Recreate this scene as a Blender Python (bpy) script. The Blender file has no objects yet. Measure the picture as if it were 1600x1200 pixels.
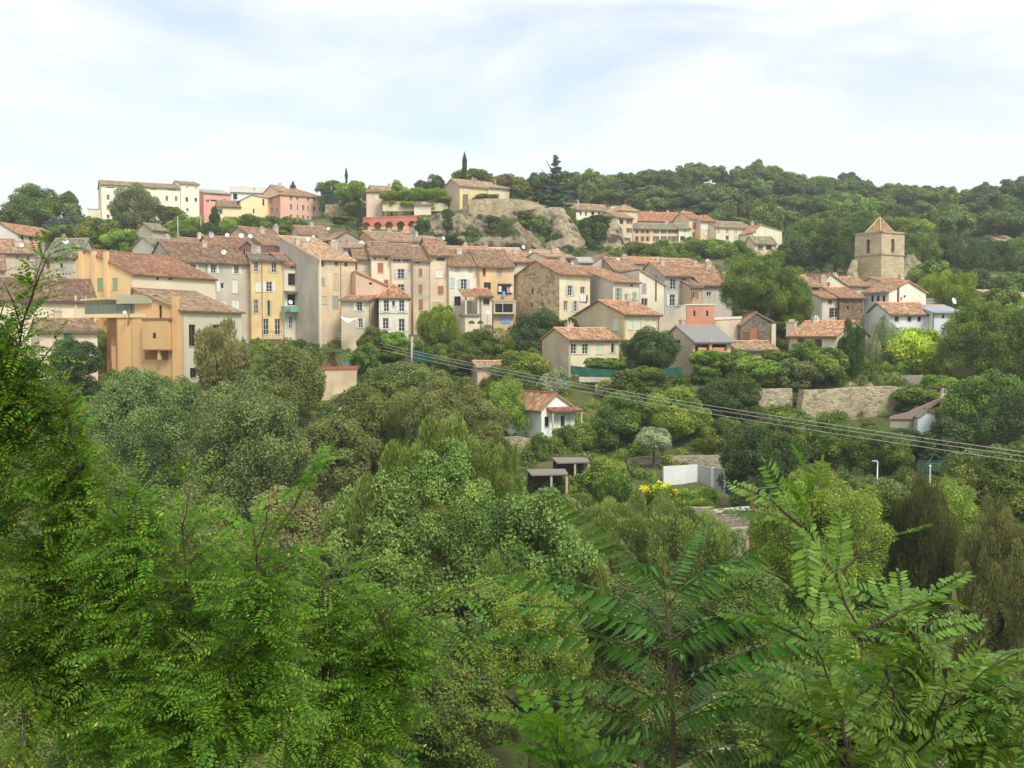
import bpy, bmesh, math, random
import numpy as np
from mathutils import Vector, Matrix, noise

# ------------------------------------------------------------------ camera, sky, sun, exposure
SC = bpy.context.scene
COL = SC.collection
FPX, HOR = 1680.0, 530.0                      # focal length and eye-level row of the 1600 px wide photograph
PITCH = math.atan((600.0 - HOR) / FPX)
cam_d = bpy.data.cameras.new('camera')
cam_d.sensor_width = 36.0
cam_d.lens = FPX / 1600.0 * 36.0
cam_d.clip_start = 0.1
cam_d.clip_end = 12000.0
cam = bpy.data.objects.new('camera', cam_d)
COL.objects.link(cam)
cam.location = (0, 0, 0)
cam.rotation_euler = (math.pi / 2 - PITCH, 0, 0)
SC.camera = cam

SUN_AZ, SUN_EL = math.radians(152), math.radians(48)   # azimuth clockwise from +Y (the view direction)
sd = Vector((math.sin(SUN_AZ) * math.cos(SUN_EL), math.cos(SUN_AZ) * math.cos(SUN_EL), math.sin(SUN_EL)))
sun_d = bpy.data.lights.new('sun', 'SUN')
sun_d.energy = 2.1
sun_d.angle = math.radians(16)
sun_d.color = (1.0, 0.945, 0.85)
sun = bpy.data.objects.new('sun', sun_d)
COL.objects.link(sun)
sun.rotation_euler = sd.to_track_quat('Z', 'Y').to_euler()

W = bpy.data.worlds.new('World')
SC.world = W
W.use_nodes = True
nt = W.node_tree
nt.nodes.clear()
wo = nt.nodes.new('ShaderNodeOutputWorld')
mixs = nt.nodes.new('ShaderNodeMixShader')
b1 = nt.nodes.new('ShaderNodeBackground')
b2 = nt.nodes.new('ShaderNodeBackground')
sky = nt.nodes.new('ShaderNodeTexSky')
sky.sky_type = 'NISHITA'
sky.sun_disc = False
sky.sun_elevation = SUN_EL
sky.sun_rotation = SUN_AZ
sky.air_density = 1.0
sky.dust_density = 0.4
sky.ozone_density = 1.5
b1.inputs['Strength'].default_value = 0.14
b2.inputs['Color'].default_value = (0.94, 0.975, 1.0, 1)
b2.inputs['Strength'].default_value = 0.75
tc = nt.nodes.new('ShaderNodeTexCoord')
mp = nt.nodes.new('ShaderNodeMapping')
mp.inputs['Scale'].default_value = (1.6, 1.6, 5.5)
mp.inputs['Location'].default_value = (0.36, 0.2, 0.28)
n1 = nt.nodes.new('ShaderNodeTexNoise')
n1.inputs['Scale'].default_value = 1.7
n1.inputs['Detail'].default_value = 7
n1.inputs['Roughness'].default_value = 0.55
n1.inputs['Distortion'].default_value = 0.5
ra = nt.nodes.new('ShaderNodeValToRGB')
ra.color_ramp.elements[0].position = 0.33
ra.color_ramp.elements[0].color = (0.30, 0.30, 0.30, 1)
ra.color_ramp.elements[1].position = 0.54
L_ = nt.links.new
L_(tc.outputs['Generated'], mp.inputs['Vector'])
L_(mp.outputs['Vector'], n1.inputs['Vector'])
L_(n1.outputs['Fac'], ra.inputs['Fac'])
L_(sky.outputs['Color'], b1.inputs['Color'])
L_(ra.outputs['Color'], mixs.inputs['Fac'])
L_(b1.outputs['Background'], mixs.inputs[1])
L_(b2.outputs['Background'], mixs.inputs[2])
L_(mixs.outputs['Shader'], wo.inputs['Surface'])

SC.view_settings.view_transform = 'Standard'
SC.view_settings.look = 'None'
SC.view_settings.gamma = 1.0
SC.view_settings.use_curve_mapping = False
SC.view_settings.exposure = 0.54
SC.render.engine = 'CYCLES'
SC.cycles.max_bounces = 8
SC.cycles.diffuse_bounces = 7
SC.cycles.transmission_bounces = 5
SC.cycles.use_denoising = True
SC.cycles.volume_bounces = 2

# ------------------------------------------------------------------ helpers
CP, SP = math.cos(PITCH), math.sin(PITCH)


def ray(px, py):
    u, v = (px - 800.0) / FPX, (600.0 - py) / FPX
    return Vector((u, CP + v * SP, -SP + v * CP))


def at(px, py, Y):
    d = ray(px, py)
    return d * (Y / d.y)


def proj(p):
    """world point -> photo pixel (for choosing which leaves show largest)"""
    d = p[1] * CP - p[2] * SP
    if d <= 0.05:
        return None
    return 800 + FPX * p[0] / d, 600 - FPX * (p[1] * SP + p[2] * CP) / d


def lin(c):
    return tuple(((x / 255.0) / 12.92 if x < 10.3 else ((x / 255.0 + 0.055) / 1.055) ** 2.4) for x in c)


class MB:
    def __init__(s):
        s.v, s.f, s.uv = [], [], []

    def quad(s, a, b, c, d, uv=None):
        n = len(s.v)
        s.v += [tuple(a), tuple(b), tuple(c), tuple(d)]
        s.f.append((n, n + 1, n + 2, n + 3))
        s.uv += list(uv) if uv else [(0, 0)] * 4
        return s

    def poly(s, pts):
        n = len(s.v)
        s.v += [tuple(p) for p in pts]
        s.f.append(tuple(range(n, n + len(pts))))
        s.uv += [(0, 0)] * len(pts)
        return s

    def box(s, lo, hi):
        return s.obox(Vector((0, 0, 0)), Vector((1, 0, 0)), Vector((0, 1, 0)), lo[0], hi[0], lo[2], hi[2], lo[1], hi[1])

    def obox(s, o, du, dn, a0, a1, z0, z1, c0, c1, taper=0.0):
        Z = Vector((0, 0, 1))
        P = []
        for z, t in ((z0, 0), (z1, taper)):
            for a, c in ((a0 + t, c0 + t), (a1 - t, c0 + t), (a1 - t, c1 - t), (a0 + t, c1 - t)):
                P.append(o + du * a + dn * c + Z * z)
        n = len(s.v)
        s.v += [tuple(p) for p in P]
        for f in ((0, 3, 2, 1), (4, 5, 6, 7), (0, 1, 5, 4), (1, 2, 6, 5), (2, 3, 7, 6), (3, 0, 4, 7)):
            s.f.append(tuple(n + i for i in f))
            s.uv += [(0, 0)] * 4
        return s

    def tube(s, pts, rad, n=6, cap=True):
        pts = [Vector(p) for p in pts]
        if not hasattr(rad, '__len__'):
            rad = [rad] * len(pts)
        base = len(s.v)
        for i, p in enumerate(pts):
            t = (pts[min(i + 1, len(pts) - 1)] - pts[max(i - 1, 0)])
            t = t.normalized() if t.length > 1e-9 else Vector((0, 0, 1))
            a = t.orthogonal().normalized() if abs(t.z) > 0.95 else t.cross(Vector((0, 0, 1))).normalized()
            b = t.cross(a)
            for k in range(n):
                w = 2 * math.pi * k / n
                s.v.append(tuple(p + (a * math.cos(w) + b * math.sin(w)) * rad[i]))
        for i in range(len(pts) - 1):
            for k in range(n):
                q = base + i * n
                s.f.append((q + k, q + (k + 1) % n, q + n + (k + 1) % n, q + n + k))
                s.uv += [(0, 0)] * 4
        if cap:
            s.f.append(tuple(base + k for k in range(n)))
            s.f.append(tuple(base + (len(pts) - 1) * n + k for k in range(n)))
            s.uv += [(0, 0)] * (2 * n)
        return s

    def mesh(s, name, mat, smooth=False):
        me = bpy.data.meshes.new(name)
        me.from_pydata(s.v, [], s.f)
        if any(u != (0, 0) for u in s.uv[:4000]):
            l = me.uv_layers.new(name='UVMap')
            l.data.foreach_set('uv', np.array(s.uv, 'f').ravel())
        if mat:
            me.materials.append(mat)
        if smooth:
            me.polygons.foreach_set('use_smooth', [True] * len(me.polygons))
        return me

    def obj(s, name, mat, parent=None, smooth=False):
        return link(name, s.mesh(name, mat, smooth), parent)


def link(name, data, parent=None):
    o = bpy.data.objects.new(name, data)
    COL.objects.link(o)
    if parent is not None:
        o.parent = parent
    return o


def tag(o, label=None, cat=None, group=None, kind=None):
    for k, v in (('label', label), ('category', cat), ('group', group), ('kind', kind)):
        if v:
            o[k] = v
    return o


def empty(name, loc, rz=0.0, label=None, cat=None, group=None):
    o = bpy.data.objects.new(name, None)
    o.empty_display_size = 0.3
    COL.objects.link(o)
    o.location = loc
    o.rotation_euler = (0, 0, rz)
    return tag(o, label, cat, group)


# ------------------------------------------------------------------ materials
class NT:
    def __init__(s, name):
        s.m = bpy.data.materials.new(name)
        s.m.use_nodes = True
        s.t = s.m.node_tree
        s.b = s.t.nodes['Principled BSDF']
        s.out = s.t.nodes['Material Output']

    def n(s, typ, **kw):
        x = s.t.nodes.new('ShaderNode' + typ)
        for k, v in kw.items():
            if k in x.inputs:
                x.inputs[k].default_value = v
            else:
                setattr(x, k, v)
        return x

    def l(s, a, b):
        s.t.links.new(a, b)

    def noise(s, vec, scale, detail=4, rough=0.55):
        x = s.n('TexNoise', Scale=scale, Detail=detail, Roughness=rough)
        if vec is not None:
            s.l(vec, x.inputs['Vector'])
        return x.outputs['Fac']

    def ramp(s, fac, stops):
        x = s.n('ValToRGB')
        e = x.color_ramp.elements
        while len(e) < len(stops):
            e.new(0.5)
        for i, (p, c) in enumerate(stops):
            e[i].position = p
            e[i].color = (*c, 1) if len(c) == 3 else c
        s.l(fac, x.inputs['Fac'])
        return x.outputs['Color']

    def mix(s, fac, a, b, typ='MIX'):
        x = s.n('Mix', data_type='RGBA', blend_type=typ)
        for sock, val in ((x.inputs[0], fac), (x.inputs[6], a), (x.inputs[7], b)):
            if hasattr(val, 'links'):
                s.l(val, sock)
            elif hasattr(val, '__len__'):
                sock.default_value = (*val, 1) if len(val) == 3 else val
            else:
                sock.default_value = val
        return x.outputs[2]

    def bump(s, h, strength=0.4, dist=0.05):
        x = s.n('Bump', Strength=strength, Distance=dist)
        s.l(h, x.inputs['Height'])
        s.l(x.outputs['Normal'], s.b.inputs['Normal'])

    def math(s, op, a, b=None):
        x = s.n('Math', operation=op)
        for i, v in enumerate((a, b)):
            if v is None:
                continue
            if hasattr(v, 'links'):
                s.l(v, x.inputs[i])
            else:
                x.inputs[i].default_value = v
        return x.outputs[0]


MATS = {}


def cached(fn):
    def g(*a, **k):
        key = (fn.__name__, a, tuple(sorted(k.items())))
        if key not in MATS:
            MATS[key] = fn(*a, **k)
        return MATS[key]
    return g


@cached
def plain(c, rough=0.7, metal=0.0):
    t = NT('paint')
    o = t.n('TexCoord').outputs['Object']
    c = lin(c)
    t.l(t.mix(t.noise(o, 2.5, 4), tuple(x * 0.82 for x in c), tuple(min(1, x * 1.08) for x in c)), t.b.inputs['Base Color'])
    t.b.inputs['Roughness'].default_value = rough
    t.b.inputs['Metallic'].default_value = metal
    return t.m


@cached
def plaster(c, grime=0.5, k=1.08):
    """lime render: patchy tone, rain streaks, repairs"""
    t = NT('lime_render')
    o = t.n('TexCoord').outputs['Object']
    oi = t.n('ObjectInfo').outputs['Random']
    off = t.n('VectorMath', operation='ADD')
    t.l(o, off.inputs[0])
    sc = t.n('VectorMath', operation='SCALE')
    t.l(o, sc.inputs[0])
    cmb = t.n('CombineXYZ')
    t.l(t.math('MULTIPLY', oi, 50.0), cmb.inputs[0])
    t.l(cmb.outputs[0], off.inputs[1])
    v = off.outputs[0]
    c = lin(c)
    g = .35 * c[0] + .5 * c[1] + .15 * c[2]
    c = tuple((x * .88 + g * .12) * k for x in c)
    g = sum(c) / 3
    mp = t.n('Mapping', Scale=(0.75, 0.75, 0.13))
    t.l(v, mp.inputs['Vector'])
    streak = t.noise(mp.outputs['Vector'], 1.0, 5, 0.6)
    patch = t.noise(v, 0.28, 6, 0.62)
    fine = t.noise(v, 4.0, 4, 0.6)
    col = t.mix(t.ramp(patch, [(0.35, (0, 0, 0)), (0.68, (1, 1, 1))]), tuple(x * (1 - 0.34 * grime) for x in c), tuple(min(.9, x * (1 + 0.10 * grime)) for x in c))
    dirt = tuple(0.38 * x + 0.24 * g for x in c)
    col = t.mix(t.math('MULTIPLY', t.ramp(streak, [(0.47, (0, 0, 0)), (0.70, (1, 1, 1))]), 0.7 * grime), col, dirt)
    col = t.mix(t.math('MULTIPLY', t.ramp(fine, [(0.4, (0, 0, 0)), (0.8, (1, 1, 1))]), 0.35 * grime), col, tuple(x * 0.72 for x in c))
    t.l(col, t.b.inputs['Base Color'])
    t.b.inputs['Roughness'].default_value = 0.92
    t.bump(fine, 0.3, 0.04)
    return t.m


@cached
def rubble(c=(196, 178, 148), scale=2.2, k=0.8, mortar=0.75):
    """field-stone masonry"""
    t = NT('rubble_masonry')
    o = t.n('TexCoord').outputs['Object']
    mp = t.n('Mapping', Scale=(1, 1, 1.5))
    t.l(o, mp.inputs['Vector'])
    v = mp.outputs['Vector']
    c = tuple(x * k for x in lin(c))
    vo = t.n('TexVoronoi', Scale=scale, feature='F1')
    t.l(v, vo.inputs['Vector'])
    ve = t.n('TexVoronoi', Scale=scale, feature='DISTANCE_TO_EDGE')
    t.l(v, ve.inputs['Vector'])
    bw = t.n('RGBToBW')
    t.l(vo.outputs['Color'], bw.inputs[0])
    tone = t.ramp(bw.outputs[0], [(0.1, tuple(x * 0.5 for x in c)), (0.5, c), (0.9, tuple(min(.85, x * 1.25) for x in (c[0], c[1] * .98, c[2] * .9)))])
    big = t.noise(o, 0.3, 5)
    tone = t.mix(t.ramp(big, [(0.35, (0, 0, 0)), (0.7, (0.7, 0.7, 0.7))]), tone, tuple(x * 0.55 for x in c))
    edge = t.ramp(ve.outputs['Distance'], [(0.0, (1, 1, 1)), (0.06, (0, 0, 0))])
    col = t.mix(t.math('MULTIPLY', edge, mortar), tone, tuple(x * 0.45 for x in c))
    t.l(col, t.b.inputs['Base Color'])
    t.b.inputs['Roughness'].default_value = 0.95
    t.bump(ve.outputs['Distance'], 0.9, 0.12)
    return t.m


@cached
def ashlar(c=(216, 190, 140), k=0.92):
    t = NT('ashlar_stone')
    uv = t.n('UVMap').outputs['UV']
    br = t.n('TexBrick', offset=0.5)
    c = tuple(x * k for x in lin(c))
    br.inputs['Color1'].default_value = (*[x * 0.82 for x in c], 1)
    br.inputs['Color2'].default_value = (*[min(.85, x * 1.12) for x in c], 1)
    br.inputs['Mortar'].default_value = (*[x * 0.5 for x in c], 1)
    br.inputs['Scale'].default_value = 1.0
    br.inputs['Brick Width'].default_value = 0.75
    br.inputs['Row Height'].default_value = 0.36
    br.inputs['Mortar Size'].default_value = 0.018
    t.l(uv, br.inputs['Vector'])
    o = t.n('TexCoord').outputs['Object']
    big = t.noise(o, 0.35, 6, 0.6)
    col = t.mix(t.ramp(big, [(0.4, (0, 0, 0)), (0.7, (0.75, 0.75, 0.75))]), br.outputs['Color'], tuple(x * 0.55 for x in c))
    t.l(col, t.b.inputs['Base Color'])
    t.b.inputs['Roughness'].default_value = 0.95
    t.bump(t.noise(o, 3.0, 4), 0.5, 0.06)
    return t.m


@cached
def tiles(c=(186, 128, 98), k=0.8, old=0.6):
    """canal tiles: every tile its own fired tone, lichen in patches; UV in metres"""
    t = NT('canal_tiles')
    uv = t.n('UVMap').outputs['UV']
    sx = t.n('SeparateXYZ')
    t.l(uv, sx.inputs[0])
    cu = t.math('FLOOR', t.math('DIVIDE', sx.outputs[0], 0.26))
    cv = t.math('FLOOR', t.math('DIVIDE', t.math('ADD', sx.outputs[1], t.math('MULTIPLY', cu, 0.137)), 0.42))
    cb = t.n('CombineXYZ')
    t.l(cu, cb.inputs[0])
    t.l(cv, cb.inputs[1])
    wn = t.n('TexWhiteNoise', noise_dimensions='3D')
    t.l(cb.outputs[0], wn.inputs['Vector'])
    t.l(t.math('MULTIPLY', t.n('ObjectInfo').outputs['Random'], 91.0), cb.inputs[2])
    c = lin(c)
    g_ = .3 * c[0] + .5 * c[1] + .2 * c[2]
    c = ((c[0] * .71 + g_ * .26) * k * 1.08, (c[1] * .78 + g_ * .24) * k * 1.08, (c[2] * .62 + g_ * .18) * k * 1.08)
    tone = t.ramp(wn.outputs['Value'], [(0.0, (c[0] * .42, c[1] * .42, c[2] * .45)), (0.3, (c[0] * .8, c[1] * .8, c[2] * .82)), (0.62, c), (0.85, (c[0] * 1.15, c[1] * 1.15, c[2] * 1.12)), (1.0, (min(.8, c[0] * 1.45), min(.75, c[1] * 1.6), c[2] * 1.75))])
    o = t.n('TexCoord').outputs['Object']
    big = t.noise(o, 0.45, 6, 0.65)
    g = (c[0] * .46, c[1] * .60, c[2] * .64)
    col = t.mix(t.math('MULTIPLY', t.ramp(big, [(0.42, (0, 0, 0)), (0.66, (1, 1, 1))]), old), tone, g)
    mpm = t.n('Mapping', Scale=(1.0, 0.45, 1.0))
    t.l(uv, mpm.inputs['Vector'])
    mott = t.noise(mpm.outputs['Vector'], 2.1, 3, 0.7)
    col = t.mix(t.ramp(mott, [(0.34, (0.85, 0.85, 0.85)), (0.47, (0, 0, 0))]), col, (c[0] * .42, c[1] * .46, c[2] * .5))
    col = t.mix(t.ramp(mott, [(0.56, (0, 0, 0)), (0.70, (0.75, 0.75, 0.75))]), col, (min(.8, c[0] * 1.45), min(.75, c[1] * 1.6), c[2] * 1.7))
    # course lines: the butt of each tile
    fr = t.math('FRACT', t.math('DIVIDE', t.math('ADD', sx.outputs[1], t.math('MULTIPLY', cu, 0.137)), 0.42))
    t.l(col, t.b.inputs['Base Color'])
    t.b.inputs['Roughness'].default_value = 0.9
    t.bump(fr, 0.6, 0.05)
    return t.m


@cached
def glass(c=(30, 34, 36)):
    t = NT('glass_or_dark_fill')
    t.b.inputs['Base Color'].default_value = (*lin(c), 1)
    t.b.inputs['Roughness'].default_value = 0.12
    t.b.inputs['IOR'].default_value = 1.45
    return t.m


@cached
def rockmat():
    t = NT('limestone_rock')
    o = t.n('TexCoord').outputs['Object']
    a = t.noise(o, 0.22, 8, 0.65)
    b = t.noise(o, 1.7, 9, 0.75)
    base = t.ramp(a, [(0.3, lin((128, 122, 108))), (0.44, lin((182, 170, 142))), (0.56, lin((214, 194, 154))), (0.72, lin((228, 214, 184)))])
    ve = t.n('TexVoronoi', Scale=0.55, feature='DISTANCE_TO_EDGE')
    t.l(o, ve.inputs['Vector'])
    crack = t.ramp(ve.outputs['Distance'], [(0.0, (1, 1, 1)), (0.07, (0, 0, 0))])
    col = t.mix(t.math('MULTIPLY', crack, 0.5), base, lin((80, 76, 68)))
    col = t.mix(t.ramp(b, [(0.34, (0.8, 0.8, 0.8)), (0.46, (0, 0, 0))]), col, lin((92, 88, 74)))
    m = t.mix(0.08, col, (0, 0, 0))
    t.l(m, t.b.inputs['Base Color'])
    t.b.inputs['Roughness'].default_value = 0.95
    t.bump(b, 1.0, 0.9)
    return t.m


@cached
def groundmat():
    t = NT('dry_grass_soil')
    o = t.n('TexCoord').outputs['Object']
    a = t.noise(o, 0.09, 7, 0.6)
    b = t.noise(o, 1.4, 6, 0.7)
    g = t.mix(b, lin((44, 56, 20)), lin((108, 112, 54)))
    s = t.mix(b, lin((92, 80, 52)), lin((150, 134, 96)))
    t.l(t.mix(t.ramp(a, [(0.52, (0, 0, 0)), (0.70, (1, 1, 1))]), g, s), t.b.inputs['Base Color'])
    t.b.inputs['Roughness'].default_value = 1.0
    t.bump(b, 0.8, 0.15)
    return t.m


@cached
def leafmat(c1, c2, c3=None, trans=0.34, vary=0.22, rough=0.55):
    """foliage: each leaf its own tone between c1 (deep) and c2 (fresh), a few of c3 (turned)"""
    t = NT('foliage')
    at_ = t.n('Attribute', attribute_name='tint')
    f = at_.outputs['Fac']
    a, b = [tuple(x * 1.22 for x in lin(q)) for q in (c1, c2)]
    if c3:
        d = lin(c3)
        col = t.ramp(f, [(0.0, a), (0.55, tuple((x + y) / 2 for x, y in zip(a, b))), (0.93, b), (0.96, d)])
    else:
        col = t.ramp(f, [(0.0, a), (1.0, b)])
    rnd = t.n('ObjectInfo').outputs['Random']
    hs = t.n('HueSaturation', Saturation=0.98)
    t.l(t.math('ADD', 0.5 - 0.03, t.math('MULTIPLY', rnd, 0.035)), hs.inputs['Hue'])
    t.l(t.math('ADD', 1.0 - vary / 2, t.math('MULTIPLY', rnd, vary)), hs.inputs['Value'])
    t.l(col, hs.inputs['Color'])
    c = hs.outputs['Color']
    t.l(c, t.b.inputs['Base Color'])
    t.b.inputs['Roughness'].default_value = rough
    t.b.inputs['Specular IOR Level'].default_value = 0.25
    tr = t.n('BsdfTranslucent')
    warm = t.mix(1.0, c, (trans * 2.0, trans * 2.0, trans * 1.0), 'MULTIPLY')
    t.l(warm, tr.inputs['Color'])
    ms = t.n('AddShader')
    t.l(t.b.outputs[0], ms.inputs[0])
    t.l(tr.outputs[0], ms.inputs[1])
    t.l(ms.outputs[0], t.out.inputs['Surface'])
    return t.m


@cached
def cloth(c):
    """thin awning canvas: light shines through it"""
    t = NT('canvas')
    t.b.inputs['Base Color'].default_value = (*lin(c), 1)
    t.b.inputs['Roughness'].default_value = 0.9
    tr = t.n('BsdfTranslucent')
    tr.inputs['Color'].default_value = (*lin(c), 1)
    ms = t.n('MixShader', Fac=0.5)
    t.l(t.b.outputs[0], ms.inputs[1])
    t.l(tr.outputs[0], ms.inputs[2])
    t.l(ms.outputs[0], t.out.inputs['Surface'])
    return t.m


@cached
def bark(c=(92, 80, 66)):
    t = NT('bark')
    o = t.n('TexCoord').outputs['Object']
    n = t.noise(o, 6.0, 5)
    c = lin(c)
    t.l(t.mix(n, tuple(x * .45 for x in c), c), t.b.inputs['Base Color'])
    t.b.inputs['Roughness'].default_value = 0.95
    t.bump(n, 0.8, 0.03)
    return t.m

CTRL = []          # ground heights the buildings stand on, then the rest of the valley


def np_mesh(name, V, F, mat, attrs=None, smooth=False, mats=None, midx=None):
    """V (n,3), F (m,4) or (m,3) -> mesh, quickly"""
    me = bpy.data.meshes.new(name)
    V = np.asarray(V, np.float32)
    F = np.asarray(F, np.int32)
    me.vertices.add(len(V))
    me.vertices.foreach_set('co', V.ravel())
    me.loops.add(F.size)
    me.loops.foreach_set('vertex_index', F.ravel())
    me.polygons.add(len(F))
    me.polygons.foreach_set('loop_start', np.arange(len(F), dtype=np.int32) * F.shape[1])
    me.polygons.foreach_set('loop_total', np.full(len(F), F.shape[1], np.int32))
    if smooth:
        me.polygons.foreach_set('use_smooth', np.ones(len(F), bool))
    me.update(calc_edges=True)
    for k, v in (attrs or {}).items():
        a = me.attributes.new(k, 'FLOAT', 'POINT')
        a.data.foreach_set('value', np.asarray(v, np.float32))
    if mat:
        me.materials.append(mat)
    return me


# ------------------------------------------------------------------ tree crowns
RG = np.random.default_rng(7)


def unit(a):
    return a / np.maximum(np.linalg.norm(a, axis=1, keepdims=True), 1e-9)


def leaf_quads(p, t, b, s, w):
    """diamond leaves, one quad each; p centre, t along, b across"""
    n = len(p)
    s = s[:, None]
    w = w[:, None]
    V = np.empty((n, 4, 3))
    V[:, 0] = p - t * s * .5
    V[:, 1] = p + b * w * .5 - t * s * .05
    V[:, 2] = p + t * s * .5
    V[:, 3] = p - b * w * .5 - t * s * .05
    return V.reshape(-1, 3), np.arange(n * 4).reshape(n, 4)


def crown_mesh(kind, l, n, K, rc, seed):
    R = np.random.default_rng(seed)
    if kind in ('round', 'upright', 'pine', 'oval'):
        d = unit(R.normal(size=(K * 3, 3)))
        d = d[d[:, 2] > (-0.35 if kind == 'pine' else -0.75)][:K]
        ph = R.uniform(0, 6.28, 6)
        az = np.arctan2(d[:, 1], d[:, 0])
        lump = 1 + .13 * np.sin(2 * az + ph[0]) + .10 * np.sin(3 * az + ph[1] + 2 * d[:, 2]) + .10 * np.sin(4 * d[:, 2] + ph[2] + az)
        rad = (.76 * lump) * R.uniform(.45, 1.0, len(d)) ** .6
        C = d * rad[:, None]
        if kind == 'pine':
            C[:, 2] = C[:, 2] * .75 + .15
        cr = rc * R.uniform(.65, 1.35, len(d))
    elif kind == 'column':
        zc = R.uniform(-1, .95, K)
        rr = .75 * np.clip(1.0 - np.abs(zc) ** 2.2, 0.03, 1) ** .7 * R.uniform(.2, 1, K)
        a = R.uniform(0, 6.28, K)
        C = np.stack([rr * np.cos(a), rr * np.sin(a), zc], 1)
        d = unit(np.stack([np.cos(a), np.sin(a), np.full(K, .8)], 1))
        cr = rc * R.uniform(.6, 1.2, K)
    elif kind == 'cedar':
        C, d, cr = [], [], []
        for i_ in range(14):
            z_ = -.92 + 1.86 * (i_ / 13.0)
            rl = max(.05, (1.0 - z_) / 2) ** .85 * R.uniform(.8, 1.1)
            nb_ = 8 if i_ < 10 else 5
            for k_ in range(nb_):
                a_ = 6.283 * (k_ + R.uniform(-.3, .3)) / nb_ + i_ * .7
                rb_ = rl * R.uniform(.55, 1.15)
                zj_ = R.uniform(-.07, .07)
                for f_ in (.3, .6, .85, 1.05):
                    C.append((rb_ * f_ * math.cos(a_), rb_ * f_ * math.sin(a_), z_ + zj_ - .07 * f_ + .05 * f_ * f_ + R.normal(0, .012)))
                    d.append((math.cos(a_), math.sin(a_), .25))
                    cr.append((.15 - .05 * f_) * (.55 + .6 * rl))
        C.append((0, 0, .97))
        d.append((0, 0, 1))
        cr.append(.05)
        C, d, cr = np.array(C), unit(np.array(d)), np.array(cr)
    K = len(C)
    pw = cr ** 2
    wh = R.choice(K, n, p=pw / pw.sum())
    dd = unit(R.normal(size=(n, 3)) + .55 * d[wh] + np.array([0, 0, .30]))
    r = cr[wh] * R.uniform(.25, 1.0, n) ** .45
    off = dd * r[:, None]
    if kind in ('pine', 'cedar'):
        off[:, 2] *= (.6 if kind == 'pine' else .34)
    if kind == 'upright':
        off[:, 2] *= 1.7
        off[:, :2] *= .8
    p = C[wh] + off
    rn = R.normal(size=(n, 3))
    if kind == 'upright':
        t = unit(dd * .7 + np.array([0, 0, 1.0]) + rn * .35)
        b = unit(np.cross(t, R.normal(size=(n, 3))))
        s = l * R.uniform(.7, 1.5, n) * 1.5
        w = s * .26
    elif kind in ('column',):
        t = unit(np.array([0, 0, 1.0]) + rn * .45)
        b = unit(np.cross(t, R.normal(size=(n, 3))))
        s = l * R.uniform(.7, 1.4, n)
        w = s * .5
    else:
        nn = unit(dd * .8 + rn * .55 + np.array([0, 0, .35]))
        t = unit(np.cross(nn, R.normal(size=(n, 3))))
        b = np.cross(nn, t)
        s = l * R.uniform(.6, 1.35, n)
        w = s * R.uniform(.5, .75, n)
    keep = p[:, 2] > -1.05
    V, Fq = leaf_quads(p[keep], t[keep], b[keep], s[keep], w[keep])
    tint = np.clip(.42 + .30 * R.normal(size=K)[wh] * .6 + .26 * R.normal(size=n), 0, .95)
    turned = R.random(n) < .012
    tint[turned] = .99
    return np_mesh('crown', V, Fq, None, {'tint': np.repeat(tint[keep], 4)})


SPEC = {'F': (.135, 6500, 38, .34), 'S': (.088, 13000, 60, .29), 'M': (.048, 40000, 125, .215), 'B': (.027, 105000, 230, .16)}
CROWNS = {}


def crown_for(kind, lod, var, mat):
    key = (kind, lod, var)
    if key not in CROWNS:
        l, n, K, rc = SPEC[lod]
        CROWNS[key] = crown_mesh(kind, l, n, K, rc, 100 + 17 * var + 1000 * 'FSMB'.index(lod) + 7 * len(kind))
    me = CROWNS[key]
    return me


_mcache = {}


def crown_obj(kind, lod, var, mat, parent):
    """the mesh is shared by all trees of that shape; the material sits on the object"""
    me = crown_for(kind, lod, var, mat)
    if len(me.materials) == 0:
        me.materials.append(mat)
    o = link('crown', me, parent)
    o.material_slots[0].link = 'OBJECT'
    o.material_slots[0].material = mat
    return o


FOL = {
    'mid':   leafmat((46, 66, 22), (108, 134, 50), (158, 148, 60)),
    'fresh': leafmat((62, 88, 24), (132, 158, 56), (170, 160, 60), .36),
    'lime':  leafmat((92, 116, 24), (164, 184, 60), None, .38),
    'dark':  leafmat((34, 54, 24), (82, 108, 48), None, .25),
    'olive': leafmat((66, 80, 36), (128, 138, 74), None, .26),
    'sage':  leafmat((62, 80, 40), (122, 138, 78), None, .26),
    'grey':  leafmat((96, 110, 80), (156, 166, 130), None, .24),
    'brown': leafmat((90, 88, 50), (136, 132, 84), None, .24),
    'muted': leafmat((62, 84, 34), (126, 150, 72), (150, 146, 70), .3),
    'rust':  leafmat((64, 76, 30), (118, 128, 58), None, .28),
    'pine':  leafmat((54, 76, 32), (116, 136, 64), None, .26, .34),
    'pine2': leafmat((42, 64, 32), (92, 114, 58), None, .24, .34),
    'blue':  leafmat((68, 88, 78), (128, 150, 136), None, .18),
    'cedar': leafmat((44, 64, 46), (96, 118, 86), None, .16),
    'willow': leafmat((64, 86, 36), (134, 152, 80), None, .32),
    'tam':   leafmat((50, 60, 28), (94, 102, 52), None, .24),
    'tam2':  leafmat((66, 72, 36), (118, 120, 68), None, .26),
    'cypr':  leafmat((34, 48, 26), (70, 90, 46), None, .14),
}
TR = random.Random(11)


def add_crown(root, px, top, bot, Y, wpx, mat, kind='round', lod='M', var=0):
    """a further bough of the same crown"""
    c = at(px, (top + bot) / 2, Y)
    o = crown_obj(kind, lod, var, FOL[mat], root)
    o.location = c - root.location
    rx = wpx / 2 / FPX * Y * 1.08
    o.scale = (rx, rx, (bot - top) / 2 / FPX * Y * 1.08)
    o.rotation_euler = (TR.uniform(-.2, .2), TR.uniform(-.2, .2), TR.uniform(0, 6.28))



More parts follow.
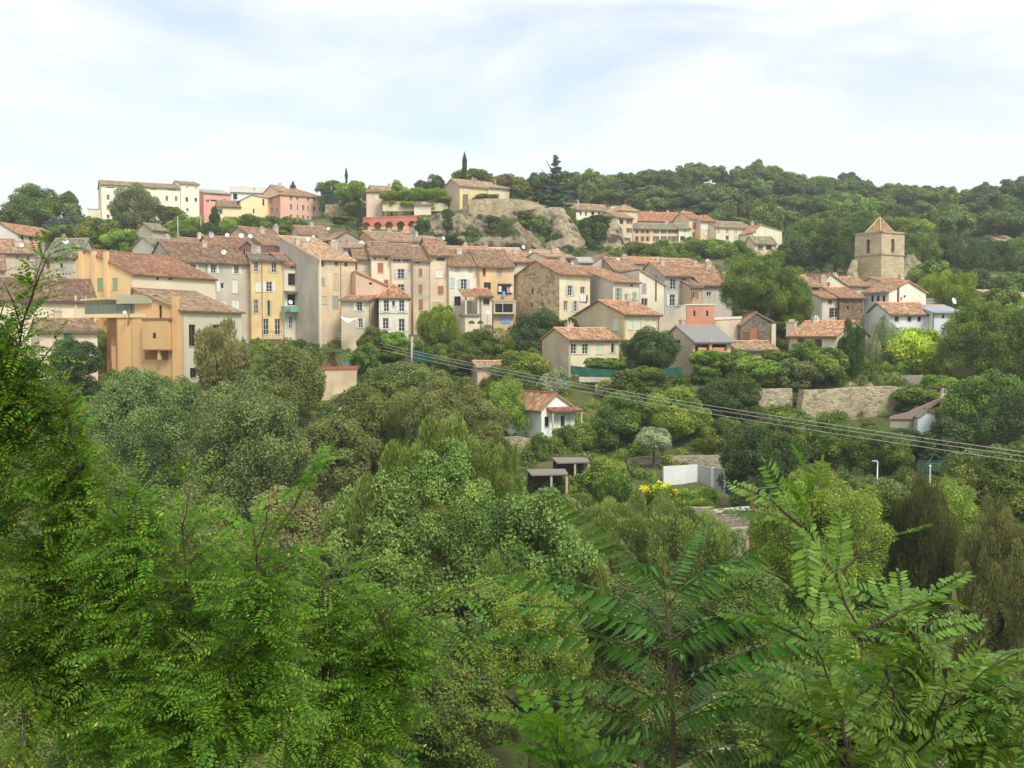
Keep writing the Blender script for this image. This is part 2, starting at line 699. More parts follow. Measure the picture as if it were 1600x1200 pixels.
def trunk_mesh(h, r, spread, seed, limbs=6, vs=None):
    """trunk from z=0 to h with limbs reaching into the crown of half-width spread"""
    R = random.Random(seed)
    m = MB()
    pts, rad = [], []
    for i in range(6):
        f = i / 5
        pts.append((R.uniform(-.04, .04) * h * f, R.uniform(-.04, .04) * h * f, h * f - (0.5 if i == 0 else 0)))
        rad.append(r * (1.25 - .75 * f) if i else r * 1.5)
    m.tube(pts, rad, 7)
    for k in range(limbs):
        a = 6.28 * k / limbs + R.uniform(-.4, .4)
        z0 = h * R.uniform(.55, .95)
        q = Vector((math.cos(a), math.sin(a), 0))
        s = spread * R.uniform(.45, .75)
        vv = (vs or spread) * R.uniform(.5, .9)
        p0 = Vector((0, 0, z0))
        m.tube([p0, p0 + q * s * .45 + Vector((0, 0, vv * .3)), p0 + q * s * .8 + Vector((0, 0, vv * .55)), p0 + q * s + Vector((0, 0, vv * .75))], [r * .5, r * .34, r * .2, r * .06], 5)
    return m


def tree(name, px, top, bot, Y, wpx, mat, label, kind='round', lod=None, cat='tree', group=None, barkc=(92, 80, 66), rot=None, depth=1.0, trunk_r=None, limbs=6, var=None, skirt=True):
    c = at(px, (top + bot) / 2, Y)
    rx = wpx / 2 / FPX * Y
    rz = (bot - top) / 2 / FPX * Y
    R_ = max(wpx, bot - top) / 2
    if lod is None:
        lod = 'F' if R_ < 20 else 'S' if R_ < 48 else 'M' if R_ < 100 else 'B'
    gz = min(tz(c.x, c.y), c.z - rz * .6)
    root = empty(name, (c.x, c.y, gz), 0, label, cat, group)
    v = TR.randrange(3 if lod in 'FS' else 2) if var is None else var
    cr = crown_obj(kind, lod, v, FOL[mat] if isinstance(mat, str) else mat, root)
    cr.location = (0, 0, c.z - gz)
    cr.scale = (rx * 1.08, rx * 1.08 * depth, rz * 1.08)
    cr.rotation_euler = (0, 0, TR.uniform(0, 6.28) if rot is None else rot)
    if kind not in ('column',):
        h = c.z - gz + rz * (.55 if kind in ('cedar',) else .1)
        trunk_mesh(h, trunk_r or max(.06, min(.45, rx * .07)), rx, TR.randrange(9999), limbs, rz).obj('trunk', bark(barkc), root, True)
    gap = (c.z - rz) - gz
    if skirt and kind != 'column' and gap > .6:      # low boughs and suckers down to the ground
        hs = min(gap, rz * 2.2) + rz * .5
        lo = crown_obj('round', 'S' if lod in 'FS' else 'M', TR.randrange(2), FOL[mat] if isinstance(mat, str) else mat, root)
        lo.location = (0, 0, c.z - rz * .5 - hs / 2 + .2 - gz)
        lo.scale = (rx * .9, rx * .9 * depth, hs / 2)
        lo.rotation_euler = (0, 0, TR.uniform(0, 6.28))
    return root

# ------------------------------------------------------------------ buildings
Z = Vector((0, 0, 1))
SHC = {'w': (236, 234, 226), 'b': (198, 208, 212), 'g': (150, 186, 150), 't': (96, 150, 150), 'r': (182, 114, 84), 'm': (120, 46, 44), 'n': (122, 88, 60),
       'y': (212, 196, 160), 'e': (172, 172, 164), 'u': (58, 112, 180), 'p': (216, 230, 204), 'k': (70, 66, 62), 'v': (120, 150, 150)}
FRAMEC = {'v': (120, 150, 150), 'w': (228, 224, 212), 'n': (120, 82, 56), 'k': (90, 84, 76)}


def wall_panel(mb, o, du, dn, width, zb, prof, ops, reveal=0.2):
    """wall sheet with real openings; prof = [(a, z)...] top outline; ops = [(a0, a1, z0, z1)]"""
    br = sorted(set([p[0] for p in prof] + [a for q in ops for a in q[:2]]))
    br = [b for b in br if -1e-6 <= b <= width + 1e-6]

    def top(a):
        for (a0, z0), (a1, z1) in zip(prof, prof[1:]):
            if a0 - 1e-9 <= a <= a1 + 1e-9:
                return z0 + (z1 - z0) * ((a - a0) / (a1 - a0) if a1 > a0 else 0)
        return prof[-1][1]
    P = lambda a, z, c=0.0: o + du * a + Z * z + dn * c
    for a0, a1 in zip(br, br[1:]):
        if a1 - a0 < 1e-5:
            continue
        am = (a0 + a1) / 2
        zs = sorted((q[2], q[3]) for q in ops if q[0] < am < q[1])
        z = zb
        for q0, q1 in zs:
            if q0 > z:
                mb.quad(P(a0, z), P(a1, z), P(a1, q0), P(a0, q0))
            z = max(z, q1)
        mb.quad(P(a0, z), P(a1, z), P(a1, top(a1)), P(a0, top(a0)))
    for a0, a1, z0, z1 in ops:
        r = -reveal
        mb.quad(P(a0, z0), P(a1, z0), P(a1, z0, r), P(a0, z0, r))
        mb.quad(P(a0, z1), P(a1, z1), P(a1, z1, r), P(a0, z1, r))
        mb.quad(P(a0, z0), P(a0, z1), P(a0, z1, r), P(a0, z0, r))
        mb.quad(P(a1, z0), P(a1, z1), P(a1, z1, r), P(a1, z0, r))


def slope(mb, E0, E1, T0, T1, pitch=0.26, thick=0.14):
    """one tiled roof plane between eave E0-E1 and top T0-T1 (T0 may equal T1): ranks of canal tiles"""
    E0, E1, T0, T1 = map(Vector, (E0, E1, T0, T1))
    e = (E1 - E0)
    L = e.length
    if L < .05:
        return
    e.normalize()
    w = (T0 - E0) - e * (T0 - E0).dot(e)
    H = w.length
    if H < .05:
        return
    w.normalize()
    n = e.cross(w)
    if n.z < 0:
        n = -n
    t0, t1 = (T0 - E0).dot(e), (T1 - E0).dot(e)
    ncol = max(2, int(round(L / pitch)))
    prof = (0.0, .055, .08, .055)
    m = max(1, int(H / 1.6))
    K = ncol * 4
    base = len(mb.v)
    R = random.Random(int(L * 1000) + int(H * 77))
    jit = [R.uniform(-.02, .03) for _ in range(ncol + 1)]
    ej = [R.uniform(-.05, .05) for _ in range(ncol + 1)]
    sag = R.uniform(.02, .07)
    uvs = []
    for k in range(K + 1):
        u = L * k / K
        vm = 1.0
        if t0 > 1e-6 and u < t0:
            vm = min(vm, u / t0)
        if t1 < L - 1e-6 and u > t1:
            vm = min(vm, (L - u) / (L - t1))
        hgt = prof[k % 4] + jit[k // 4] * (1 if k % 4 else .4)
        for j in range(m + 1):
            v = H * vm * j / m
            if j == 0:
                v -= .04 + ej[k // 4] * .6
            s_ = -sag * math.sin(math.pi * u / L) * math.sin(math.pi * min(1, v / H + .1) * .8)
            mb.v.append(tuple(E0 + e * u + w * v + n * (hgt + s_)))
            uvs.append((u + E0.x * .31, v))
    for k in range(K):
        for j in range(m):
            q = base + k * (m + 1) + j
            f = (q, q + m + 1, q + m + 2, q + 1)
            mb.f.append(f)
            mb.uv += [uvs[i - base] for i in f]
    lo = [p - n * thick for p in (E0 - w * .02, E1 - w * .02, T1, T0)]
    mb.poly(lo if (T0 - T1).length > 1e-4 else lo[:3])
    for k in range(0, K, 4):
        a, b = Vector(mb.v[base + k * (m + 1)]), Vector(mb.v[base + (k + 4) * (m + 1)])
        c = Vector(mb.v[base + (k + 2) * (m + 1)])
        mb.quad(a, b, b - n * thick, a - n * thick)
        mb.poly([a, c, b])
    if t0 <= 1e-4:
        mb.quad(E0 + n * .03, T0 + n * .03, T0 - n * thick, E0 - n * thick)
    if t1 >= L - 1e-4:
        mb.quad(E1 + n * .03, T1 + n * .03, T1 - n * thick, E1 - n * thick)


class Frame:
    pass


def hit(px, py, o, n):
    d = ray(px, py)
    return d * (o.dot(n) / d.dot(n))


def window_at(root, o, du, dn, a0, a1, z0, z1, kind, sc, fc, deep=.2):
    """a window filling the opening a0..a1, z0..z1 of the wall plane (o, du, dn out)"""
    fr = plain(FRAMEC[fc], .6)
    t = min(.07, (a1 - a0) * .13)
    m = MB()
    c0, c1 = -deep + .02, -deep + .08
    m.obox(o, du, dn, a0, a0 + t, z0, z1, c0, c1)
    m.obox(o, du, dn, a1 - t, a1, z0, z1, c0, c1)
    m.obox(o, du, dn, a0 + t, a1 - t, z0, z0 + t, c0, c1)
    m.obox(o, du, dn, a0 + t, a1 - t, z1 - t, z1, c0, c1)
    am = (a0 + a1) / 2
    if kind in ('w', 'o') and a1 - a0 > .5:
        m.obox(o, du, dn, am - t * .5, am + t * .5, z0 + t, z1 - t, c0, c1)
        if z1 - z0 > 1.2:
            for q in (1 / 3, 2 / 3):
                zz = z0 + (z1 - z0) * q
                m.obox(o, du, dn, a0 + t, am - t * .5, zz - .02, zz + .02, c0 + .01, c1 - .01)
                m.obox(o, du, dn, am + t * .5, a1 - t, zz - .02, zz + .02, c0 + .01, c1 - .01)
    wd = m.obj('window', fr, root)
    if kind in ('w', 'o', 'd'):
        g = MB()
        g.quad(*[o + du * a + Z * z + dn * (c0 + .02) for a, z in ((a0, z0), (a1, z0), (a1, z1), (a0, z1))])
        g.obj('pane', glass((16, 15, 14)) if kind == 'd' else glass(), wd)  # open holes have no glass: a near-black sheet paints the dark inside
    if z1 - z0 > .5 and kind != 'd':
        s = MB()
        s.obox(o, du, dn, a0 - .06, a1 + .06, z0 - .07, z0 - .003, -.02, .07)
        s.obj('sill', plain((206, 196, 176), .9), wd)

    def shutter(b0, b1, c, c_):
        q = MB()
        q.obox(o, du, dn, b0, b1, z0 + .01, z1 - .01, c, c_)
        nb = 3 if z1 - z0 > .9 else 2
        for i in range(nb):          # ledges across the leaf
            zz = z0 + (z1 - z0) * (i + .5) / nb
            q.obox(o, du, dn, b0 + .02, b1 - .02, zz - .04, zz + .04, c_, c_ + .02)
        q.obj('shutter', plain(SHC[sc], .7), wd)
    if kind == 's':
        shutter(a0 + .015, am - .008, -.10, -.06)
        shutter(am + .008, a1 - .015, -.10, -.06)
    if kind == 'o':
        w = (a1 - a0) / 2 * .98
        shutter(a0 - w - .02, a0 - .02, .02, .06)
        shutter(a1 + .02, a1 + w + .02, .02, .06)
    return wd


def H(label, A, B, ey, by, dep, rt, ry, col, wins=(), L=(), R=(), sc=None, tile=(186, 128, 98), chim=(), name='house', er=None, pf=.5, over=.38, old=.6, k=1.08, grime=.65,
      fc='w', cornice=True, pipes=(), wallmat=None, sidemat=None, old_roof=None, gw=None, rf=.5):
    """a building from its facade corners A, B = (photo column, depth), eave row ey and base row by at A, ridge row ry"""
    a, b = at(A[0], ey, A[1]), at(B[0], ey, B[1])
    zb = at(A[0], by, A[1]).z
    ze = a.z
    du_w = Vector((b.x - a.x, b.y - a.y, 0))
    Wd = du_w.length
    du_w.normalize()
    dv_w = Vector((-du_w.y, du_w.x, 0))
    if dv_w.y < 0:
        dv_w = -dv_w
    org = Vector((a.x, a.y, zb))
    root = empty(name, org, math.atan2(du_w.y, du_w.x), label, 'building' if name != 'house' else 'house')
    He = ze - zb
    for q_ in (org - dv_w, org + du_w * Wd - dv_w, org + dv_w * dep, org + du_w * Wd + dv_w * dep):
        CTRL.append((q_.x, q_.y, zb + .1))
    bot = -3.0
    O, X, Yv = Vector((0, 0, 0)), Vector((1, 0, 0)), Vector((0, 1, 0))
    inv = Matrix.Translation(org) @ Matrix.Rotation(math.atan2(du_w.y, du_w.x), 4, 'Z')
    inv = inv.inverted()
    F = Frame()
    F.root, F.W, F.He, F.dep, F.inv, F.org, F.du, F.dv = root, Wd, He, dep, inv, org, du_w, dv_w
    planes = {'F': (O, X, -Yv, org, -dv_w), 'L': (O, Yv, -X, org, -du_w), 'R': (O + X * Wd, Yv, X, org + du_w * Wd, du_w)}

    def loc(px, py, face='F', out=0.0):
        o_, du, dn, ow, nw = planes[face]
        p = inv @ hit(px, py, ow + nw * out, nw)
        q = p - o_
        return q.dot(du), p.z
    F.loc, F.planes = loc, planes
    # roof heights
    if rt in 'gs':
        vr = dep * (rf if rt == 'g' else 1.0)
        mid = (org + du_w * (Wd * .5) + dv_w * vr)
        zr = at(800 + FPX * mid.x / mid.y, ry, mid.y).z - zb
    elif rt == 'h':
        vr = dep * .5
        mid = (org + du_w * (Wd * .5) + dv_w * vr)
        zr = at(800 + FPX * mid.x / mid.y, ry, mid.y).z - zb
    elif rt == 'f':
        mid = org + du_w * (Wd * pf)
        zr = at(800 + FPX * mid.x / mid.y, ry, mid.y).z - zb
        Hr = (at(B[0], er, B[1]).z - zb) if er else He
    else:
        vr, zr = dep, He
    if rt in 'gsh':
        run = vr
        pt = math.degrees(math.atan2(zr - He, run))
        if pt < 5 or pt > 34:
            zr = He + run * math.tan(math.radians(min(34, max(5, pt))))
    F.zr = zr
    g2 = lambda: [(0, He), (dep, He)]
    profF = [(0, He), (Wd, He)]
    profL = profR = g2()
    profB = profF
    if rt == 'g':
        profL = profR = [(0, He), (vr, zr), (dep, He if rf == .5 else zr - (dep - vr) * .3)]
    elif rt == 's':
        profL = profR = [(0, He), (dep, zr)]
        profB = [(0, zr), (Wd, zr)]
    elif rt == 'f':
        pk = Wd * pf
        profF = [(0, He), (pk, zr), (Wd, Hr)] if 0.01 < pf < .99 else ([(0, zr), (Wd, Hr)] if pf <= .01 else [(0, He), (Wd, zr)])
        profB = profF
        profL = [(0, profF[0][1]), (dep, profF[0][1])]
        profR = [(0, profF[-1][1]), (dep, profF[-1][1])]
    F.profF, F.profL, F.profR = profF, profL, profR
    opsF, specs = {'F': [], 'L': [], 'R': []}, []
    for face, lst in (('F', wins), ('L', L), ('R', R)):
        width = Wd if face == 'F' else dep
        prof = {'F': profF, 'L': profL, 'R': profR}[face]
        for w in lst:
            x0, y0, x1, y1, kd = w[:5]
            s_ = w[5] if len(w) > 5 else 'w'
            fc_ = w[6] if len(w) > 6 else fc
            a0, z1 = loc(x0, y0, face)
            a1, z0 = loc(x1, y1, face)
            if a0 > a1:
                a0, a1 = a1, a0
            if kd == 'o':
                m_, h_ = (a0 + a1) / 2, (a1 - a0) / 4
                a0, a1 = m_ - h_, m_ + h_
            a0, a1 = max(.12, a0), min(width - .12, a1)
            tp = min(p[1] for p in prof) if face == 'F' else max(p[1] for p in prof)
            if rt == 'f' and face == 'F':
                tp = max(p[1] for p in prof)
            z1 = min(z1, tp - .12)
            z0 = max(z0, bot + .2)
            if a1 - a0 < .2 or z1 - z0 < .2:
                continue
            if any(a0 < q[1] + .03 and a1 > q[0] - .03 and z0 < q[3] + .03 and z1 > q[2] - .03 for q in opsF[face]):
                continue
            opsF[face].append((a0, a1, z0, z1))
            specs.append((face, a0, a1, z0, z1, kd, s_, fc_))
    wm = wallmat or plaster(col, grime, k)
    sm = sidemat or (plaster(sc, grime, k) if sc else wm)  # side-wall colour: truly greyer plaster plus painted-in shade on left-hand walls
    mb = MB()
    wall_panel(mb, *planes['F'][:3], Wd, bot, profF, opsF['F'])
    fw = mb.obj('wall', wm, root)
    mb = MB()
    wall_panel(mb, *planes['L'][:3], dep, bot, profL, opsF['L'])
    wall_panel(mb, *planes['R'][:3], dep, bot, profR, opsF['R'])
    P = lambda u, v, z: Vector((u, v, z))
    pb = profB
    for (u0, z0), (u1, z1) in zip(pb, pb[1:]):
        mb.quad(P(u0, dep, bot), P(u1, dep, bot), P(u1, dep, z1), P(u0, dep, z0))
    sw = mb.obj('side_wall', sm, root)
    for face, a0, a1, z0, z1, kd, s_, fc_ in specs:
        window_at(root, *planes[face][:3], a0, a1, z0, z1, kd, s_, fc_)
    # roof
    tm = tiles(tile, .8, old)
    rb, cap = MB(), MB()
    s_ = .22
    if rt in 'gs':
        kf = (zr - He) / vr
        slope(rb, (-s_, -over, He - over * kf + .1), (Wd + s_, -over, He - over * kf + .1), (-s_, vr, zr + .1), (Wd + s_, vr, zr + .1))
        if rt == 'g':
            zback = He if rf == .5 else zr - (dep - vr) * .3
            kb = (zr - zback) / (dep - vr)
            slope(rb, (Wd + s_, dep + over, zback - over * kb + .1), (-s_, dep + over, zback - over * kb + .1), (Wd + s_, vr, zr + .1), (-s_, vr, zr + .1))
        cap.tube([(-s_, vr, zr + .12), (Wd / 2, vr, zr + .08), (Wd + s_, vr, zr + .12)], .12, 6)
    elif rt == 'h':
        ov = over
        kf = (zr - He) / vr
        zz = He - ov * kf + .1
        rl = max(0.0, (Wd - dep) / 2)
        ra, rb_ = (vr if Wd > dep else Wd / 2), (Wd - vr if Wd > dep else Wd / 2)
        va, vb_ = (vr, vr) if Wd >= dep else (Wd / 2, dep - Wd / 2)
        c = [(-ov, -ov, zz), (Wd + ov, -ov, zz), (Wd + ov, dep + ov, zz), (-ov, dep + ov, zz)]
        if Wd >= dep:
            T0, T1 = (ra, vr, zr + .1), (rb_, vr, zr + .1)
            slope(rb, c[0], c[1], T0, T1)
            slope(rb, c[2], c[3], T1, T0)
            slope(rb, c[1], c[2], T1, T1)
            slope(rb, c[3], c[0], T0, T0)
        else:
            T0, T1 = (Wd / 2, va, zr + .1), (Wd / 2, vb_, zr + .1)
            slope(rb, c[0], c[1], T0, T0)
            slope(rb, c[1], c[2], T0, T1)
            slope(rb, c[2], c[3], T1, T1)
            slope(rb, c[3], c[0], T1, T0)
        for q, T in ((c[0], T0), (c[1], T1 if Wd >= dep else T0), (c[2], T1), (c[3], T0 if Wd >= dep else T1)):
            cap.tube([Vector(q) + Vector((0, 0, .06)), Vector(T) + Vector((0, 0, .05))], .11, 5)
        if (Vector(T0) - Vector(T1)).length > .1:
            cap.tube([Vector(T0) + Vector((0, 0, .05)), Vector(T1) + Vector((0, 0, .05))], .12, 6)
    elif rt == 'f':
        pk = Wd * pf
        if pf > .01:
            kl = (zr - He) / pk
            slope(rb, (-over, dep + s_, He - over * kl + .1), (-over, -s_, He - over * kl + .1), (pk, dep + s_, zr + .1), (pk, -s_, zr + .1))
        if pf < .99:
            kr = (zr - Hr) / (Wd - pk)
            slope(rb, (Wd + over, -s_, Hr - over * kr + .1), (Wd + over, dep + s_, Hr - over * kr + .1), (pk, -s_, zr + .1), (pk, dep + s_, zr + .1))
        cap.tube([(pk, -s_, zr + .13), (pk, dep + s_, zr + .13)], .12, 6)
    else:
        rb.box((-.1, -.1, He), (Wd + .1, dep + .1, He + .18))
        tm = old_roof or plain((186, 176, 158), .9)
    rf_ = rb.obj('roof', tm if not old_roof else old_roof, root)
    F.roof = rf_
    if cap.v:
        cap.obj('ridge_tiles', plain(tuple(min(255, int(x * 1.12)) for x in tile), .9), rf_, True)
    if cornice and rt in 'gsh':
        m = MB()
        m.box((-.04, -.16, He - .30), (Wd + .04, -.002, He - .16))
        m.box((-.06, -.26, He - .157), (Wd + .06, -.002, He - .05))
        m.obj('cornice', plain(tuple(int(x * .95) for x in (tile if rt == 'q' else col)), .9), root)
    CRn = random.Random(int(A[0] * 13 + ey * 7))
    if rt in 'gs' and Wd > 3.5 and dep > 6:
        for _ in range(CRn.choice((0, 1, 1, 2)) if not chim else CRn.choice((0, 1))):
            u_, vf, cw = CRn.uniform(.12, .88) * Wd, CRn.uniform(.3, .62), CRn.uniform(.5, .85)
            zc = (He + (zr - He) * (vf * dep / vr) if vf * dep <= vr else zr) + CRn.uniform(.6, 1.1)
            m = MB()
            m.box((u_ - cw / 2, vf * dep - .3, zc - 2.0), (u_ + cw / 2, vf * dep + .3, zc - .1))
            m.box((u_ - cw / 2 - .06, vf * dep - .36, zc - .1), (u_ + cw / 2 + .06, vf * dep + .36, zc))
            for q in (-.25, .25):
                m.tube([(u_ + q * cw, vf * dep, zc), (u_ + q * cw, vf * dep, zc + .3)], .09, 6)
            m.obj('chimney', plaster(CRn.choice(((206, 186, 160), (196, 160, 130), (226, 214, 192))), 1.0), rf_)
    if rt in 'gs' and cornice:
        m = MB()
        zg = He - over * (zr - He) / vr - .03
        m.tube([(-.1, -over - .07, zg), (Wd + .1, -over - .07, zg - .03)], .07, 6)
        m.obj('gutter', plain(CRn.choice(((120, 100, 84), (150, 140, 126), (96, 80, 70))), .6), rf_)
        if not pipes and CRn.random() < .6:
            u_ = CRn.choice((.12, Wd - .12))
            m = MB()
            m.tube([(u_, -.07, bot), (u_, -.07, He - .45), (u_, -over - .05, zg)], .05, 5)
            m.obj('downpipe', plain(CRn.choice(((150, 128, 108), (186, 176, 160), (110, 92, 78))), .6), root)
    for cpx, cpy, cw, chh, vf in chim:
        ow = org + dv_w * (vf * dep)
        p = inv @ hit(cpx, cpy, ow, dv_w)
        m = MB()
        m.box((p.x - cw / 2, vf * dep - cw * .35, p.z - chh), (p.x + cw / 2, vf * dep + cw * .35, p.z - .12))
        m.box((p.x - cw / 2 - .07, vf * dep - cw * .35 - .07, p.z - .12), (p.x + cw / 2 + .07, vf * dep + cw * .35 + .07, p.z - .02))
        cx = max(.12, cw * .3)
        m.box((p.x - cx, vf * dep - .1, p.z - .02), (p.x + cx, vf * dep + .1, p.z + .25))
        m.obj('chimney', plaster((206, 186, 160), .9), rf_)
    for ppx in pipes:
        u, _ = loc(ppx, ey + 10)
        m = MB()
        m.tube([(u, -.07, bot), (u, -.07, He - .35), (u, -over, He - .1)], .055, 5)
        m.obj('downpipe', plain((150, 128, 108), .6), root)
    return F


def bx(F, face, x0, y0, x1, y1, c0, c1, name, mat):
    """a part standing proud of a wall: photo rectangle on the plane c1 outside the wall"""
    o_, du, dn, ow, nw = F.planes[face]
    a0, z1 = F.loc(x0, y0, face, c1)
    a1, z0 = F.loc(x1, y1, face, c1)
    m = MB()
    m.obox(o_, du, dn, min(a0, a1), max(a0, a1), z0, z1, c0, c1)
    return m.obj(name, mat, F.root)


def dish(px, py, Y, r, label, az=0.5):
    """satellite dish on a mast"""
    r *= .62
    p = at(px, py, Y)
    root = empty('satellite_dish', p, 0, label, 'satellite dish', 'satellite dishes on the roofs')
    m = MB()
    n = Vector((math.sin(az), -math.cos(az), .35)).normalized()
    a = n.orthogonal().normalized()
    b = n.cross(a)
    rings = [[n * (-.16 * r) + (a * math.cos(t) + b * math.sin(t)) * 0.001 for t in [k * math.pi / 6 for k in range(12)]]]
    for q in (.5, .8, 1.0):
        rings.append([n * (-.16 * r + .16 * r * q * q) + (a * math.cos(t) + b * math.sin(t)) * r * q for t in [k * math.pi / 6 for k in range(12)]])
    for r0, r1 in zip(rings, rings[1:]):
        for k in range(12):
            m.quad(r0[k], r0[(k + 1) % 12], r1[(k + 1) % 12], r1[k])
    m.obj('reflector', plain((232, 232, 228), .5), root, True)
    m = MB()
    m.tube([n * (-.16 * r), n * (-.16 * r) - Vector((0, 0, .3)) - n * .15, Vector((0, 0, -1.4)) - n * .25], .03, 5)
    m.obj('mast', plain((120, 118, 112), .5), root)
    m = MB()
    m.tube([(b if b.z < 0 else -b) * r * .9, n * r * .75], .015, 4)
    m.tube([n * r * .70, n * r * .85], .05, 6)
    m.obj('feed_arm', plain((100, 100, 98), .5), root)

def wall_arch(mb, o, du, dn, width, zb, zt, arches, reveal=.5, seg=10):
    """wall with round-headed openings (centre, half width, sill, springing)"""
    def Q(*pts):
        mb.quad(*[o + du * a + Z * z + dn * c for a, z, c in pts], uv=[(a + c, z) for a, z, c in pts])
    cur = 0.0
    for ac, hw, z0, zs in sorted(arches):
        Q((cur, zb, 0), (ac - hw, zb, 0), (ac - hw, zt, 0), (cur, zt, 0))
        if z0 > zb:
            Q((ac - hw, zb, 0), (ac + hw, zb, 0), (ac + hw, z0, 0), (ac - hw, z0, 0))
            Q((ac - hw, z0, 0), (ac + hw, z0, 0), (ac + hw, z0, -reveal), (ac - hw, z0, -reveal))
        for s in (-1, 1):
            Q((ac + s * hw, max(zb, z0), 0), (ac + s * hw, zs, 0), (ac + s * hw, zs, -reveal), (ac + s * hw, max(zb, z0), -reveal))
        pts = [(ac - hw * math.cos(math.pi * i / seg), zs + hw * math.sin(math.pi * i / seg)) for i in range(seg + 1)]
        for (a0, y0), (a1, y1) in zip(pts, pts[1:]):
            Q((a0, y0, 0), (a1, y1, 0), (a1, zt, 0), (a0, zt, 0))
            Q((a0, y0, 0), (a1, y1, 0), (a1, y1, -reveal), (a0, y0, -reveal))
        cur = ac + hw
    Q((cur, zb, 0), (width, zb, 0), (width, zt, 0), (cur, zt, 0))


NEW, OLD, DRK = (212, 140, 104), (180, 130, 106), (160, 112, 90)
# ---- the lower left: cream house, peach house, orange houses
F = H('cream house with grey-blue shutters and broad brown tiled roof behind the robinia sprigs', (-40, 121), (150, 127), 468, 590, 13, 'g', 436, (250, 228, 186), [(33, 472, 53, 490, 'o', 'v'), (116, 483, 118, 497, 'd'), (121, 483, 123, 493, 'd')], tile=DRK, chim=[(71, 452, .6, 1.6, .2), (87, 437, .6, 1.4, .45)], old=.75)
bx(F, 'F', 58, 470, 60, 560, .002, .09, 'downpipe', plain((244, 232, 210)))
bx(F, 'F', 117, 462, 120, 500, .002, .25, 'flue', plain((240, 214, 176)))
H('low peach house with turquoise shutters and short brown roof below the terrace', (62, 115), (152, 118), 517, 600, 7, 'g', 499, (250, 214, 182), [(100, 515, 113, 533, 's', 't'), (85, 524, 89, 530, 'd')], tile=OLD, old=.8)

O1 = (250, 198, 126)
F = H('tall orange house with cream side wall below the covered glass terrace', (205, 119), (283, 116), 472, 592, 10, 'f', 452, O1, [(248, 477, 253, 497, 'w', 'w', 'n'), (238, 518, 243, 529, 'd')], R=[(295, 507, 306, 541, 'w', 'w', 'n'), (333, 507, 345, 541, 'w', 'w', 'n'), (297, 575, 308, 590, 'w', 'w', 'n')], er=485, pf=.03, sc=(238, 224, 190), tile=(184, 138, 110), k=.88, grime=.3, old=.75)
bx(F, 'F', 268, 463, 278, 640, .002, .45, 'pilaster', plaster(O1, .3, .88))
bx(F, 'F', 222, 499, 263, 546, .002, .9, 'bay', plaster((248, 196, 124), .3, .88))
bx(F, 'F', 239, 520, 243.5, 528.5, .902, .925, 'small_window', glass((16, 15, 14)))
bx(F, 'F', 220, 497, 264, 499.5, .002, 1.0, 'bay_coping', plain((150, 110, 78)))
bx(F, 'F', 223, 546, 263, 548, .002, 1.0, 'bay_floor', plain((150, 110, 78)))
bx(F, 'F', 246, 548, 250, 562, .5, .8, 'bay_post', plaster(O1, .3, .88))
bx(F, 'F', 226, 548, 262, 562, .002, .05, 'recess_shade', plain((170, 110, 66)))  # darker sheet on the wall, the recess's shade put into its colour
m = MB()
m.tube([(F.W + .08, .15, -3), (F.W + .08, .15, F.profR[0][1] - .3)], .06, 6)
m.obj('downpipe', plain((196, 170, 140)), F.root)
# the terrace block of the same house: its own volume left of the shed-roofed part
a, b = at(133, 491, 121.2), at(204.5, 491, 119)
du = Vector((b.x - a.x, b.y - a.y, 0))
wT = du.length
du.normalize()
ang = math.atan2(du.y, du.x)
zB = at(133, 600, 121).z
T = empty('terrace_house', (a.x, a.y, zB), ang, 'orange house block carrying a roofed glass terrace on its upper floor', 'house')
hT = a.z - zB
om = plaster(O1, .3, .88)
x1, x2 = wT * .33, wT * .68
m = MB()
m.box((x1, 1.6, -3), (x2 - .01, 7, hT - .42))
m.obj('wall', om, T)
m = MB()
m.box((x2, .0, -3), (wT - .02, 7, hT - .42))
m.obj('wall', om, T)
m = MB()
m.box((x2 - 1.0, 0.4, -3), (x2 - .02, 1.55, hT - 3.6))
m.obj('stair_wall', plaster((250, 204, 136), .3, .88), T)
m = MB()
m.box((.0, 3.4, -3), (x1 - .01, 7, hT - .42))
m.obj('wall', om, T)
m = MB()
wE = wT * 1.5
m.box((-.15, -.15, hT - .41), (wT - .03, 7.1, hT))
m.box((wT - .03, -.15, hT - .41), (wE, .55, hT))
m.obj('terrace_slab', plaster((250, 212, 146), .3), T)
m = MB()
m.tube([(x2 + .1, -.08, -3), (x2 + .1, -.08, hT - .42)], .05, 5)
m.obj('downpipe', plain((150, 104, 78)), T)
gp = plain((150, 160, 138), .2)
for i in range(5):
    u0, u1 = wE * i / 5, wE * (i + 1) / 5 - .06
    m = MB()
    m.box((u0, -.02, hT + .01), (u1, .02, hT + 1.05))
    m.obj('balustrade_panel', plain((112, 124, 108), .15), T)
for u in (.03, wE * .5, wE - .1):
    m = MB()
    m.box((u, .05, hT), (u + .07, .12, hT + 2.1))
    m.obj('post', plain((196, 198, 180), .4), T)
m = MB()
m.quad((-.3, -.35, hT + 1.72), (wE * .5, -.35, hT + 1.92), (wE * .5, 5.5, hT + 2.35), (-.3, 5.5, hT + 2.15))
m.quad((-.3, -.36, hT + 1.5), (wE * .5, -.36, hT + 1.66), (wE * .5, -.36, hT + 1.91), (-.3, -.36, hT + 1.71))
m.obj('awning', cloth((226, 228, 200)), T)
m = MB()
m.quad((wE * .5 + .02, -.36, hT + 2.02), (wE + .1, -.36, hT + 2.06), (wE + .1, .9, hT + 2.2), (wE * .5 + .02, .9, hT + 2.2))
m.quad((wE * .5 + .02, -.5, hT + 1.1), (wE + .1, -.5, hT + 1.1), (wE + .1, -.36, hT + 2.05), (wE * .5 + .02, -.36, hT + 2.01))
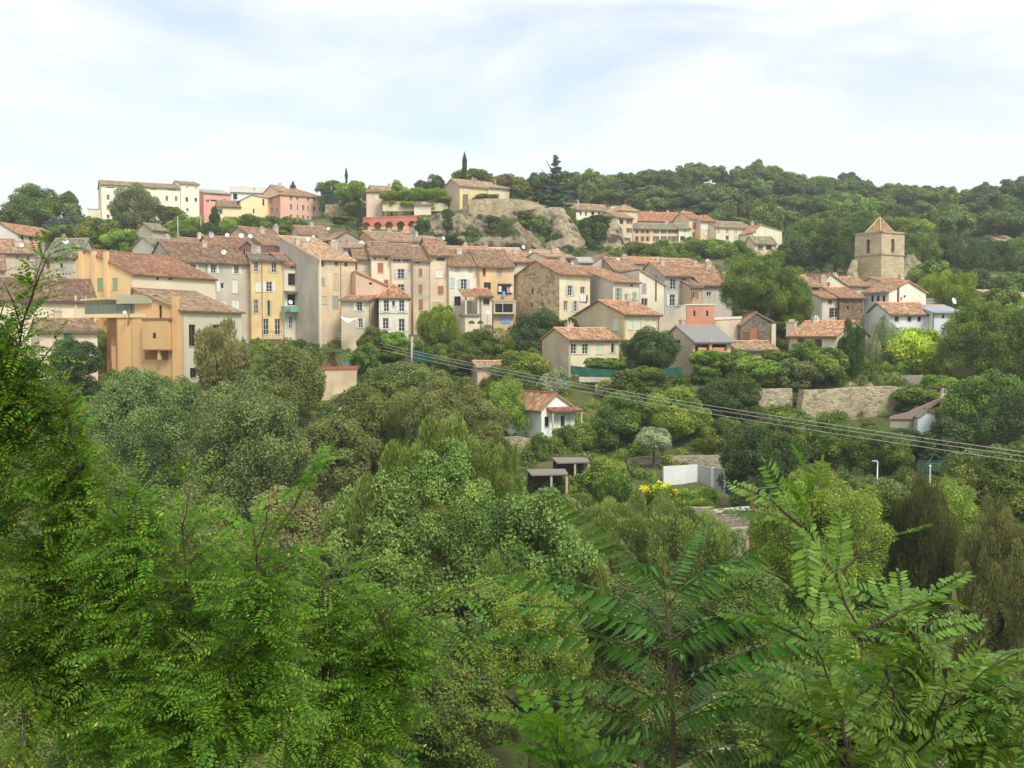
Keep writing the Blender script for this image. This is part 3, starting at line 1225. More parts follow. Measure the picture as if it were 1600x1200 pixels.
m.obj('awning', cloth((212, 214, 186)), T)
m = MB()
m.box((.1, 5.0, hT), (wT - .1, 5.1, hT + 2.3))
m.obj('terrace_back_wall', plaster((150, 134, 100), .8), T)  # wall colour darkened to paint in the canopy's shade over the interior
m = MB()
m.box((.1, .2, hT + .003), (.2, 5.0, hT + 1.78))
m.obj('terrace_side_wall', plaster((176, 160, 120), .8), T)  # side wall also toned down for the painted interior shade
for i in range(3):
    u = wT * (.12 + .28 * i)
    m = MB()
    m.box((u, 4.93, hT + .3), (u + wT * .18, 4.99, hT + 1.9))
    m.obj('window', glass(), T)

F = H('orange gabled house with three pilasters, green shutters and long brown roof', (117, 137), (206, 132), 405, 500, 14, 'f', 391, (244, 200, 138), [(149, 435, 161, 453, 's', 'g'), (175, 435, 184, 452, 's', 'g')], R=[(244, 432, 249, 438, 'd'), (263, 433, 270, 438, 'd')], er=428, pf=.22, sc=(236, 216, 180), tile=(182, 118, 92), chim=[(180, 396, .8, 2, .3), (162, 393, .7, 1.8, .5)], grime=.35)
for x in (122, 142, 161):
    bx(F, 'F', x, 393, x + 7, 500, .002, .4, 'pilaster', plaster((248, 202, 136), .35))
F = H('grey-beige stone house with three dark attic openings and white dish', (68, 151), (118, 151), 401, 460, 9, 'g', 374, (196, 184, 160), [(93, 411, 98, 420, 'w'), (72, 408, 78, 420, 's', 'n'), (85, 436, 99, 441, 'd'), (62, 433, 70, 438, 'd')], tile=(150, 138, 118), old=.9)
H('small beige house half hidden at the frame edge under brown tiles', (-45, 150), (8, 152), 420, 470, 8, 'g', 400, (206, 190, 166), [(-10, 425, -4, 433, 'w')], tile=OLD)
H('salmon-roofed house with grey dormer below the white villa', (-25, 158), (54, 160), 394, 450, 9, 'g', 378, (214, 194, 168), [(24, 397, 30, 404, 'w'), (42, 399, 46, 407, 'w')], tile=(206, 150, 118), chim=[(30, 376, 1.2, 1.5, .3)])
H('tiny ochre house with pale tiles at the far edge above the salmon roof', (-20, 176), (24, 178), 380, 410, 8, 'g', 374, (220, 190, 150), [], tile=OLD)
H('white villa with orange roof and three dark windows under the plane trees', (27, 205), (92, 216), 365, 400, 8, 'g', 353, (232, 226, 210), [(32, 368, 37, 376, 'w', 'w', 'k'), (45, 366, 51, 375, 'w', 'w', 'k'), (55, 365, 59, 374, 'w', 'w', 'k')], tile=(206, 136, 102))

# ---- the house row, from the grey house to the church
H('long grey rendered house with rows of white shutters on the town edge', (273, 150), (391.5, 156), 408, 560, 15, 'g', 380, (206, 196, 174),
  [(293, 412, 310, 427, 'o'), (325, 413, 342, 427, 'o'), (362, 414, 377, 428, 'o'), (280, 433, 285, 446, 'w', 'w', 'n'), (296, 436, 311, 454, 'o'), (324, 436, 343, 456, 'o'), (345, 442, 350, 451, 'd'),
   (363, 437, 372, 458, 's'), (363, 469, 374, 487, 's'), (344, 470, 354, 482, 's'), (363, 505, 375, 534, 's'), (318, 470, 326, 486, 's'), (300, 500, 310, 516, 'w')],
  sc=(190, 178, 158), tile=(166, 116, 94), pipes=(288, 322), chim=[(319, 396, .7, 1.4, .25)], old=.65)
F = H('narrow yellow-ochre house with cream shutters and small balcony', (392, 154), (443.5, 155.5), 406, 560, 10, 'g', 397, (240, 206, 134),
      [(393, 408, 407, 425, 'o', 'y'), (420, 408, 436, 426, 'o', 'y'), (399, 440, 409, 456, 's', 'w'), (411, 440, 430, 456, 'o'), (393, 468, 407, 490, 'o', 'y'), (415, 469, 425, 494, 'o', 'y'), (411, 498, 420, 523, 'w'), (429, 498, 438, 523, 'w')],
      tile=(150, 130, 112), pipes=(409,), grime=.6)
bx(F, 'F', 410, 527, 441, 530, .002, .9, 'balcony_slab', plain((206, 196, 176)))
for i in range(9):
    bx(F, 'F', 411 + i * 3.6, 518, 411.5 + i * 3.6, 527, .82, .86, 'baluster', plain((90, 88, 84)))
bx(F, 'F', 410, 517.4, 441, 518.2, .80, .88, 'handrail', plain((90, 88, 84)))
F = H('cream annex with arched passage under the yellow-ochre house', (366, 150.5), (411, 151.5), 533, 600, 3.2, 'x', 533, (224, 212, 186), [], cornice=False)
m = MB()
wall_arch(m, Vector((0, -.02, 0)), Vector((1, 0, 0)), Vector((0, -1, 0)), F.W, -2, F.He - .02, [(F.W * .56, 1.0, -2, F.He - 2.1)], .6)
m.obj('arch_facing', plaster((228, 216, 190), .5), F.root)
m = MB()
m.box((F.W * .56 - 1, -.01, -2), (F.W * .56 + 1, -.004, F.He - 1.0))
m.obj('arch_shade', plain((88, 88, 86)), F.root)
H('purple-red dormer house with arched gable rising behind the grey house', (375, 166), (396, 167), 386, 430, 7, 'f', 377, (150, 92, 86), [(380, 388, 384, 399, 'w')], tile=OLD, pf=.5)
H('maroon roof pavilion with flat top behind the yellow-ochre house', (410, 163), (429, 163), 384, 430, 6, 'x', 380, (146, 96, 92), [], old_roof=plain((150, 120, 110)))
F = H('slim white house with turquoise balcony and orange-framed window', (444, 155), (474.5, 157), 413, 560, 8, 'g', 397, (238, 226, 198), [(454, 415, 460, 420, 'd'), (450, 427, 465, 446, 'w', 'w', 'n'), (449, 459, 471, 478, 'd'), (449, 494, 460, 513, 'o', 'b')], tile=(188, 126, 100))
bx(F, 'F', 445, 478, 478, 488, .002, 1.2, 'balcony', plain((140, 188, 176), .5))
bx(F, 'F', 448, 454, 473, 458, .002, 1.0, 'awning', plain((150, 130, 110)))
H('tall beige house with blank grey gable wall and pale mottled roof', (497, 149), (554, 152), 405, 545, 14.5, 's', 371, (228, 202, 162),
  [(502, 409, 507, 416, 's', 'n'), (523, 409, 528, 415, 's', 'n'), (538, 408, 543, 417, 'd'), (520, 427, 529, 452, 's', 'y'), (502, 434, 508, 446, 's', 'e'), (502, 463, 511, 475, 's', 'y'), (519, 462, 529, 482, 's', 'e')],
  sc=(204, 196, 176), tile=(226, 168, 132), pipes=(532,), chim=[(466, 372, .9, 1.8, .6), (476, 376, .9, 1.8, .5), (521, 377, 1.0, 2.2, .55)], old=.3)
H('narrow buff house with pale blue shutters beside the mottled roof', (553, 154), (580, 154.5), 405, 520, 9, 'g', 392, (230, 206, 164), [(566, 411, 576, 424, 's', 'b'), (555, 409, 558, 422, 'd')], tile=(184, 132, 106))
H('open white loft with dark doorway and two white shutters on the roofs', (537, 163), (563, 163), 387, 420, 6, 's', 382, (214, 182, 146), [(537, 389, 563, 399, 'o')], tile=(206, 146, 116))
H('pinkish lean-to house with sloping top next to the hipped white house', (556, 148.5), (611, 150), 452, 540, 7, 'f', 425, (228, 192, 158), [(576, 441, 582, 446, 'd')], er=449, pf=.01, tile=NEW)
F = H('white house with hipped orange roof and two rows of white shutters', (592, 142), (638, 142.5), 465, 560, 7.5, 'h', 447, (240, 226, 200), [(595, 468, 612, 487, 'o'), (612.5, 470, 617, 479, 'w'), (619, 468, 636, 487, 'o'), (593, 497, 612, 514, 'o'), (618, 498, 637, 518, 'o')], tile=NEW, sc=(214, 198, 172))
bx(F, 'F', 592, 489, 638, 490.2, .002, .06, 'string_course', plain((180, 160, 136)))
F = H('low cream wing with white shutters and a white sun sail', (533, 146.5), (579, 145.5), 469, 560, 5, 'g', 463, (228, 210, 176), [(553, 470, 570, 486, 'o'), (556, 498, 570, 512, 'o')], tile=(190, 130, 104), sc=(214, 198, 168))
m = MB()
P0 = [F.inv @ at(531, 494, 144), F.inv @ at(561, 496, 144), F.inv @ at(550, 501, 142), F.inv @ at(538, 501, 142)]
for k in range(6):
    f0, f1 = k / 6, (k + 1) / 6
    sg = lambda f: Vector((0, 0, -.25 * math.sin(math.pi * f)))
    m.quad(P0[0].lerp(P0[1], f0) + sg(f0), P0[0].lerp(P0[1], f1) + sg(f1), P0[3].lerp(P0[2], f1) + sg(f1), P0[3].lerp(P0[2], f0) + sg(f0))
m.obj('sun_sail', plain((244, 244, 240), .8), F.root)
CR = (238, 220, 184)
H('cream house with two red closed shutters between the buff and glazed houses', (580, 153), (611, 153.6), 399, 520, 13, 'g', 379, CR, [(584, 400.5, 588, 406, 'd'), (601, 401, 606, 407, 'd'), (590, 411, 599, 426, 's', 'r'), (600, 437, 607, 451, 's', 'r')], tile=OLD)
H('pale buff house with glazed loft strip and light blue shutters', (611.5, 153), (645, 153.6), 402, 520, 13, 'g', 382, (236, 214, 174), [(614, 403.5, 626, 409.5, 'w'), (629, 403.5, 640, 409.5, 'w'), (616, 420, 637, 436, 'o', 'b'), (616, 444, 637, 460, 'o', 'b')], tile=OLD, pipes=(644,))
H('narrow stained grey house with a column of four red shutters', (645.5, 152.6), (671.5, 153.2), 406, 530, 12, 'g', 386, (214, 196, 162), [(654, 420, 660, 432, 's', 'r'), (654, 445, 660, 459, 's', 'r'), (654, 468, 661, 485, 's', 'r'), (654, 494, 661, 510, 's', 'r'), (649, 408.5, 657, 412, 'd')], tile=OLD, grime=1.0)
H('peach-beige house with dark loft opening and one brown-red shutter', (672, 153), (701.5, 153.6), 399, 520, 14, 'g', 373, (236, 208, 168), [(682, 402, 696, 408, 'd'), (681, 421, 692, 434, 's', 'w'), (684, 447, 693, 460, 's', 'r'), (674, 472, 686, 491, 's', 'y')], tile=(196, 136, 108), pipes=(700,), grime=.7)
H('white house with pale blue shutters beside the tan house with laundry', (702, 152.5), (747.5, 153.5), 415, 530, 13, 'g', 390, (246, 234, 206), [(711, 417.5, 718, 424, 's', 'b'), (731, 418, 738, 424.5, 's', 'b'), (702.8, 434, 710, 450, 's', 'b'), (715, 436, 734, 452, 'o', 'b'), (710, 463, 720, 477, 'w', 'w', 'k')], tile=(182, 130, 104), pipes=(747,), chim=[(726, 390, 1.0, 2, .5), (735, 391, .8, 2, .45)])
F = H('tan house with washing hung on its upper opening under brown eaves', (748, 152.8), (803, 154), 416, 530, 13, 'g', 391, (232, 192, 134), [(754, 418.5, 759, 431, 's', 'n'), (776, 419, 784, 432, 's', 'e'), (756, 441, 767, 452, 'w', 'w', 'n'), (777, 443, 800, 461, 'd')], tile=(182, 130, 104), grime=.8)
LC = plain((120, 160, 200))
for i, (x, y, c) in enumerate([(779, 447, (226, 220, 220)), (785, 455, (110, 176, 214)), (792, 449, (196, 150, 150)), (797, 448, (230, 230, 226))]):
    o = bx(F, 'F', x, y, x + 4.5, y + 9, .3, .36, 'laundry', plain(c, .9))
bx(F, 'F', 776, 446.3, 802, 446.8, .32, .35, 'washing_line', plain((80, 80, 80)))
F = H('porch house with small orange roof and two arched cellar vents', (750, 147), (769, 147.3), 463, 540, 5, 's', 452, (232, 216, 186), [(755, 466, 765, 476, 'w', 'w', 'n')], tile=NEW)
p0 = F.inv @ at(726, 463, 147)
m = MB()
zf = (F.inv @ at(726, 483, 147)).z
m.box((p0.x, 0, -3), (-.02, 5, zf - .9))
m.obj('porch_base', plaster((238, 218, 182), .6), F.root)
m = MB()
m.box((p0.x - .3, -.3, zf - .9), (-.02, 5, zf - .65))
m.obj('porch_slab', plain((160, 146, 128)), F.root)
m = MB()
slope(m, (p0.x - .3, -.4, F.He + .02), (-.25, -.4, F.He + .02), (p0.x - .3, 5, F.zr), (-.25, 5, F.zr))
m.obj('porch_roof', tiles(NEW, .8, .4), F.root)
for u in (p0.x, -.35):
    m = MB()
    m.box((u, 0, zf - .65), (u + .25, .25, F.He - .05))
    m.obj('post', plaster((228, 212, 184)), F.root)
for u in (p0.x + .9, p0.x + 2.1):
    m = MB()
    m.poly([(u - .45 * math.cos(t), -.01, zf - 2.0 + .45 * math.sin(t)) for t in [math.pi * k / 8 for k in range(9)]])
    m.obj('vent', plain((96, 84, 72)), F.root)
m = MB()
m.box((p0.x + .6, 4.0, zf - .65), (p0.x + 1.5, 4.05, F.He - .5))
m.obj('door', plain((190, 200, 206)), F.root)
F = H('open porch with flat canopy and posts beside the stone gable', (771, 148), (806, 148.5), 471, 540, 4, 'x', 470, (226, 196, 146), [(773, 474, 802, 489, 'd')], old_roof=plain((196, 182, 160)))
for x in (772, 785, 803):
    bx(F, 'F', x, 471, x + 1, 490, .6, .72, 'post', plain((196, 190, 176)))
bx(F, 'F', 771, 489, 806, 491, .002, .8, 'slab', plain((190, 176, 150)))
bx(F, 'F', 783, 496, 797, 505, .02, .08, 'blue_tarp', plain((130, 180, 226), .6))
ST = (206, 178, 132)
F = H('big house with tan stone gable, cream front and laundry under the window', (874, 146), (922, 149), 428, 540, 11, 'g', 409, (242, 222, 174), [(883, 446, 898, 462, 'o', 'b'), (907, 448, 914, 459, 'w'), (881, 470, 887, 485, 'w'), (893, 470, 905, 487, 'o', 'b')],
      L=[(826, 426, 830, 432, 'w'), (832, 426, 836, 432, 'w'), (829, 451, 833, 460, 'd'), (828, 473, 833, 482, 'w'), (845, 473, 850, 481, 'w')], sidemat=rubble((206, 182, 142), 1.5, 1.0, .3), tile=(196, 134, 104), grime=.7)
for x, w, y, c in ((907, 4, 460, (240, 240, 238)), (911.5, 4, 460, (236, 236, 236)), (915.5, 3, 461, (150, 70, 74))):
    bx(F, 'F', x, y, x + w, y + 11, .15, .22, 'laundry', plain(c, .9))
H('house with smooth grey side wall and green shutters on its cream front', (958, 146.5), (998.5, 148.5), 440, 560, 11, 's', 417, (236, 222, 186), [(961, 450, 972, 470, 'o', 'g'), (988, 457, 995, 473, 's', 'g'), (985, 441.5, 990, 448, 'd')], L=[], sc=(206, 198, 182), tile=(206, 140, 108))
m = MB()
F = H('cream gable-end house with long rusty drainpipe and sloping roof edge', (999, 149.5), (1038, 150.5), 446, 560, 9, 'f', 422, (234, 220, 188), [(1003, 443, 1010, 458, 's', 'e'), (1002, 466, 1012, 478, 'w'), (1003, 425, 1003.5, 426, 'd')], er=445, pf=.01, tile=(190, 134, 106))
bx(F, 'F', 1024.5, 430, 1026, 470, .01, .12, 'downpipe', plain((92, 70, 58)))
H('grey town house with four tall windows and grey-white shutters', (1038.5, 151), (1078, 152), 430, 560, 11, 'g', 410, (196, 192, 178), [(1043, 435, 1060, 452, 'o', 'e'), (1061, 434, 1076, 451, 'o', 'e'), (1042, 460, 1059, 478, 'o', 'w'), (1064, 459, 1077, 477, 's', 'e')], tile=(206, 142, 110), chim=[(1051, 409, .9, 2.6, .5), (1087, 410, .9, 2.4, .5)])
H('tan strip house with red-brown shutters next to a white chimney block', (1078.5, 149), (1096.5, 149.5), 447, 560, 8, 'g', 436, (214, 182, 148), [(1080, 456, 1091, 467, 'o', 'r')], tile=OLD)
H('white block with brown roof edge standing over the tan strip house', (1078.5, 154), (1108, 155), 428, 470, 8, 'g', 416, (240, 226, 200), [(1092, 430, 1101, 440, 'd')], tile=(200, 140, 110))
H('grey-beige house with twin dark window partly covered by the plane tree', (1097, 150.5), (1146, 152), 445, 560, 12, 'g', 418, (210, 198, 176), [(1104, 456, 1111, 463, 'w')], tile=(196, 136, 106), chim=[(1128, 420, .8, 1.6, .5)], sc=(230, 220, 196))
F = H('small flat-topped brick-orange building with two slit windows', (1073, 140), (1116.5, 140), 477, 580, 6, 'x', 475, (222, 148, 108), [(1083, 485, 1087, 495, 'd'), (1103, 485, 1107, 495, 'd')], sc=(206, 192, 164), old_roof=plain((232, 226, 212)), grime=.7)
# sloping buttress wall left of it
def slab(name, label, pts, Y, th, mat, cat='wall', kind=None, dY=None, uvs=False):
    """upright wall whose face is the photo polygon pts at depth Y (dY: depth at the last column)"""
    xs = [p[0] for p in pts]
    x0, x1 = min(xs), max(xs)
    Yf = lambda x: Y + ((dY - Y) * (x - x0) / max(1e-6, x1 - x0) if dY else 0)
    f = [at(x, y, Yf(x)) for x, y in pts]
    o = f[0].copy()
    m = MB()
    fr = [p - o for p in f]
    e = (at(x1, 500, Yf(x1)) - at(x0, 500, Yf(x0)))
    nrm = Vector((e.y, -e.x, 0)).normalized() * -th
    if nrm.y < 0:
        nrm = -nrm
    bk = [p + nrm for p in fr]
    m.poly(fr)
    m.poly(bk[::-1])
    for i in range(len(fr)):
        j = (i + 1) % len(fr)
        m.quad(fr[i], fr[j], bk[j], bk[i])
    ob = m.obj(name, mat)
    ob.location = o
    tag(ob, label, cat, kind=kind)
    return ob
slab('sloping_wall', 'grey-beige wall with sloping top left of the brick-orange building', [(1030, 520), (1030, 499), (1072, 475), (1072, 520)], 139.5, .5, plaster((206, 190, 160), .9))
slab('plaster_wall', 'beige garden wall with white coping between brick building and ruin', [(1117, 560), (1117, 500), (1158, 498), (1158, 560)], 138, .5, plaster((226, 206, 170), 1.0))
slab('wall_coping', 'white coping lying along the beige garden wall beside the stone ruin', [(1116, 500), (1116, 496), (1159, 494), (1159, 498)], 137.9, .7, plain((236, 228, 210)), 'coping')
F = H('barn with grey slate roof and open front on orange pillars', (1083, 126), (1142, 128.5), 532, 600, 6.5, 'g', 510, (222, 190, 148), [(1086, 537, 1108, 550, 'd'), (1113, 537, 1136, 550, 'd')], L=[(1053, 531, 1063, 542, 'd')], sc=(226, 204, 164), old_roof=plain((150, 148, 142), .7), cornice=False, over=.6)
for x in (1091, 1114):
    bx(F, 'F', x, 543, x + 13 + (x > 1100) * 5, 562, .3, .4, 'orange_screen', plaster((236, 150, 96), .6))
bx(F, 'F', 1109, 530, 1112, 562, .002, .3, 'pillar', plaster((230, 176, 130)))
F = H('roofless dark stone ruin with brown door under the plane tree', (1158, 137), (1211, 138), 508, 580, 6, 'f', 489, (150, 136, 112), [(1173, 511, 1183, 530, 's', 'r'), (1161, 519, 1170, 532, 's', 'n')], er=505, pf=.43, wallmat=rubble((150, 138, 116), 2.4, .8), tile=OLD, over=.1)
bx(F, 'F', 1206, 506, 1212, 560, .002, .3, 'quoin', plaster((226, 210, 178)))
H('low outbuilding with pink tiled roof in front of the ruin', (1150, 130), (1214, 131.5), 546, 580, 5, 'g', 534, (216, 190, 160), [], tile=(200, 150, 126))
F = H('cream villa with broad orange roof, square chimney and brown shutters', (1232, 130.5), (1307, 126.5), 525, 565, 9.5, 'g', 503, (244, 226, 186), [(1246, 526.5, 1257, 541, 's', 'n'), (1272, 530, 1284, 545, 'w', 'w', 'n')], R=[], tile=(208, 142, 108), chim=[(1237, 502, 1.1, 2, .3)], sc=(240, 216, 172))
F = H('grey house with red-brown shuttered window behind the yellowing plane branches', (1236, 151), (1282, 152), 446, 560, 10, 'g', 431, (186, 188, 178), [(1269, 447.5, 1279, 460, 'w', 'w', 'k'), (1259, 472, 1278, 484, 'o', 'r'), (1266, 497, 1278, 503, 'd')], tile=(214, 150, 116), chim=[(1286, 432, .9, 2, .3)])
H('beige gable wall with small window rising behind the low orange roofs', (1282.5, 160), (1322, 162), 446, 500, 8, 'f', 428, (230, 216, 184), [(1291, 441, 1297, 450, 'w')], er=446, pf=.35, tile=OLD)
F = H('pale house with dark red shutters and low mottled orange roof', (1283, 148), (1311.5, 149), 465, 560, 10, 'g', 450, (216, 208, 186), [(1294, 466.5, 1300, 475, 's', 'n'), (1296, 481, 1313, 496, 'o', 'm'), (1286, 500, 1289, 506, 'd')], tile=(206, 142, 110))
H('windowless brown stone house between pale house and blue-grey house', (1312, 148.3), (1349, 149), 464.5, 560, 10, 'g', 450, (170, 142, 112), [(1319, 469, 1322, 473, 'd'), (1324, 477, 1327, 485, 'd'), (1324, 500, 1328, 505, 'd')], wallmat=rubble((168, 142, 114), 2.2, .8, .5), tile=(206, 142, 110))
F = H('blue-grey house with three slit windows and one red shutter by the church', (1349.5, 149.5), (1389, 146.2), 457, 540, 8.5, 'g', 441, (196, 206, 200), [(1360, 461, 1365, 472, 'd'), (1369, 461, 1374, 472, 'd'), (1378, 461, 1383, 472, 'd'), (1357, 482, 1365, 497, 's', 'm'), (1357, 509, 1364, 516, 's', 'r')], R=[(1407, 464, 1410, 471, 'd'), (1412, 461, 1416, 466, 'd')], tile=(190, 134, 108), sc=(240, 230, 204), grime=.3)
bx(F, 'R', 1403, 448, 1405, 478, .002, .12, 'downpipe', plain((96, 90, 84)))
H('low white house with three small windows and ragged pink roof', (1391, 142), (1456, 142.5), 491, 545, 8, 'g', 474, (240, 240, 234), [(1398, 493, 1404, 502, 'w', 'w', 'n'), (1418, 493, 1424, 502, 'w', 'w', 'n'), (1434, 493, 1439, 502, 'w', 'w', 'n'), (1398, 512, 1404, 519, 'w', 'w', 'n')], tile=(216, 156, 124), grime=.6)
H('pale blue-grey block with flat metal roof beside the low white house', (1457, 141), (1502, 141), 488, 545, 6, 's', 478, (216, 222, 222), [(1472, 491, 1476, 498, 'd')], old_roof=plain((176, 184, 188), .4))
H('grey flat-roofed box with one black opening behind the low white house', (1431, 155), (1472, 156), 468, 520, 6, 'x', 466, (168, 164, 142), [(1440, 472, 1445, 478, 'd')], sc=(206, 190, 160))
H('tile-roofed house hidden behind the right tree with white skylight', (1562, 158), (1625, 160), 466, 520, 10, 'g', 455, (238, 226, 200), [], tile=(216, 176, 148))

# ---- back rows of roofs under the castle rock
BK = [
    ('wide brown gable roof house behind the mottled roof', (410, 178), (462, 184), 382, 12, 'g', 357, (200, 176, 146), OLD, []),
    ('long brown roof behind the grey house with three dishes on its ridge', (335, 170), (405, 174), 391, 11, 'g', 371, (200, 170, 140), (176, 122, 98), []),
    ('beige house with plain wall between two brown roofs near the arcade', (468, 190), (515, 192), 366, 10, 'g', 354, (206, 190, 164), OLD, [(480, 368, 484, 373, 'd')]),
    ('grey-brown gabled house with row of white vents under the arcade', (521, 182), (562, 185), 374, 10, 'f', 362, (178, 162, 140), OLD, [(530, 376, 534, 379, 'w'), (540, 376, 544, 379, 'w')]),
    ('flat rooftop terrace with white parapet among the brown roofs', (563, 176), (586, 177), 380, 7, 'x', 378, (226, 220, 208), OLD, []),
    ('ochre house with long faded roof below the green bushes', (585, 186), (642, 189), 375, 12, 'g', 363, (224, 180, 130), (196, 146, 118), [(627, 384, 633, 392, 'w', 'w', 'n')]),
    ('small grey-roofed house with a dish at the foot of the cliff', (640, 196), (696, 200), 376, 10, 'g', 369, (214, 192, 160), (176, 156, 136), []),
    ('pink-roofed house with twin chimneys at the foot of the castle rock', (700, 176), (768, 178), 397, 12, 'g', 386, (224, 200, 168), (216, 156, 124), [(713, 399, 718, 405, 'd')]),
    ('long white wall house with pale roof under the cliff', (751, 182), (820, 184), 397, 8, 'g', 388, (242, 236, 222), (226, 180, 150), []),
    ('dark-windowed grey house behind the tan laundry house', (783, 166), (836, 168), 408, 9, 'g', 396, (214, 206, 190), (206, 148, 118), [(801, 410, 808, 419, 'd'), (824, 410, 835, 416, 'w')]),
    ('pale yellow house with cut-off top in front of the rock', (827, 172), (864, 173), 391, 8, 'x', 389, (250, 236, 190), OLD, []),
    ('cream house with bright blue shuttered window', (853, 164), (896, 166), 401, 8, 'g', 395, (244, 236, 212), (220, 160, 120), [(885, 403, 892, 414, 's', 'u')]),
    ('grey terrace house with metal roof beside the blue-shuttered house', (906, 162), (926, 162), 410, 6, 's', 404, (200, 200, 194), (176, 176, 172), [(908, 413, 924, 418, 'd')]),
    ('grey gable house with white streaked wall above the green-shuttered house', (925, 168), (968, 170), 411, 9, 'f', 397, (204, 198, 184), OLD, [(953, 410, 956, 414, 'd')]),
    ('brown roofed house with stone gable behind the grey side wall', (960, 164), (998, 165), 422, 10, 'g', 404, (190, 166, 136), (196, 140, 112), []),
    ('row house with bright orange ridge below the plane trees', (990, 180), (1046, 182), 411, 10, 'g', 403, (222, 196, 160), (224, 150, 112), [(1013, 412, 1020, 418, 'd'), (1026, 412, 1030, 418, 'd')]),
    ('small orange-roofed house wedged behind the drainpipe gable', (1020, 158), (1040, 158), 426, 8, 'g', 409, (206, 182, 152), (212, 146, 114), []),
    ('pale rooftop house with white dish below the plane trees', (1048, 172), (1098, 174), 416, 9, 'g', 405, (236, 226, 206), (206, 146, 116), []),
    ('brown roofed house beyond the white chimney block', (1096, 164), (1124, 165), 428, 9, 'g', 414, (220, 200, 170), (200, 140, 110), []),
    ('orange-roofed house at the foot of the church tower', (1318, 168), (1362, 169), 446, 9, 'g', 434, (226, 206, 172), (206, 150, 120), [(1348, 447, 1353, 452, 'd')]),
    ('red-brown roofed house right of the church tower base', (1392, 166), (1432, 168), 445, 9, 'g', 435, (226, 204, 170), (196, 132, 106), []),
    ('small grey roof house with white gable beside the street lamp posts', (238, 176), (296, 180), 382, 9, 'g', 373, (236, 228, 206), (160, 146, 126), []),
    ('terracotta house behind the ridge of the grey house', (296, 182), (345, 186), 385, 9, 'g', 373, (212, 190, 160), (182, 132, 108), []),
    ('stone hut with slate-brown roof under the big round tree', (238, 226), (262, 229), 359, 6, 'g', 350, (196, 178, 146), (170, 146, 120), [(242, 354, 246, 359, 'd')]),
]
for lab, A, B, ey, dp, rt, ry, c, tl, ws in BK:
    H(lab, A, B, ey, ey + 45, dp, rt, ry, c, ws, tile=tl, er=ey, old_roof=plain((184, 184, 178), .5) if 'metal' in lab else None, chim=[(A[0] * .6 + B[0] * .4, ry - 5, .8, 1.8, .5)] if rt == 'g' and len(lab) % 2 else ())

# ---- the church tower
tc_ = at(1376, 470, 184)
aw = math.radians(59.4)
Lw = 5.8
dL = Vector((-math.cos(aw), math.sin(aw), 0))       # along the left face, away from the near corner
dR = Vector((math.sin(aw), math.cos(aw), 0))
zt, zs_ = at(1376, 363, 184).z, at(1376, 397, 184).z
zbase = tc_.z - 6
tw = empty('church_tower', (tc_.x, tc_.y, zbase), 0, 'square stone church belfry tower with pyramid tiled roof and arched openings', 'tower')
O = Vector((0, 0, 0))
am_ = ashlar((216, 196, 154))
Ht, Hs = zt - zbase, zs_ - zbase
corners = [O, O + dR * Lw, O + dR * Lw + dL * Lw, O + dL * Lw]
for (o_, d_, n_) in ((O, dL, -dR), (O, dR, -dL), (O + dL * Lw, dR, dL), (O + dR * Lw, dL, dR)):
    m = MB()
    wall_arch(m, o_, d_, n_, Lw, 0, Hs, [], .6)
    m.obj('wall', am_, tw)
    m = MB()
    wall_arch(m, o_, d_, n_, Lw, Hs, Ht, [(Lw * .5, .42, Hs + .35, Hs + 2.35)], .8)
    m.obj('belfry_wall', ashlar((216, 198, 160)), tw)
    m = MB()
    m.obox(o_, d_, n_, -.14, Lw + .14, Hs - .12, Hs + .12, .002, .14)
    m.obj('string_course', plain((176, 154, 116), .9), tw)
    m = MB()
    m.obox(o_, d_, n_, -.2, Lw + .2, Ht - .02, Ht + .26, -.4, .2)
    m.obj('cornice', plain((190, 170, 134), .9), tw)
    m = MB()
    for i in range(6):
        zz = Hs + .5 + i * .34
        m.obox(o_, d_, n_, Lw * .5 - .4, Lw * .5 + .4, zz, zz + .08, -.62, -.4)
    m.obj('louvre', plain((92, 84, 74), .9), tw)
m = MB()
ctr = (corners[0] + corners[2]) * .5
for s_ in (1,):
    q = ctr - Vector((.3, .3, 0))
m.tube([ctr + Vector((0, 0, Hs + .9)), ctr + Vector((0, 0, Hs + 1.5)), ctr + Vector((0, 0, Hs + 2.0)), ctr + Vector((0, 0, Hs + 2.2))], [.62, .5, .36, .1], 12)
m.obj('bell', plain((72, 66, 50), .4, .6), tw, True)
m = MB()
m.poly([c + Vector((0, 0, Ht + .02)) for c in corners])
m.obj('platform', plain((170, 150, 118)), tw)
rfm = MB()
apex = ctr + Vector((0, 0, at(1374, 339, 187).z - zbase))
c2 = [ctr + (c - ctr) * .60 + Vector((0, 0, Ht + .27)) for c in corners]
for i in range(4):
    slope(rfm, c2[i], c2[(i + 1) % 4], apex, apex, .24, .05)
ro = rfm.obj('roof', tiles((204, 146, 110), .8, .4), tw)
cap = MB()
for i in range(4):
    cap.tube([c2[i] + Vector((0, 0, .05)), apex + Vector((0, 0, .08))], .09, 5)
cap.obj('ridge_tiles', plain((216, 190, 150)), ro, True)
m = MB()
m.tube([apex, apex + Vector((0, 0, .5))], [.12, .03], 6)
m.obj('finial', plain((110, 90, 70)), ro)
# nave stump left of the tower
slab('nave_wall', 'broken pale stone nave wall leaning on the church tower', [(1322, 460), (1326, 425), (1334, 406), (1340, 404), (1340, 460)], 187, 1.0, rubble((220, 204, 168), 1.6))

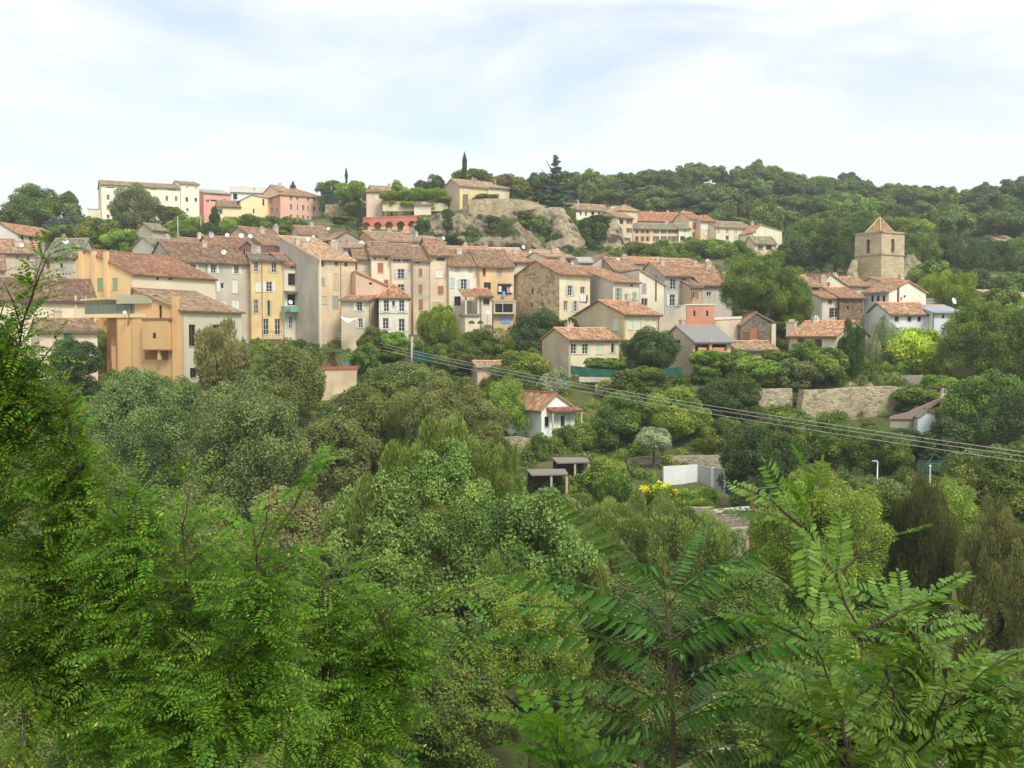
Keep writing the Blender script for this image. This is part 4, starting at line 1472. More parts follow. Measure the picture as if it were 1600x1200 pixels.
# ---- upper town
Yw = [(166, 292, 179, 294.6, 'd'), (234, 294.5, 245, 297, 'd'), (262, 295.5, 275, 298, 'd'), (166.5, 304, 171.5, 312, 'w'), (166.5, 320.5, 171.5, 328, 'w'), (166.5, 335, 171.5, 341, 'w'), (258.5, 306, 263, 314, 'w'), (273, 306.5, 277.5, 314, 'w'),
      (250, 322, 254, 329, 'w'), (272, 323, 276, 330, 'w'), (222, 305, 226, 312, 'w'), (186, 305, 190, 312, 'w')]
H('long pale yellow building on the skyline with slit attic windows', (157, 300), (281, 308.6), 288, 362, 11, 'g', 285.5, (252, 246, 206), Yw, L=[(152.5, 290, 155, 294, 'w'), (152.5, 304, 155, 309, 'w'), (152.5, 320, 155, 325, 'w')], sc=(246, 226, 178), tile=(190, 150, 118), grime=.2)
H('taller end block of the yellow skyline building', (281.3, 308.3), (311, 311), 286.5, 362, 11.5, 'g', 284, (252, 246, 206), [(291, 291.5, 294, 294, 'd'), (304.5, 292.5, 307.5, 295, 'd'), (290, 308, 294, 315, 'w', 'w', 'k'), (304, 309, 308, 315, 'w', 'w', 'k'), (291, 325, 295, 330, 'w')], tile=(190, 150, 118), grime=.2)
H('low cream annex left of the yellow skyline building', (137, 296), (157, 297), 327, 350, 6, 'x', 326, (250, 226, 186), [])
F = H('salmon apartment block with long recessed balconies', (318, 318), (360, 322), 300.5, 352, 10, 's', 297, (240, 166, 146), [(329, 302.5, 348, 305.2, 'd'), (349.5, 302, 358, 305, 'd'), (329, 311.5, 347, 316, 'd'), (349, 311, 353, 316, 'w'), (322, 311.5, 327, 316, 'w'), (331, 327, 334, 332, 'd')], old_roof=plain((176, 176, 150)), grime=.2)
H('white apartment block with thin roof beside the salmon block', (360.5, 330), (436, 334), 300, 345, 10, 's', 294, (232, 236, 240), [(385, 299.5, 389, 303, 'd'), (394, 299.5, 400, 302, 'd'), (405, 299, 411, 302, 'd'), (415, 299, 420, 301.5, 'd'), (364, 302, 371, 312, 'd')], old_roof=plain((206, 202, 184)), grime=.15)
H('apricot house with flat brown roof above the pink town house', (436.5, 326), (455, 329), 298, 330, 9, 'g', 290, (240, 196, 160), [], tile=(208, 160, 130))
H('yellow house with plain gable below the white apartment block', (376, 302), (424, 306), 313, 350, 8, 'f', 305, (252, 226, 164), [(395, 326, 398, 334, 'd'), (410, 311, 413, 321, 'w', 'w', 'n')], er=311, pf=.35, tile=(206, 160, 126), grime=.2)
H('low yellow house with brown roof below the salmon block', (340, 300), (376, 302), 322, 350, 8, 'g', 314, (250, 222, 164), [(343, 326, 348, 334, 'w')], tile=(176, 136, 104), grime=.2)
Pw = []
for i, x in enumerate((455, 465, 474, 481.5, 491, 500.5)):
    y = 309 + i * .7
    if i != 2:
        Pw.append((x - 1.8, y - 3, x + 1.8, y + 3.2, 'w'))
    Pw.append((x - 2, y + 10, x + 2, y + 18, 'o' if i in (1, 3) else 'w'))
    Pw.append((x - 1.8, y + 26, x + 1.8, y + 34, 'w'))
F = H('pink town house with white window surrounds and hipped brown roof', (438, 298), (507, 305), 304, 350, 12, 'h', 296, (242, 184, 156), Pw, L=[(422, 310, 426, 318, 'w'), (423, 324, 427, 332, 'w'), (431, 325, 434, 332, 'w')], sc=(222, 148, 124), tile=(196, 140, 110), grime=.25)
slab('orange_retaining_wall', 'sloping orange retaining wall below the pink town house', [(455, 356), (455, 338), (508, 348), (508, 358)], 288, .5, plaster((226, 158, 118), .8))
slab('stone_terrace_wall', 'high stone terrace wall between the pink house and beige tower house', [(508, 346), (508, 320), (530, 318), (562, 317), (562, 346)], 280, 1.0, rubble((206, 186, 150), 1.6))
F = H('square beige tower house with white shutter on the castle terrace', (572.5, 258), (597.5, 258), 300, 352, 7, 'h', 296, (240, 206, 172), [(586, 303.5, 591.5, 313, 's', 'w')], sc=(216, 190, 158), tile=(176, 134, 106))
H('long low house with pink roof behind the beige tower house', (582, 285), (640, 288), 297, 320, 8, 'g', 291.5, (238, 222, 196), [], tile=(206, 152, 126))
# red arcade
c = at(565, 362, 250)
e_ = at(652, 362, 246)
dA = Vector((e_.x - c.x, e_.y - c.y, 0))
LA = dA.length
ar = empty('red_arcade', (c.x, c.y, c.z - 2), math.atan2(dA.y, dA.x), 'red painted arcade wall with five round arches below the castle terrace', 'arcade')
zA = at(565, 341, 250).z - c.z + 2
m = MB()
wall_arch(m, O, Vector((1, 0, 0)), Vector((0, -1, 0)), LA, 0, zA, [(LA * (.085 + .205 * i), 1.02, 0, zA - 2.0) for i in range(5)], 1.2)
m.obj('wall', plaster((226, 128, 102), .6), ar)
m = MB()
m.box((0, 1.3, 0), (LA, 1.6, zA))
m.obj('back_wall', plaster((196, 150, 112), 1.0), ar)
m = MB()
m.box((-.1, -.1, zA + .003), (LA + .1, 1.7, zA + .2))
m.obj('coping', plaster((232, 140, 112)), ar)
for i in range(6):
    u = LA * (.085 + .205 * (i - .5))
    m = MB()
    m.box((max(.02, u - .7), -.06, .0), (min(LA - .02, u + .7), -.003, zA - 2.2))
    m.obj('pier_facing', plaster((238, 190, 140), .6), ar)
H('low cottage with bright pink roof in front of the arcade', (622, 240), (672, 234), 366, 385, 5, 'g', 356, (226, 186, 146), [(634, 366, 637, 371, 's', 'v')], tile=(226, 146, 118))
slab('cream_terrace_wall', 'cream terrace wall running along the castle rock', [(598, 330), (598, 315), (646, 314), (700, 318), (700, 330)], 254, .6, plaster((240, 218, 176), .9))
H('small cream garden pavilion on the castle terrace', (647, 252.5), (673, 252.5), 319.5, 335, 3, 's', 317, (244, 226, 190), [(654, 320.8, 671, 326, 's', 'w')], tile=(216, 170, 136))
H('yellow house with brown roof and white shutter on top of the castle rock', (718, 250), (762, 254), 289.5, 325, 8, 'g', 282, (246, 214, 144), [(725, 291, 731, 299, 's', 'w')], sc=(206, 184, 146), tile=(206, 160, 128))
H('pale roofed wing beside the yellow house on the rock', (762, 256), (796, 259), 292, 315, 7, 'g', 286, (236, 216, 176), [], tile=(206, 166, 140))
slab('ruin_pillar', 'dark upright pillar of ruined castle wall', [(722, 362), (723, 304), (731, 303), (733, 362)], 236, 2.0, rubble((160, 144, 116), 1.8))
slab('castle_rampart', 'old castle rampart of grey-brown stone crowning the cliff', [(733, 335), (733, 312), (760, 310), (800, 310.5), (830, 314), (852, 322), (852, 345)], 238, 2.0, rubble((204, 188, 152), 1.7, .9))
H('long low cream house with brown doors on the cliff edge', (890, 272), (955, 277), 326, 352, 7, 'g', 319.5, (250, 236, 196), [(893, 329.5, 898, 335, 'w', 'w', 'n'), (906, 330, 909, 337, 'd'), (914, 330.5, 917, 337, 's', 'n'), (924, 330.5, 928.5, 336.5, 'w', 'w', 'n'), (934, 330.5, 938.5, 337, 's', 'r'), (949, 333, 955, 337, 'd')], tile=(196, 152, 122), grime=.2)
H('cream end block of the long cliff-edge house', (955.3, 276), (969, 277), 322.5, 352, 7, 'x', 321.5, (248, 222, 178), [])
Hw = [(968, 342, 974, 350, 'w', 'w', 'n'), (979, 342, 987, 350, 'o', 'n'), (967, 358, 973, 364, 'w'), (979, 356, 987, 364, 'o', 'n'), (973, 371, 985, 377, 'o', 'n'), (974, 384, 978, 390, 'w')]
H('tall narrow house with shuttered windows at the cliff corner', (963, 258), (989, 261), 339, 402, 8, 'g', 332, (232, 204, 164), Hw, tile=(196, 146, 120))
H('upper square house with small pyramid roof at the cliff corner', (971, 268), (996, 270), 328.5, 350, 8, 'h', 322, (236, 206, 168), [], tile=(206, 160, 126))
w2 = []
for x in (995, 1004, 1012):
    w2 += [(x - 3, 358.5, x + 3, 365, 'o', 'r'), (x - 3, 369, x + 3, 377, 'o', 'r')]
for x in (1025, 1037, 1048, 1057):
    w2 += [(x - 4, 358.5, x + 4, 365, 'o', 'n'), (x - 4.5, 369, x + 4.5, 377, 'o', 'n')]
w2 += [(994, 383, 1000, 390, 'w')]
H('long hotel-like front with rows of brown shutters under a low roof', (989.5, 262), (1060, 264), 357, 404, 9, 'g', 349.5, (236, 208, 166), w2, tile=(176, 156, 132))
H('cream end of the long shuttered front', (1060.5, 263.5), (1079, 264), 357, 404, 9, 'g', 350, (252, 238, 206), [(1063, 369, 1070, 376, 'w', 'w', 'n'), (1069, 358.5, 1071, 363, 'd')], tile=(176, 156, 132))
H('orange-roofed upper range behind the shuttered front', (996, 276), (1076, 279), 344.5, 380, 9, 'g', 332.5, (216, 188, 152), [(1004, 347, 1007, 350, 'd'), (1034, 346.5, 1037, 349, 'd'), (1047, 346, 1050, 349, 'd'), (1062, 345.5, 1066, 348.5, 'd')], tile=(212, 134, 98), old=.3, chim=[(1017, 331, .8, 1.5, .6), (1043, 330, .8, 1.8, .5), (1068, 330, .8, 1.5, .5)])
H('tall beige house end with one red shutter on the upper range', (1076.5, 270), (1094, 271), 341, 404, 9, 'g', 332, (240, 216, 170), [(1082, 347, 1088, 358, 's', 'r'), (1082, 363, 1086, 370, 's', 'r'), (1082, 374, 1086, 379, 's', 'n')], tile=(212, 134, 98), old=.3)
H('beige house with a big white blank panel under the orange roof', (1094.5, 268), (1117, 269), 345, 404, 9, 'g', 338, (232, 204, 164), [(1096, 348.5, 1109, 359, 's', 'w'), (1102, 360.5, 1106, 368, 's', 'w')], tile=(212, 140, 106), old=.3)
H('long pinkish-cream house with pale shutters right of the white panel', (1117.5, 266), (1176, 270), 354, 404, 10, 'g', 346.5, (240, 220, 188), [(1121, 357, 1124, 364, 's', 'e'), (1134, 357, 1138, 364, 's', 'e'), (1148, 357, 1152, 363, 's', 'b'), (1162, 357, 1166, 363, 's', 'b'), (1134, 368, 1139, 375, 'w'), (1147, 369, 1151, 376, 's', 'b'), (1161, 368, 1165, 377, 's', 'b')], tile=(186, 150, 122), chim=[(1175, 347, .9, 1.6, .3)])
H('pale yellow villa with orange gable roof above the loggia', (1177, 262), (1222, 264), 362, 385, 8, 'f', 351.5, (250, 240, 196), [(1178.5, 361, 1181, 365, 'd'), (1180, 369, 1186, 374, 'w')], er=361, pf=.25, tile=(216, 146, 106), old=.2)
F = H('small loggia house with blue-grey windows and an arch', (1179, 246), (1213, 247), 380, 410, 6, 'g', 370, (242, 212, 160), [(1184, 382.5, 1192, 391, 'w'), (1197, 382, 1206, 391, 'd')], tile=(176, 156, 134))
H('tiny stone hut on the wooded hillside', (1178, 345), (1188, 346), 325, 335, 4, 'g', 322, (216, 186, 146), [(1183, 327, 1185, 330, 'd')], tile=(196, 150, 120))
H('little grey stone shed beside the small cypress on the hillside', (1209, 340), (1222, 341), 325, 340, 4, 's', 321, (206, 192, 166), [], tile=(196, 160, 130))
H('far cream bungalow roof among hillside trees', (1480, 300), (1512, 303), 369.5, 385, 8, 'g', 366.5, (244, 230, 196), [], tile=(226, 196, 166))
H('far white villa with pink roof at the wooded slope edge', (1560, 290), (1592, 293), 376, 395, 8, 'g', 369, (246, 240, 226), [(1566, 378, 1570, 383, 'd'), (1577, 378, 1581, 383, 'd')], tile=(222, 172, 140))

# ---- garden buildings in the valley
F = H('white cabin with steep terracotta gable and porch roof in the gardens', (846, 108.5), (898, 111), 639, 680, 6, 'f', 616, (250, 248, 240), [(851, 651, 858, 667, 'w', 'w', 'k'), (862, 651, 874, 668, 's', 'w'), (876, 650, 883, 667, 'w', 'w', 'v'), (886, 650, 892, 668, 's', 'w')], er=638, pf=.42, tile=(196, 132, 98), grime=.15)
m = MB()
slope(m, (.6, -1.0, F.He - .25), (F.W + .3, -1.0, F.He - .25), (.6, -.02, F.He + .1), (F.W + .3, -.02, F.He + .1))
m.obj('porch_roof', tiles((176, 110, 86), .8, .4), F.root)
for u in (.7, F.W + .1):
    m = MB()
    m.box((u, -.95, -2), (u + .12, -.83, F.He - .3))
    m.obj('post', plain((226, 220, 206)), F.root)
H('small cream house with pale green shutters and orange roof above the green tarpaulin', (889, 128), (967, 131), 530, 582, 7, 'g', 513.5, (244, 222, 176), [(892, 537, 901, 553, 'w'), (910, 537, 919, 553, 'w'), (902, 537, 909, 553, 's', 'p'), (931, 537, 941, 553, 's', 'p'), (952, 536, 963, 552, 'o', 'p')], sc=(216, 192, 152), tile=(216, 148, 114), old=.35)
H('taller house with orange roof and long pale green shutters behind the dark bush', (975, 136.5), (1031, 140), 491, 550, 10, 'g', 471, (242, 214, 162), [(981, 497, 989, 515, 's', 'p'), (993, 497, 1001, 515, 's', 'p'), (1007, 498, 1014, 514, 's', 'p'), (1019, 498, 1026, 512, 's', 'p')], L=[(957, 497, 966, 516, 's', 'p')], sc=(218, 194, 150), tile=(216, 144, 112), chim=[(985, 470, .8, 1.6, .35), (993, 468, .8, 1.6, .4)], old=.35)
slab('garden_wall_cream', 'cream garden wall with brick coping below the palm', [(500, 632), (500, 578), (557, 577), (557, 600), (540, 632)], 119, .5, plaster((226, 200, 158), 1.0))
slab('brick_coping', 'red brick coping on the cream garden wall', [(499, 578), (499, 573), (558, 572), (558, 577)], 118.9, .7, plain((186, 108, 82)), 'coping')
H('white shed corner showing among the olive trees', (520, 117), (541, 117), 624, 650, 3, 's', 615, (244, 242, 234), [(522, 627, 526, 634, 'd')], tile=(206, 176, 146))

# ------------------------------------------------------------------ terrain
for x, y, z in [(0, 0, -1.8), (-12, 0, -1.4), (12, 0, -2.0), (0, -25, -0.4), (-60, -25, 0.5), (60, -25, 0), (0, 7, -5.2), (-7, 7, -4.8), (7, 7, -5.4),
                (0, 20, -13.5), (-22, 20, -12), (22, 20, -13), (0, 35, -20), (-32, 35, -18), (32, 35, -20), (0, 50, -22), (-45, 52, -19), (45, 52, -22), (20, 50, -22),
                (-120, 60, -10), (120, 60, -14), (-200, 150, 5), (200, 150, 0), (0, 650, 42), (-420, 650, 36), (420, 650, 46), (0, 1100, 10), (-1200, 1100, 5), (1200, 1100, 10),
                (0, 2000, -5), (-2000, 2000, -5), (2000, 2000, -5), (-300, 330, 38), (300, 330, 52)]:
    CTRL.append((x, y, z))
for px, py, Y in [(800, 1010, 66), (400, 1000, 66), (1200, 1010, 66), (300, 850, 88), (650, 850, 86), (1500, 860, 80), (1100, 772, 94), (850, 770, 95), (1180, 770, 95),
                  (1000, 716, 103), (1120, 712, 103), (860, 680, 112), (1100, 690, 108), (780, 690, 112), (1350, 690, 108), (1500, 700, 108), (1260, 676, 114), (1300, 676, 114), (1350, 676, 115), (1400, 676, 115), (1430, 676, 115), (1200, 655, 115), (1260, 620, 120), (1350, 614, 121), (1430, 612, 122), (1200, 610, 120), (1490, 608, 121),
                  (900, 592, 134), (760, 600, 132), (640, 580, 134), (520, 640, 116), (530, 578, 124), (400, 600, 125), (1050, 592, 128), (1430, 580, 133), (1200, 575, 130),
                  (300, 575, 146), (420, 550, 148), (520, 530, 146), (620, 522, 142), (760, 515, 147), (880, 528, 145), (1000, 560, 137), (1100, 548, 138), (1300, 556, 130), (1400, 530, 145),
                  (200, 596, 115), (60, 590, 116), (-60, 590, 116), (1580, 590, 128),
                  (400, 470, 176), (600, 452, 178), (800, 462, 172), (1000, 466, 170), (1200, 490, 160), (200, 450, 165), (60, 450, 160), (1400, 478, 168),
                  (500, 410, 205), (650, 400, 208), (900, 404, 205), (1050, 420, 196), (1370, 452, 184), (200, 395, 215), (60, 395, 205),
                  (230, 345, 300), (400, 341, 300), (475, 350, 292), (400, 372, 240), (300, 376, 235), (600, 348, 252), (600, 380, 222), (520, 350, 262), (650, 326, 262), (700, 326, 258), (750, 308, 247), (840, 312, 248), (900, 339, 275), (800, 392, 214), (900, 395, 220), (690, 390, 229), (740, 390, 230), (790, 390, 230), (840, 390, 230), (880, 392, 230), (935, 392, 248), (960, 395, 250),
                  (1040, 397, 255), (1150, 382, 275), (1150, 402, 230), (1200, 402, 232), (1250, 425, 215), (1330, 440, 205), (1500, 462, 195), (1500, 410, 245), (1600, 450, 205), (1580, 400, 250),
                  (880, 322, 360), (960, 308, 410), (1040, 298, 440), (1150, 298, 440), (1250, 306, 440), (1340, 320, 440), (1420, 338, 440), (1455, 354, 440), (1490, 354, 430), (1540, 338, 420), (1600, 318, 410), (1660, 306, 405), (1800, 296, 400),
                  (1000, 335, 335), (1200, 342, 340), (1400, 358, 335), (1550, 372, 300), (1700, 380, 300), (60, 346, 270), (0, 346, 280), (-200, 346, 280), (800, 312, 310), (600, 322, 330), (300, 338, 360), (130, 345, 330), (0, 345, 380)]:
    p = at(px, py, Y)
    CTRL.append(tuple(p))
CT = np.array(CTRL, float)


def warp(x, y):
    x, y = np.asarray(x, float), np.asarray(y, float)
    return x / (1 + np.abs(y) / 600.0), y / (1 + np.abs(y) / 600.0)


_cx, _cy = warp(CT[:, 0], CT[:, 1])
_D = np.hypot(_cx[:, None] - _cx[None], _cy[:, None] - _cy[None])
_A = np.block([[_D + 0.35 * np.eye(len(CT)) * -1, np.ones((len(CT), 1))], [np.ones((1, len(CT))), np.zeros((1, 1))]])
_w = np.linalg.solve(_A, np.append(CT[:, 2], 0.0))


def tzs(x, y):
    x, y = np.atleast_1d(np.asarray(x, float)), np.atleast_1d(np.asarray(y, float))
    ax, ay = warp(x, y)
    out = np.empty(len(x))
    for i in range(0, len(x), 4000):
        s = slice(i, i + 4000)
        d = np.hypot(ax[s, None] - _cx[None], ay[s, None] - _cy[None])
        out[s] = d @ _w[:-1] + _w[-1]
    n = 0.35 * np.sin(x * .31 + 1.3 * np.sin(y * .17)) * np.sin(y * .27 + np.sin(x * .21)) + 0.15 * np.sin(x * .9 + y * .6) * np.sin(y * .8 - x * .5)
    return out + n * np.clip((y - 3) / 20, 0.1, 1)


def tz(x, y):
    return float(tzs([x], [y])[0])


ys = [-40 + 3 * i for i in range(14)] + [2 + 1.5 * i for i in range(30)] + [47 + 2.0 * i for i in range(140)] + [330 + 5 * i for i in range(40)]
y = 540.0
while y < 1900:
    ys.append(y)
    y *= 1.09
ss = np.linspace(-1.05, 1.05, 211)
XX = np.array([[s * (yy + 75) for s in ss] for yy in ys])
YY = np.array([[yy] * len(ss) for yy in ys])
ZZ = tzs(XX.ravel(), YY.ravel())
nr, nc = len(ys), len(ss)
idx = np.arange(nr * nc).reshape(nr, nc)
F = np.stack([idx[:-1, :-1], idx[:-1, 1:], idx[1:, 1:], idx[1:, :-1]], -1).reshape(-1, 4)


tag(link('terrain', np_mesh('terrain', np.stack([XX.ravel(), YY.ravel(), ZZ], 1), F, groundmat(), smooth=True)), 'valley slopes of dry grass and bare soil under the town', 'terrain', kind='structure')


# ------------------------------------------------------------------ castle rock
def cliff(name, label, outline, Yf, mat, amp=3.0, step=4, seed=0.0, back=9.0):
    """rough rock face: outline = [(px, top row, bottom row)], Yf(px, f) depth, f 0 at the foot and 1 at the top; closed over the top"""
    xs = np.arange(outline[0][0], outline[-1][0] + 1, step)
    tp = np.interp(xs, [o[0] for o in outline], [o[1] for o in outline])
    bt = np.interp(xs, [o[0] for o in outline], [o[2] for o in outline])
    nrow = 26
    V = []
    for i, x in enumerate(xs):
        edge = min(1.0, min(i, len(xs) - 1 - i) / 4.0)
        for j in range(nrow + 3):
            f = min(1.0, j / nrow)
            py = bt[i] + (tp[i] - bt[i]) * f
            p = at(x, py, Yf(x, f))
            q = Vector((p.x * .13 + seed, p.y * .13, p.z * .17))
            d = noise.fractal(q, 1.0, 2.0, 5) * amp + abs(noise.noise(q * .6 + Vector((9, 3, 1)))) * amp * .9
            d += noise.fractal(Vector((p.x * .5, p.y * .5, p.z * .8)), .9, 2.1, 4) * amp * .35
            d += noise.ridged_multi_fractal(Vector((p.x * .32 + seed, p.y * .2, p.z * .12)), .9, 2.2, 4, .9, 2.0) * amp * .45 - amp * .4
            d -= abs(noise.cell(Vector((p.x * .35, p.z * .28, seed)))) * amp * .22
            p.y -= d * edge * (1 if j <= nrow else .5)
            p.z += noise.noise(q * 3) * .6 * (f > .1)
            if j > nrow:
                p.y += (j - nrow) * back * .5
                p.z -= (j - nrow) * .8
            V.append(tuple(p))
    nr = nrow + 3
    idx = np.arange(len(V)).reshape(len(xs), nr)
    F = np.stack([idx[:-1, :-1], idx[1:, :-1], idx[1:, 1:], idx[:-1, 1:]], -1).reshape(-1, 4)
    o = link(name, np_mesh(name, np.array(V), F, mat))
    return tag(o, label, 'cliff', kind='structure')


cliff('castle_cliff', 'steep limestone cliff under the castle rampart', [(640, 356, 380), (660, 342, 392), (690, 330, 398), (730, 336, 400), (780, 332, 402), (830, 326, 402), (860, 322, 404), (882, 328, 404), (900, 356, 404), (915, 380, 402)],
      lambda x, f: 222 + 8 * f, rockmat(), 3.0, 2)
cliff('hotel_cliff', 'pale craggy rock face below the long cream cliff-edge house', [(912, 352, 402), (925, 342, 404), (945, 340, 404), (962, 342, 404), (975, 372, 404), (986, 396, 404)], lambda x, f: 240 + 16 * f, rockmat(), 2.6, 3, 4.0)
cliff('church_cliff', 'grey rock outcrop behind the church tower', [(1412, 410, 440), (1418, 396, 444), (1428, 394, 446), (1438, 406, 446), (1444, 424, 446)], lambda x, f: 206 + 6 * f, rockmat(), 1.6, 2, 9.0, 4)
cliff('slope_rock', 'small bare rock under the dark trees beside the church', [(1228, 404, 425), (1238, 396, 428), (1252, 398, 432), (1262, 416, 432)], lambda x, f: 216 + 5 * f, rockmat(), 1.4, 2, 12.0, 4)
slab('ramp_wall', 'old stone ramp wall descending diagonally across the cliff', [(800, 352), (808, 345), (860, 398), (880, 412), (862, 412)], 214, 1.2, rubble((186, 166, 132), 1.6))

# ------------------------------------------------------------------ stone terraces and garden things
RB = rubble((206, 194, 168), 2.6, .8)
slab('terrace_wall_pool', 'rough rubble terrace wall behind the concrete pool', [(980, 752), (980, 717), (1012, 714), (1060, 713), (1125, 712), (1128, 735), (1128, 752)], 101, .7, RB)
slab('terrace_wall_middle', 'pale dry-stone terrace wall below the white cabin', [(782, 712), (782, 684), (806, 682), (828, 686), (850, 690), (850, 735), (815, 735)], 104, .6, rubble((206, 190, 158), 2.0))
slab('bastion_wall', 'massive leaning rubble bastion wall below the gardens', [(1244, 692), (1257, 610), (1300, 609), (1345, 605), (1400, 604), (1440, 608), (1472, 612), (1472, 692)], 115.5, 1.4, rubble((206, 190, 156), 2.3, .85), dY=118.5)
slab('parapet_wall', 'pale terrace wall with crenel-like coping beside the stone stair gap', [(1176, 650), (1176, 608), (1238, 607), (1238, 650)], 117, .8, rubble((216, 202, 172), 2.2))
slab('stair_gap_shade', 'dark stone sheet painted as the shaded stair passage between parapet wall and bastion wall', [(1238, 655), (1238, 614), (1252, 614), (1248, 655)], 118.5, .5, rubble((120, 106, 88), 2.2))  # darkened rubble sheet, the passage's shade put into its colour
slab('upper_garden_wall', 'ochre ruined garden wall above the bastion', [(1310, 612), (1318, 600), (1330, 597), (1345, 603), (1362, 598), (1372, 612)], 122, .6, rubble((216, 196, 160), 2.0))
slab('slate_wall', 'grey garden wall beside the clipped hedge', [(1408, 602), (1408, 587), (1443, 586), (1443, 602)], 124, .6, plaster((150, 144, 132), .8))
slab('lower_wall', 'long grey stone wall with white coping in the lower garden', [(1098, 826), (1098, 803), (1172, 796), (1172, 826)], 82, .6, rubble((178, 168, 146), 3.0))
slab('lower_wall_coping', 'pale coping slab along the long lower garden wall', [(1096, 804), (1096, 800), (1173, 793), (1173, 797)], 81.9, .8, plain((206, 200, 186)), 'coping')
slab('bottom_wall', 'pale stone wall with flat top at the foot of the lower garden', [(1130, 870), (1130, 828), (1172, 824), (1172, 870)], 79, .7, rubble((206, 196, 172), 3.0))
H('tiny garden hut with pinkish door and tiled roof against the lower wall', (1084, 80.5), (1118, 80.5), 808, 842, 2.4, 's', 800, (226, 196, 160), [(1104, 815, 1112, 832, 's', 'r')], tile=(166, 140, 122))
# concrete pool walls
pw = empty('pool_enclosure', at(1037, 768, 96), 0, 'white concrete pool enclosure with grey side panels', 'pool')
o_ = at(1037, 768, 96)


def rel(px, py, Y):
    return at(px, py, Y) - o_


def panel(a, b, zt_, th, mat, name):
    m = MB()
    d = Vector((b.x - a.x, b.y - a.y, 0))
    L = d.length
    d.normalize()
    n = Vector((-d.y, d.x, 0))
    m.obox(Vector((a.x, a.y, 0)), d, n, 0, L, a.z, a.z + zt_, 0, th)
    return m.obj(name, mat, pw)


zb_ = -1.0
A_, B_, C_ = rel(1037, 762, 96), rel(1090, 765, 97.5), rel(1130, 770, 94.5)
for q in (A_, B_, C_):
    q.z = zb_
hp = rel(1037, 729, 96).z - zb_
panel(A_, B_, hp, .2, plaster((226, 226, 222), .5), 'wall')
M1 = B_.lerp(C_, .5)
panel(B_ + Vector((.05, -.02, 0)), M1, hp - .05, .2, plaster((176, 178, 176), .6), 'wall')
panel(M1 + Vector((.05, 0, 0)), M1.lerp(C_, .25), hp - .05, .22, plain((244, 236, 206)), 'door')
panel(M1.lerp(C_, .27), C_, hp - .05, .2, plaster((166, 168, 168), .6), 'wall')
m = MB()
m.box((A_.x, A_.y - 3, zb_ + .1), (C_.x + 1.5, A_.y - .3, zb_ + .35))
m.obj('pool_deck', plain((200, 200, 196)), pw)


def barrel(px, py, Y, r, h, c, label):
    p = at(px, py, Y)
    g = tz(p.x, p.y)
    m = MB()
    m.tube([(0, 0, 0), (0, 0, h * .05), (0, 0, h * .33), (0, 0, h * .36), (0, 0, h * .39), (0, 0, h * .64), (0, 0, h * .67), (0, 0, h * .7), (0, 0, h * .95), (0, 0, h)], [r * .93, r, r, r * 1.05, r, r, r * 1.05, r, r, r * .93], 14)
    o = m.obj('barrel', plain(c, .4), None, True)
    o.location = (p.x, p.y, p.z - h / 2)
    tag(o, label, 'barrel')


barrel(1141, 763, 91, .42, .95, (50, 120, 200), 'bright blue plastic barrel beside the concrete pool')
barrel(1147, 757, 91.5, .5, .8, (236, 236, 236), 'white tank beside the blue barrel')
# tiled lean-to sheds
for (x0, x1, y0, y1, ymid, Y, lab) in ((832, 888, 741, 764, 735, 93, 'open garden shelter with grey slab roof on two pale posts'), (872, 922, 722, 738, 717, 97, 'second slab-roofed shelter half sunk in the bushes')):
    p = at(x0, y1, Y)
    s = empty('garden_shelter', p, 0, lab, 'shelter')
    wS = (x1 - x0) / FPX * Y
    hS = at(x0, y0, Y).z - p.z
    m = MB()
    v = [(-.1, -.2, hS - .02), (wS, -.2, hS + .06), (wS - .2, 2.0, hS + .24), (-.5, 2.0, hS + .2)]
    m.poly(v)
    m.poly([(a, b, c_ - .12) for a, b, c_ in v])
    for i in range(4):
        a, b = Vector(v[i]), Vector(v[(i + 1) % 4])
        m.quad(a, b, b - Z * .12, a - Z * .12)
    m.obj('roof', plain((140, 132, 118), .9), s)
    for u in (wS * .5, wS * .93):
        m = MB()
        m.box((u, -.1, -1.2), (u + .18, .08, hS - .08))
        m.obj('post', plain((206, 192, 160)), s)
    m = MB()
    m.box((-.4, 1.7, -1.2), (wS, 1.9, hS + .05))
    m.obj('back_wall', rubble((110, 98, 80), 2.5), s)
# rusty post with fence wires
p = at(1174, 866, 76)
rp = empty('rusty_post', p, 0, 'tall rusty iron post at the end of the lower wall', 'post')
m = MB()
hP = at(1174, 757, 76).z - p.z
m.box((-.13, -.1, -1), (.13, .1, hP))
m.box((-.2, -.12, hP + .002), (.2, .12, hP + .06))
m.obj('shaft', plain((120, 74, 52), .8), rp)
for i in range(3):
    m = MB()
    m.tube([(0, 0, hP - .3 - i * .5), (1.6, 1, hP - .35 - i * .5), (3.2, 2, hP - .3 - i * .5)], .02, 4)
    m.obj('fence_wire', plain((150, 150, 146), .5), rp)
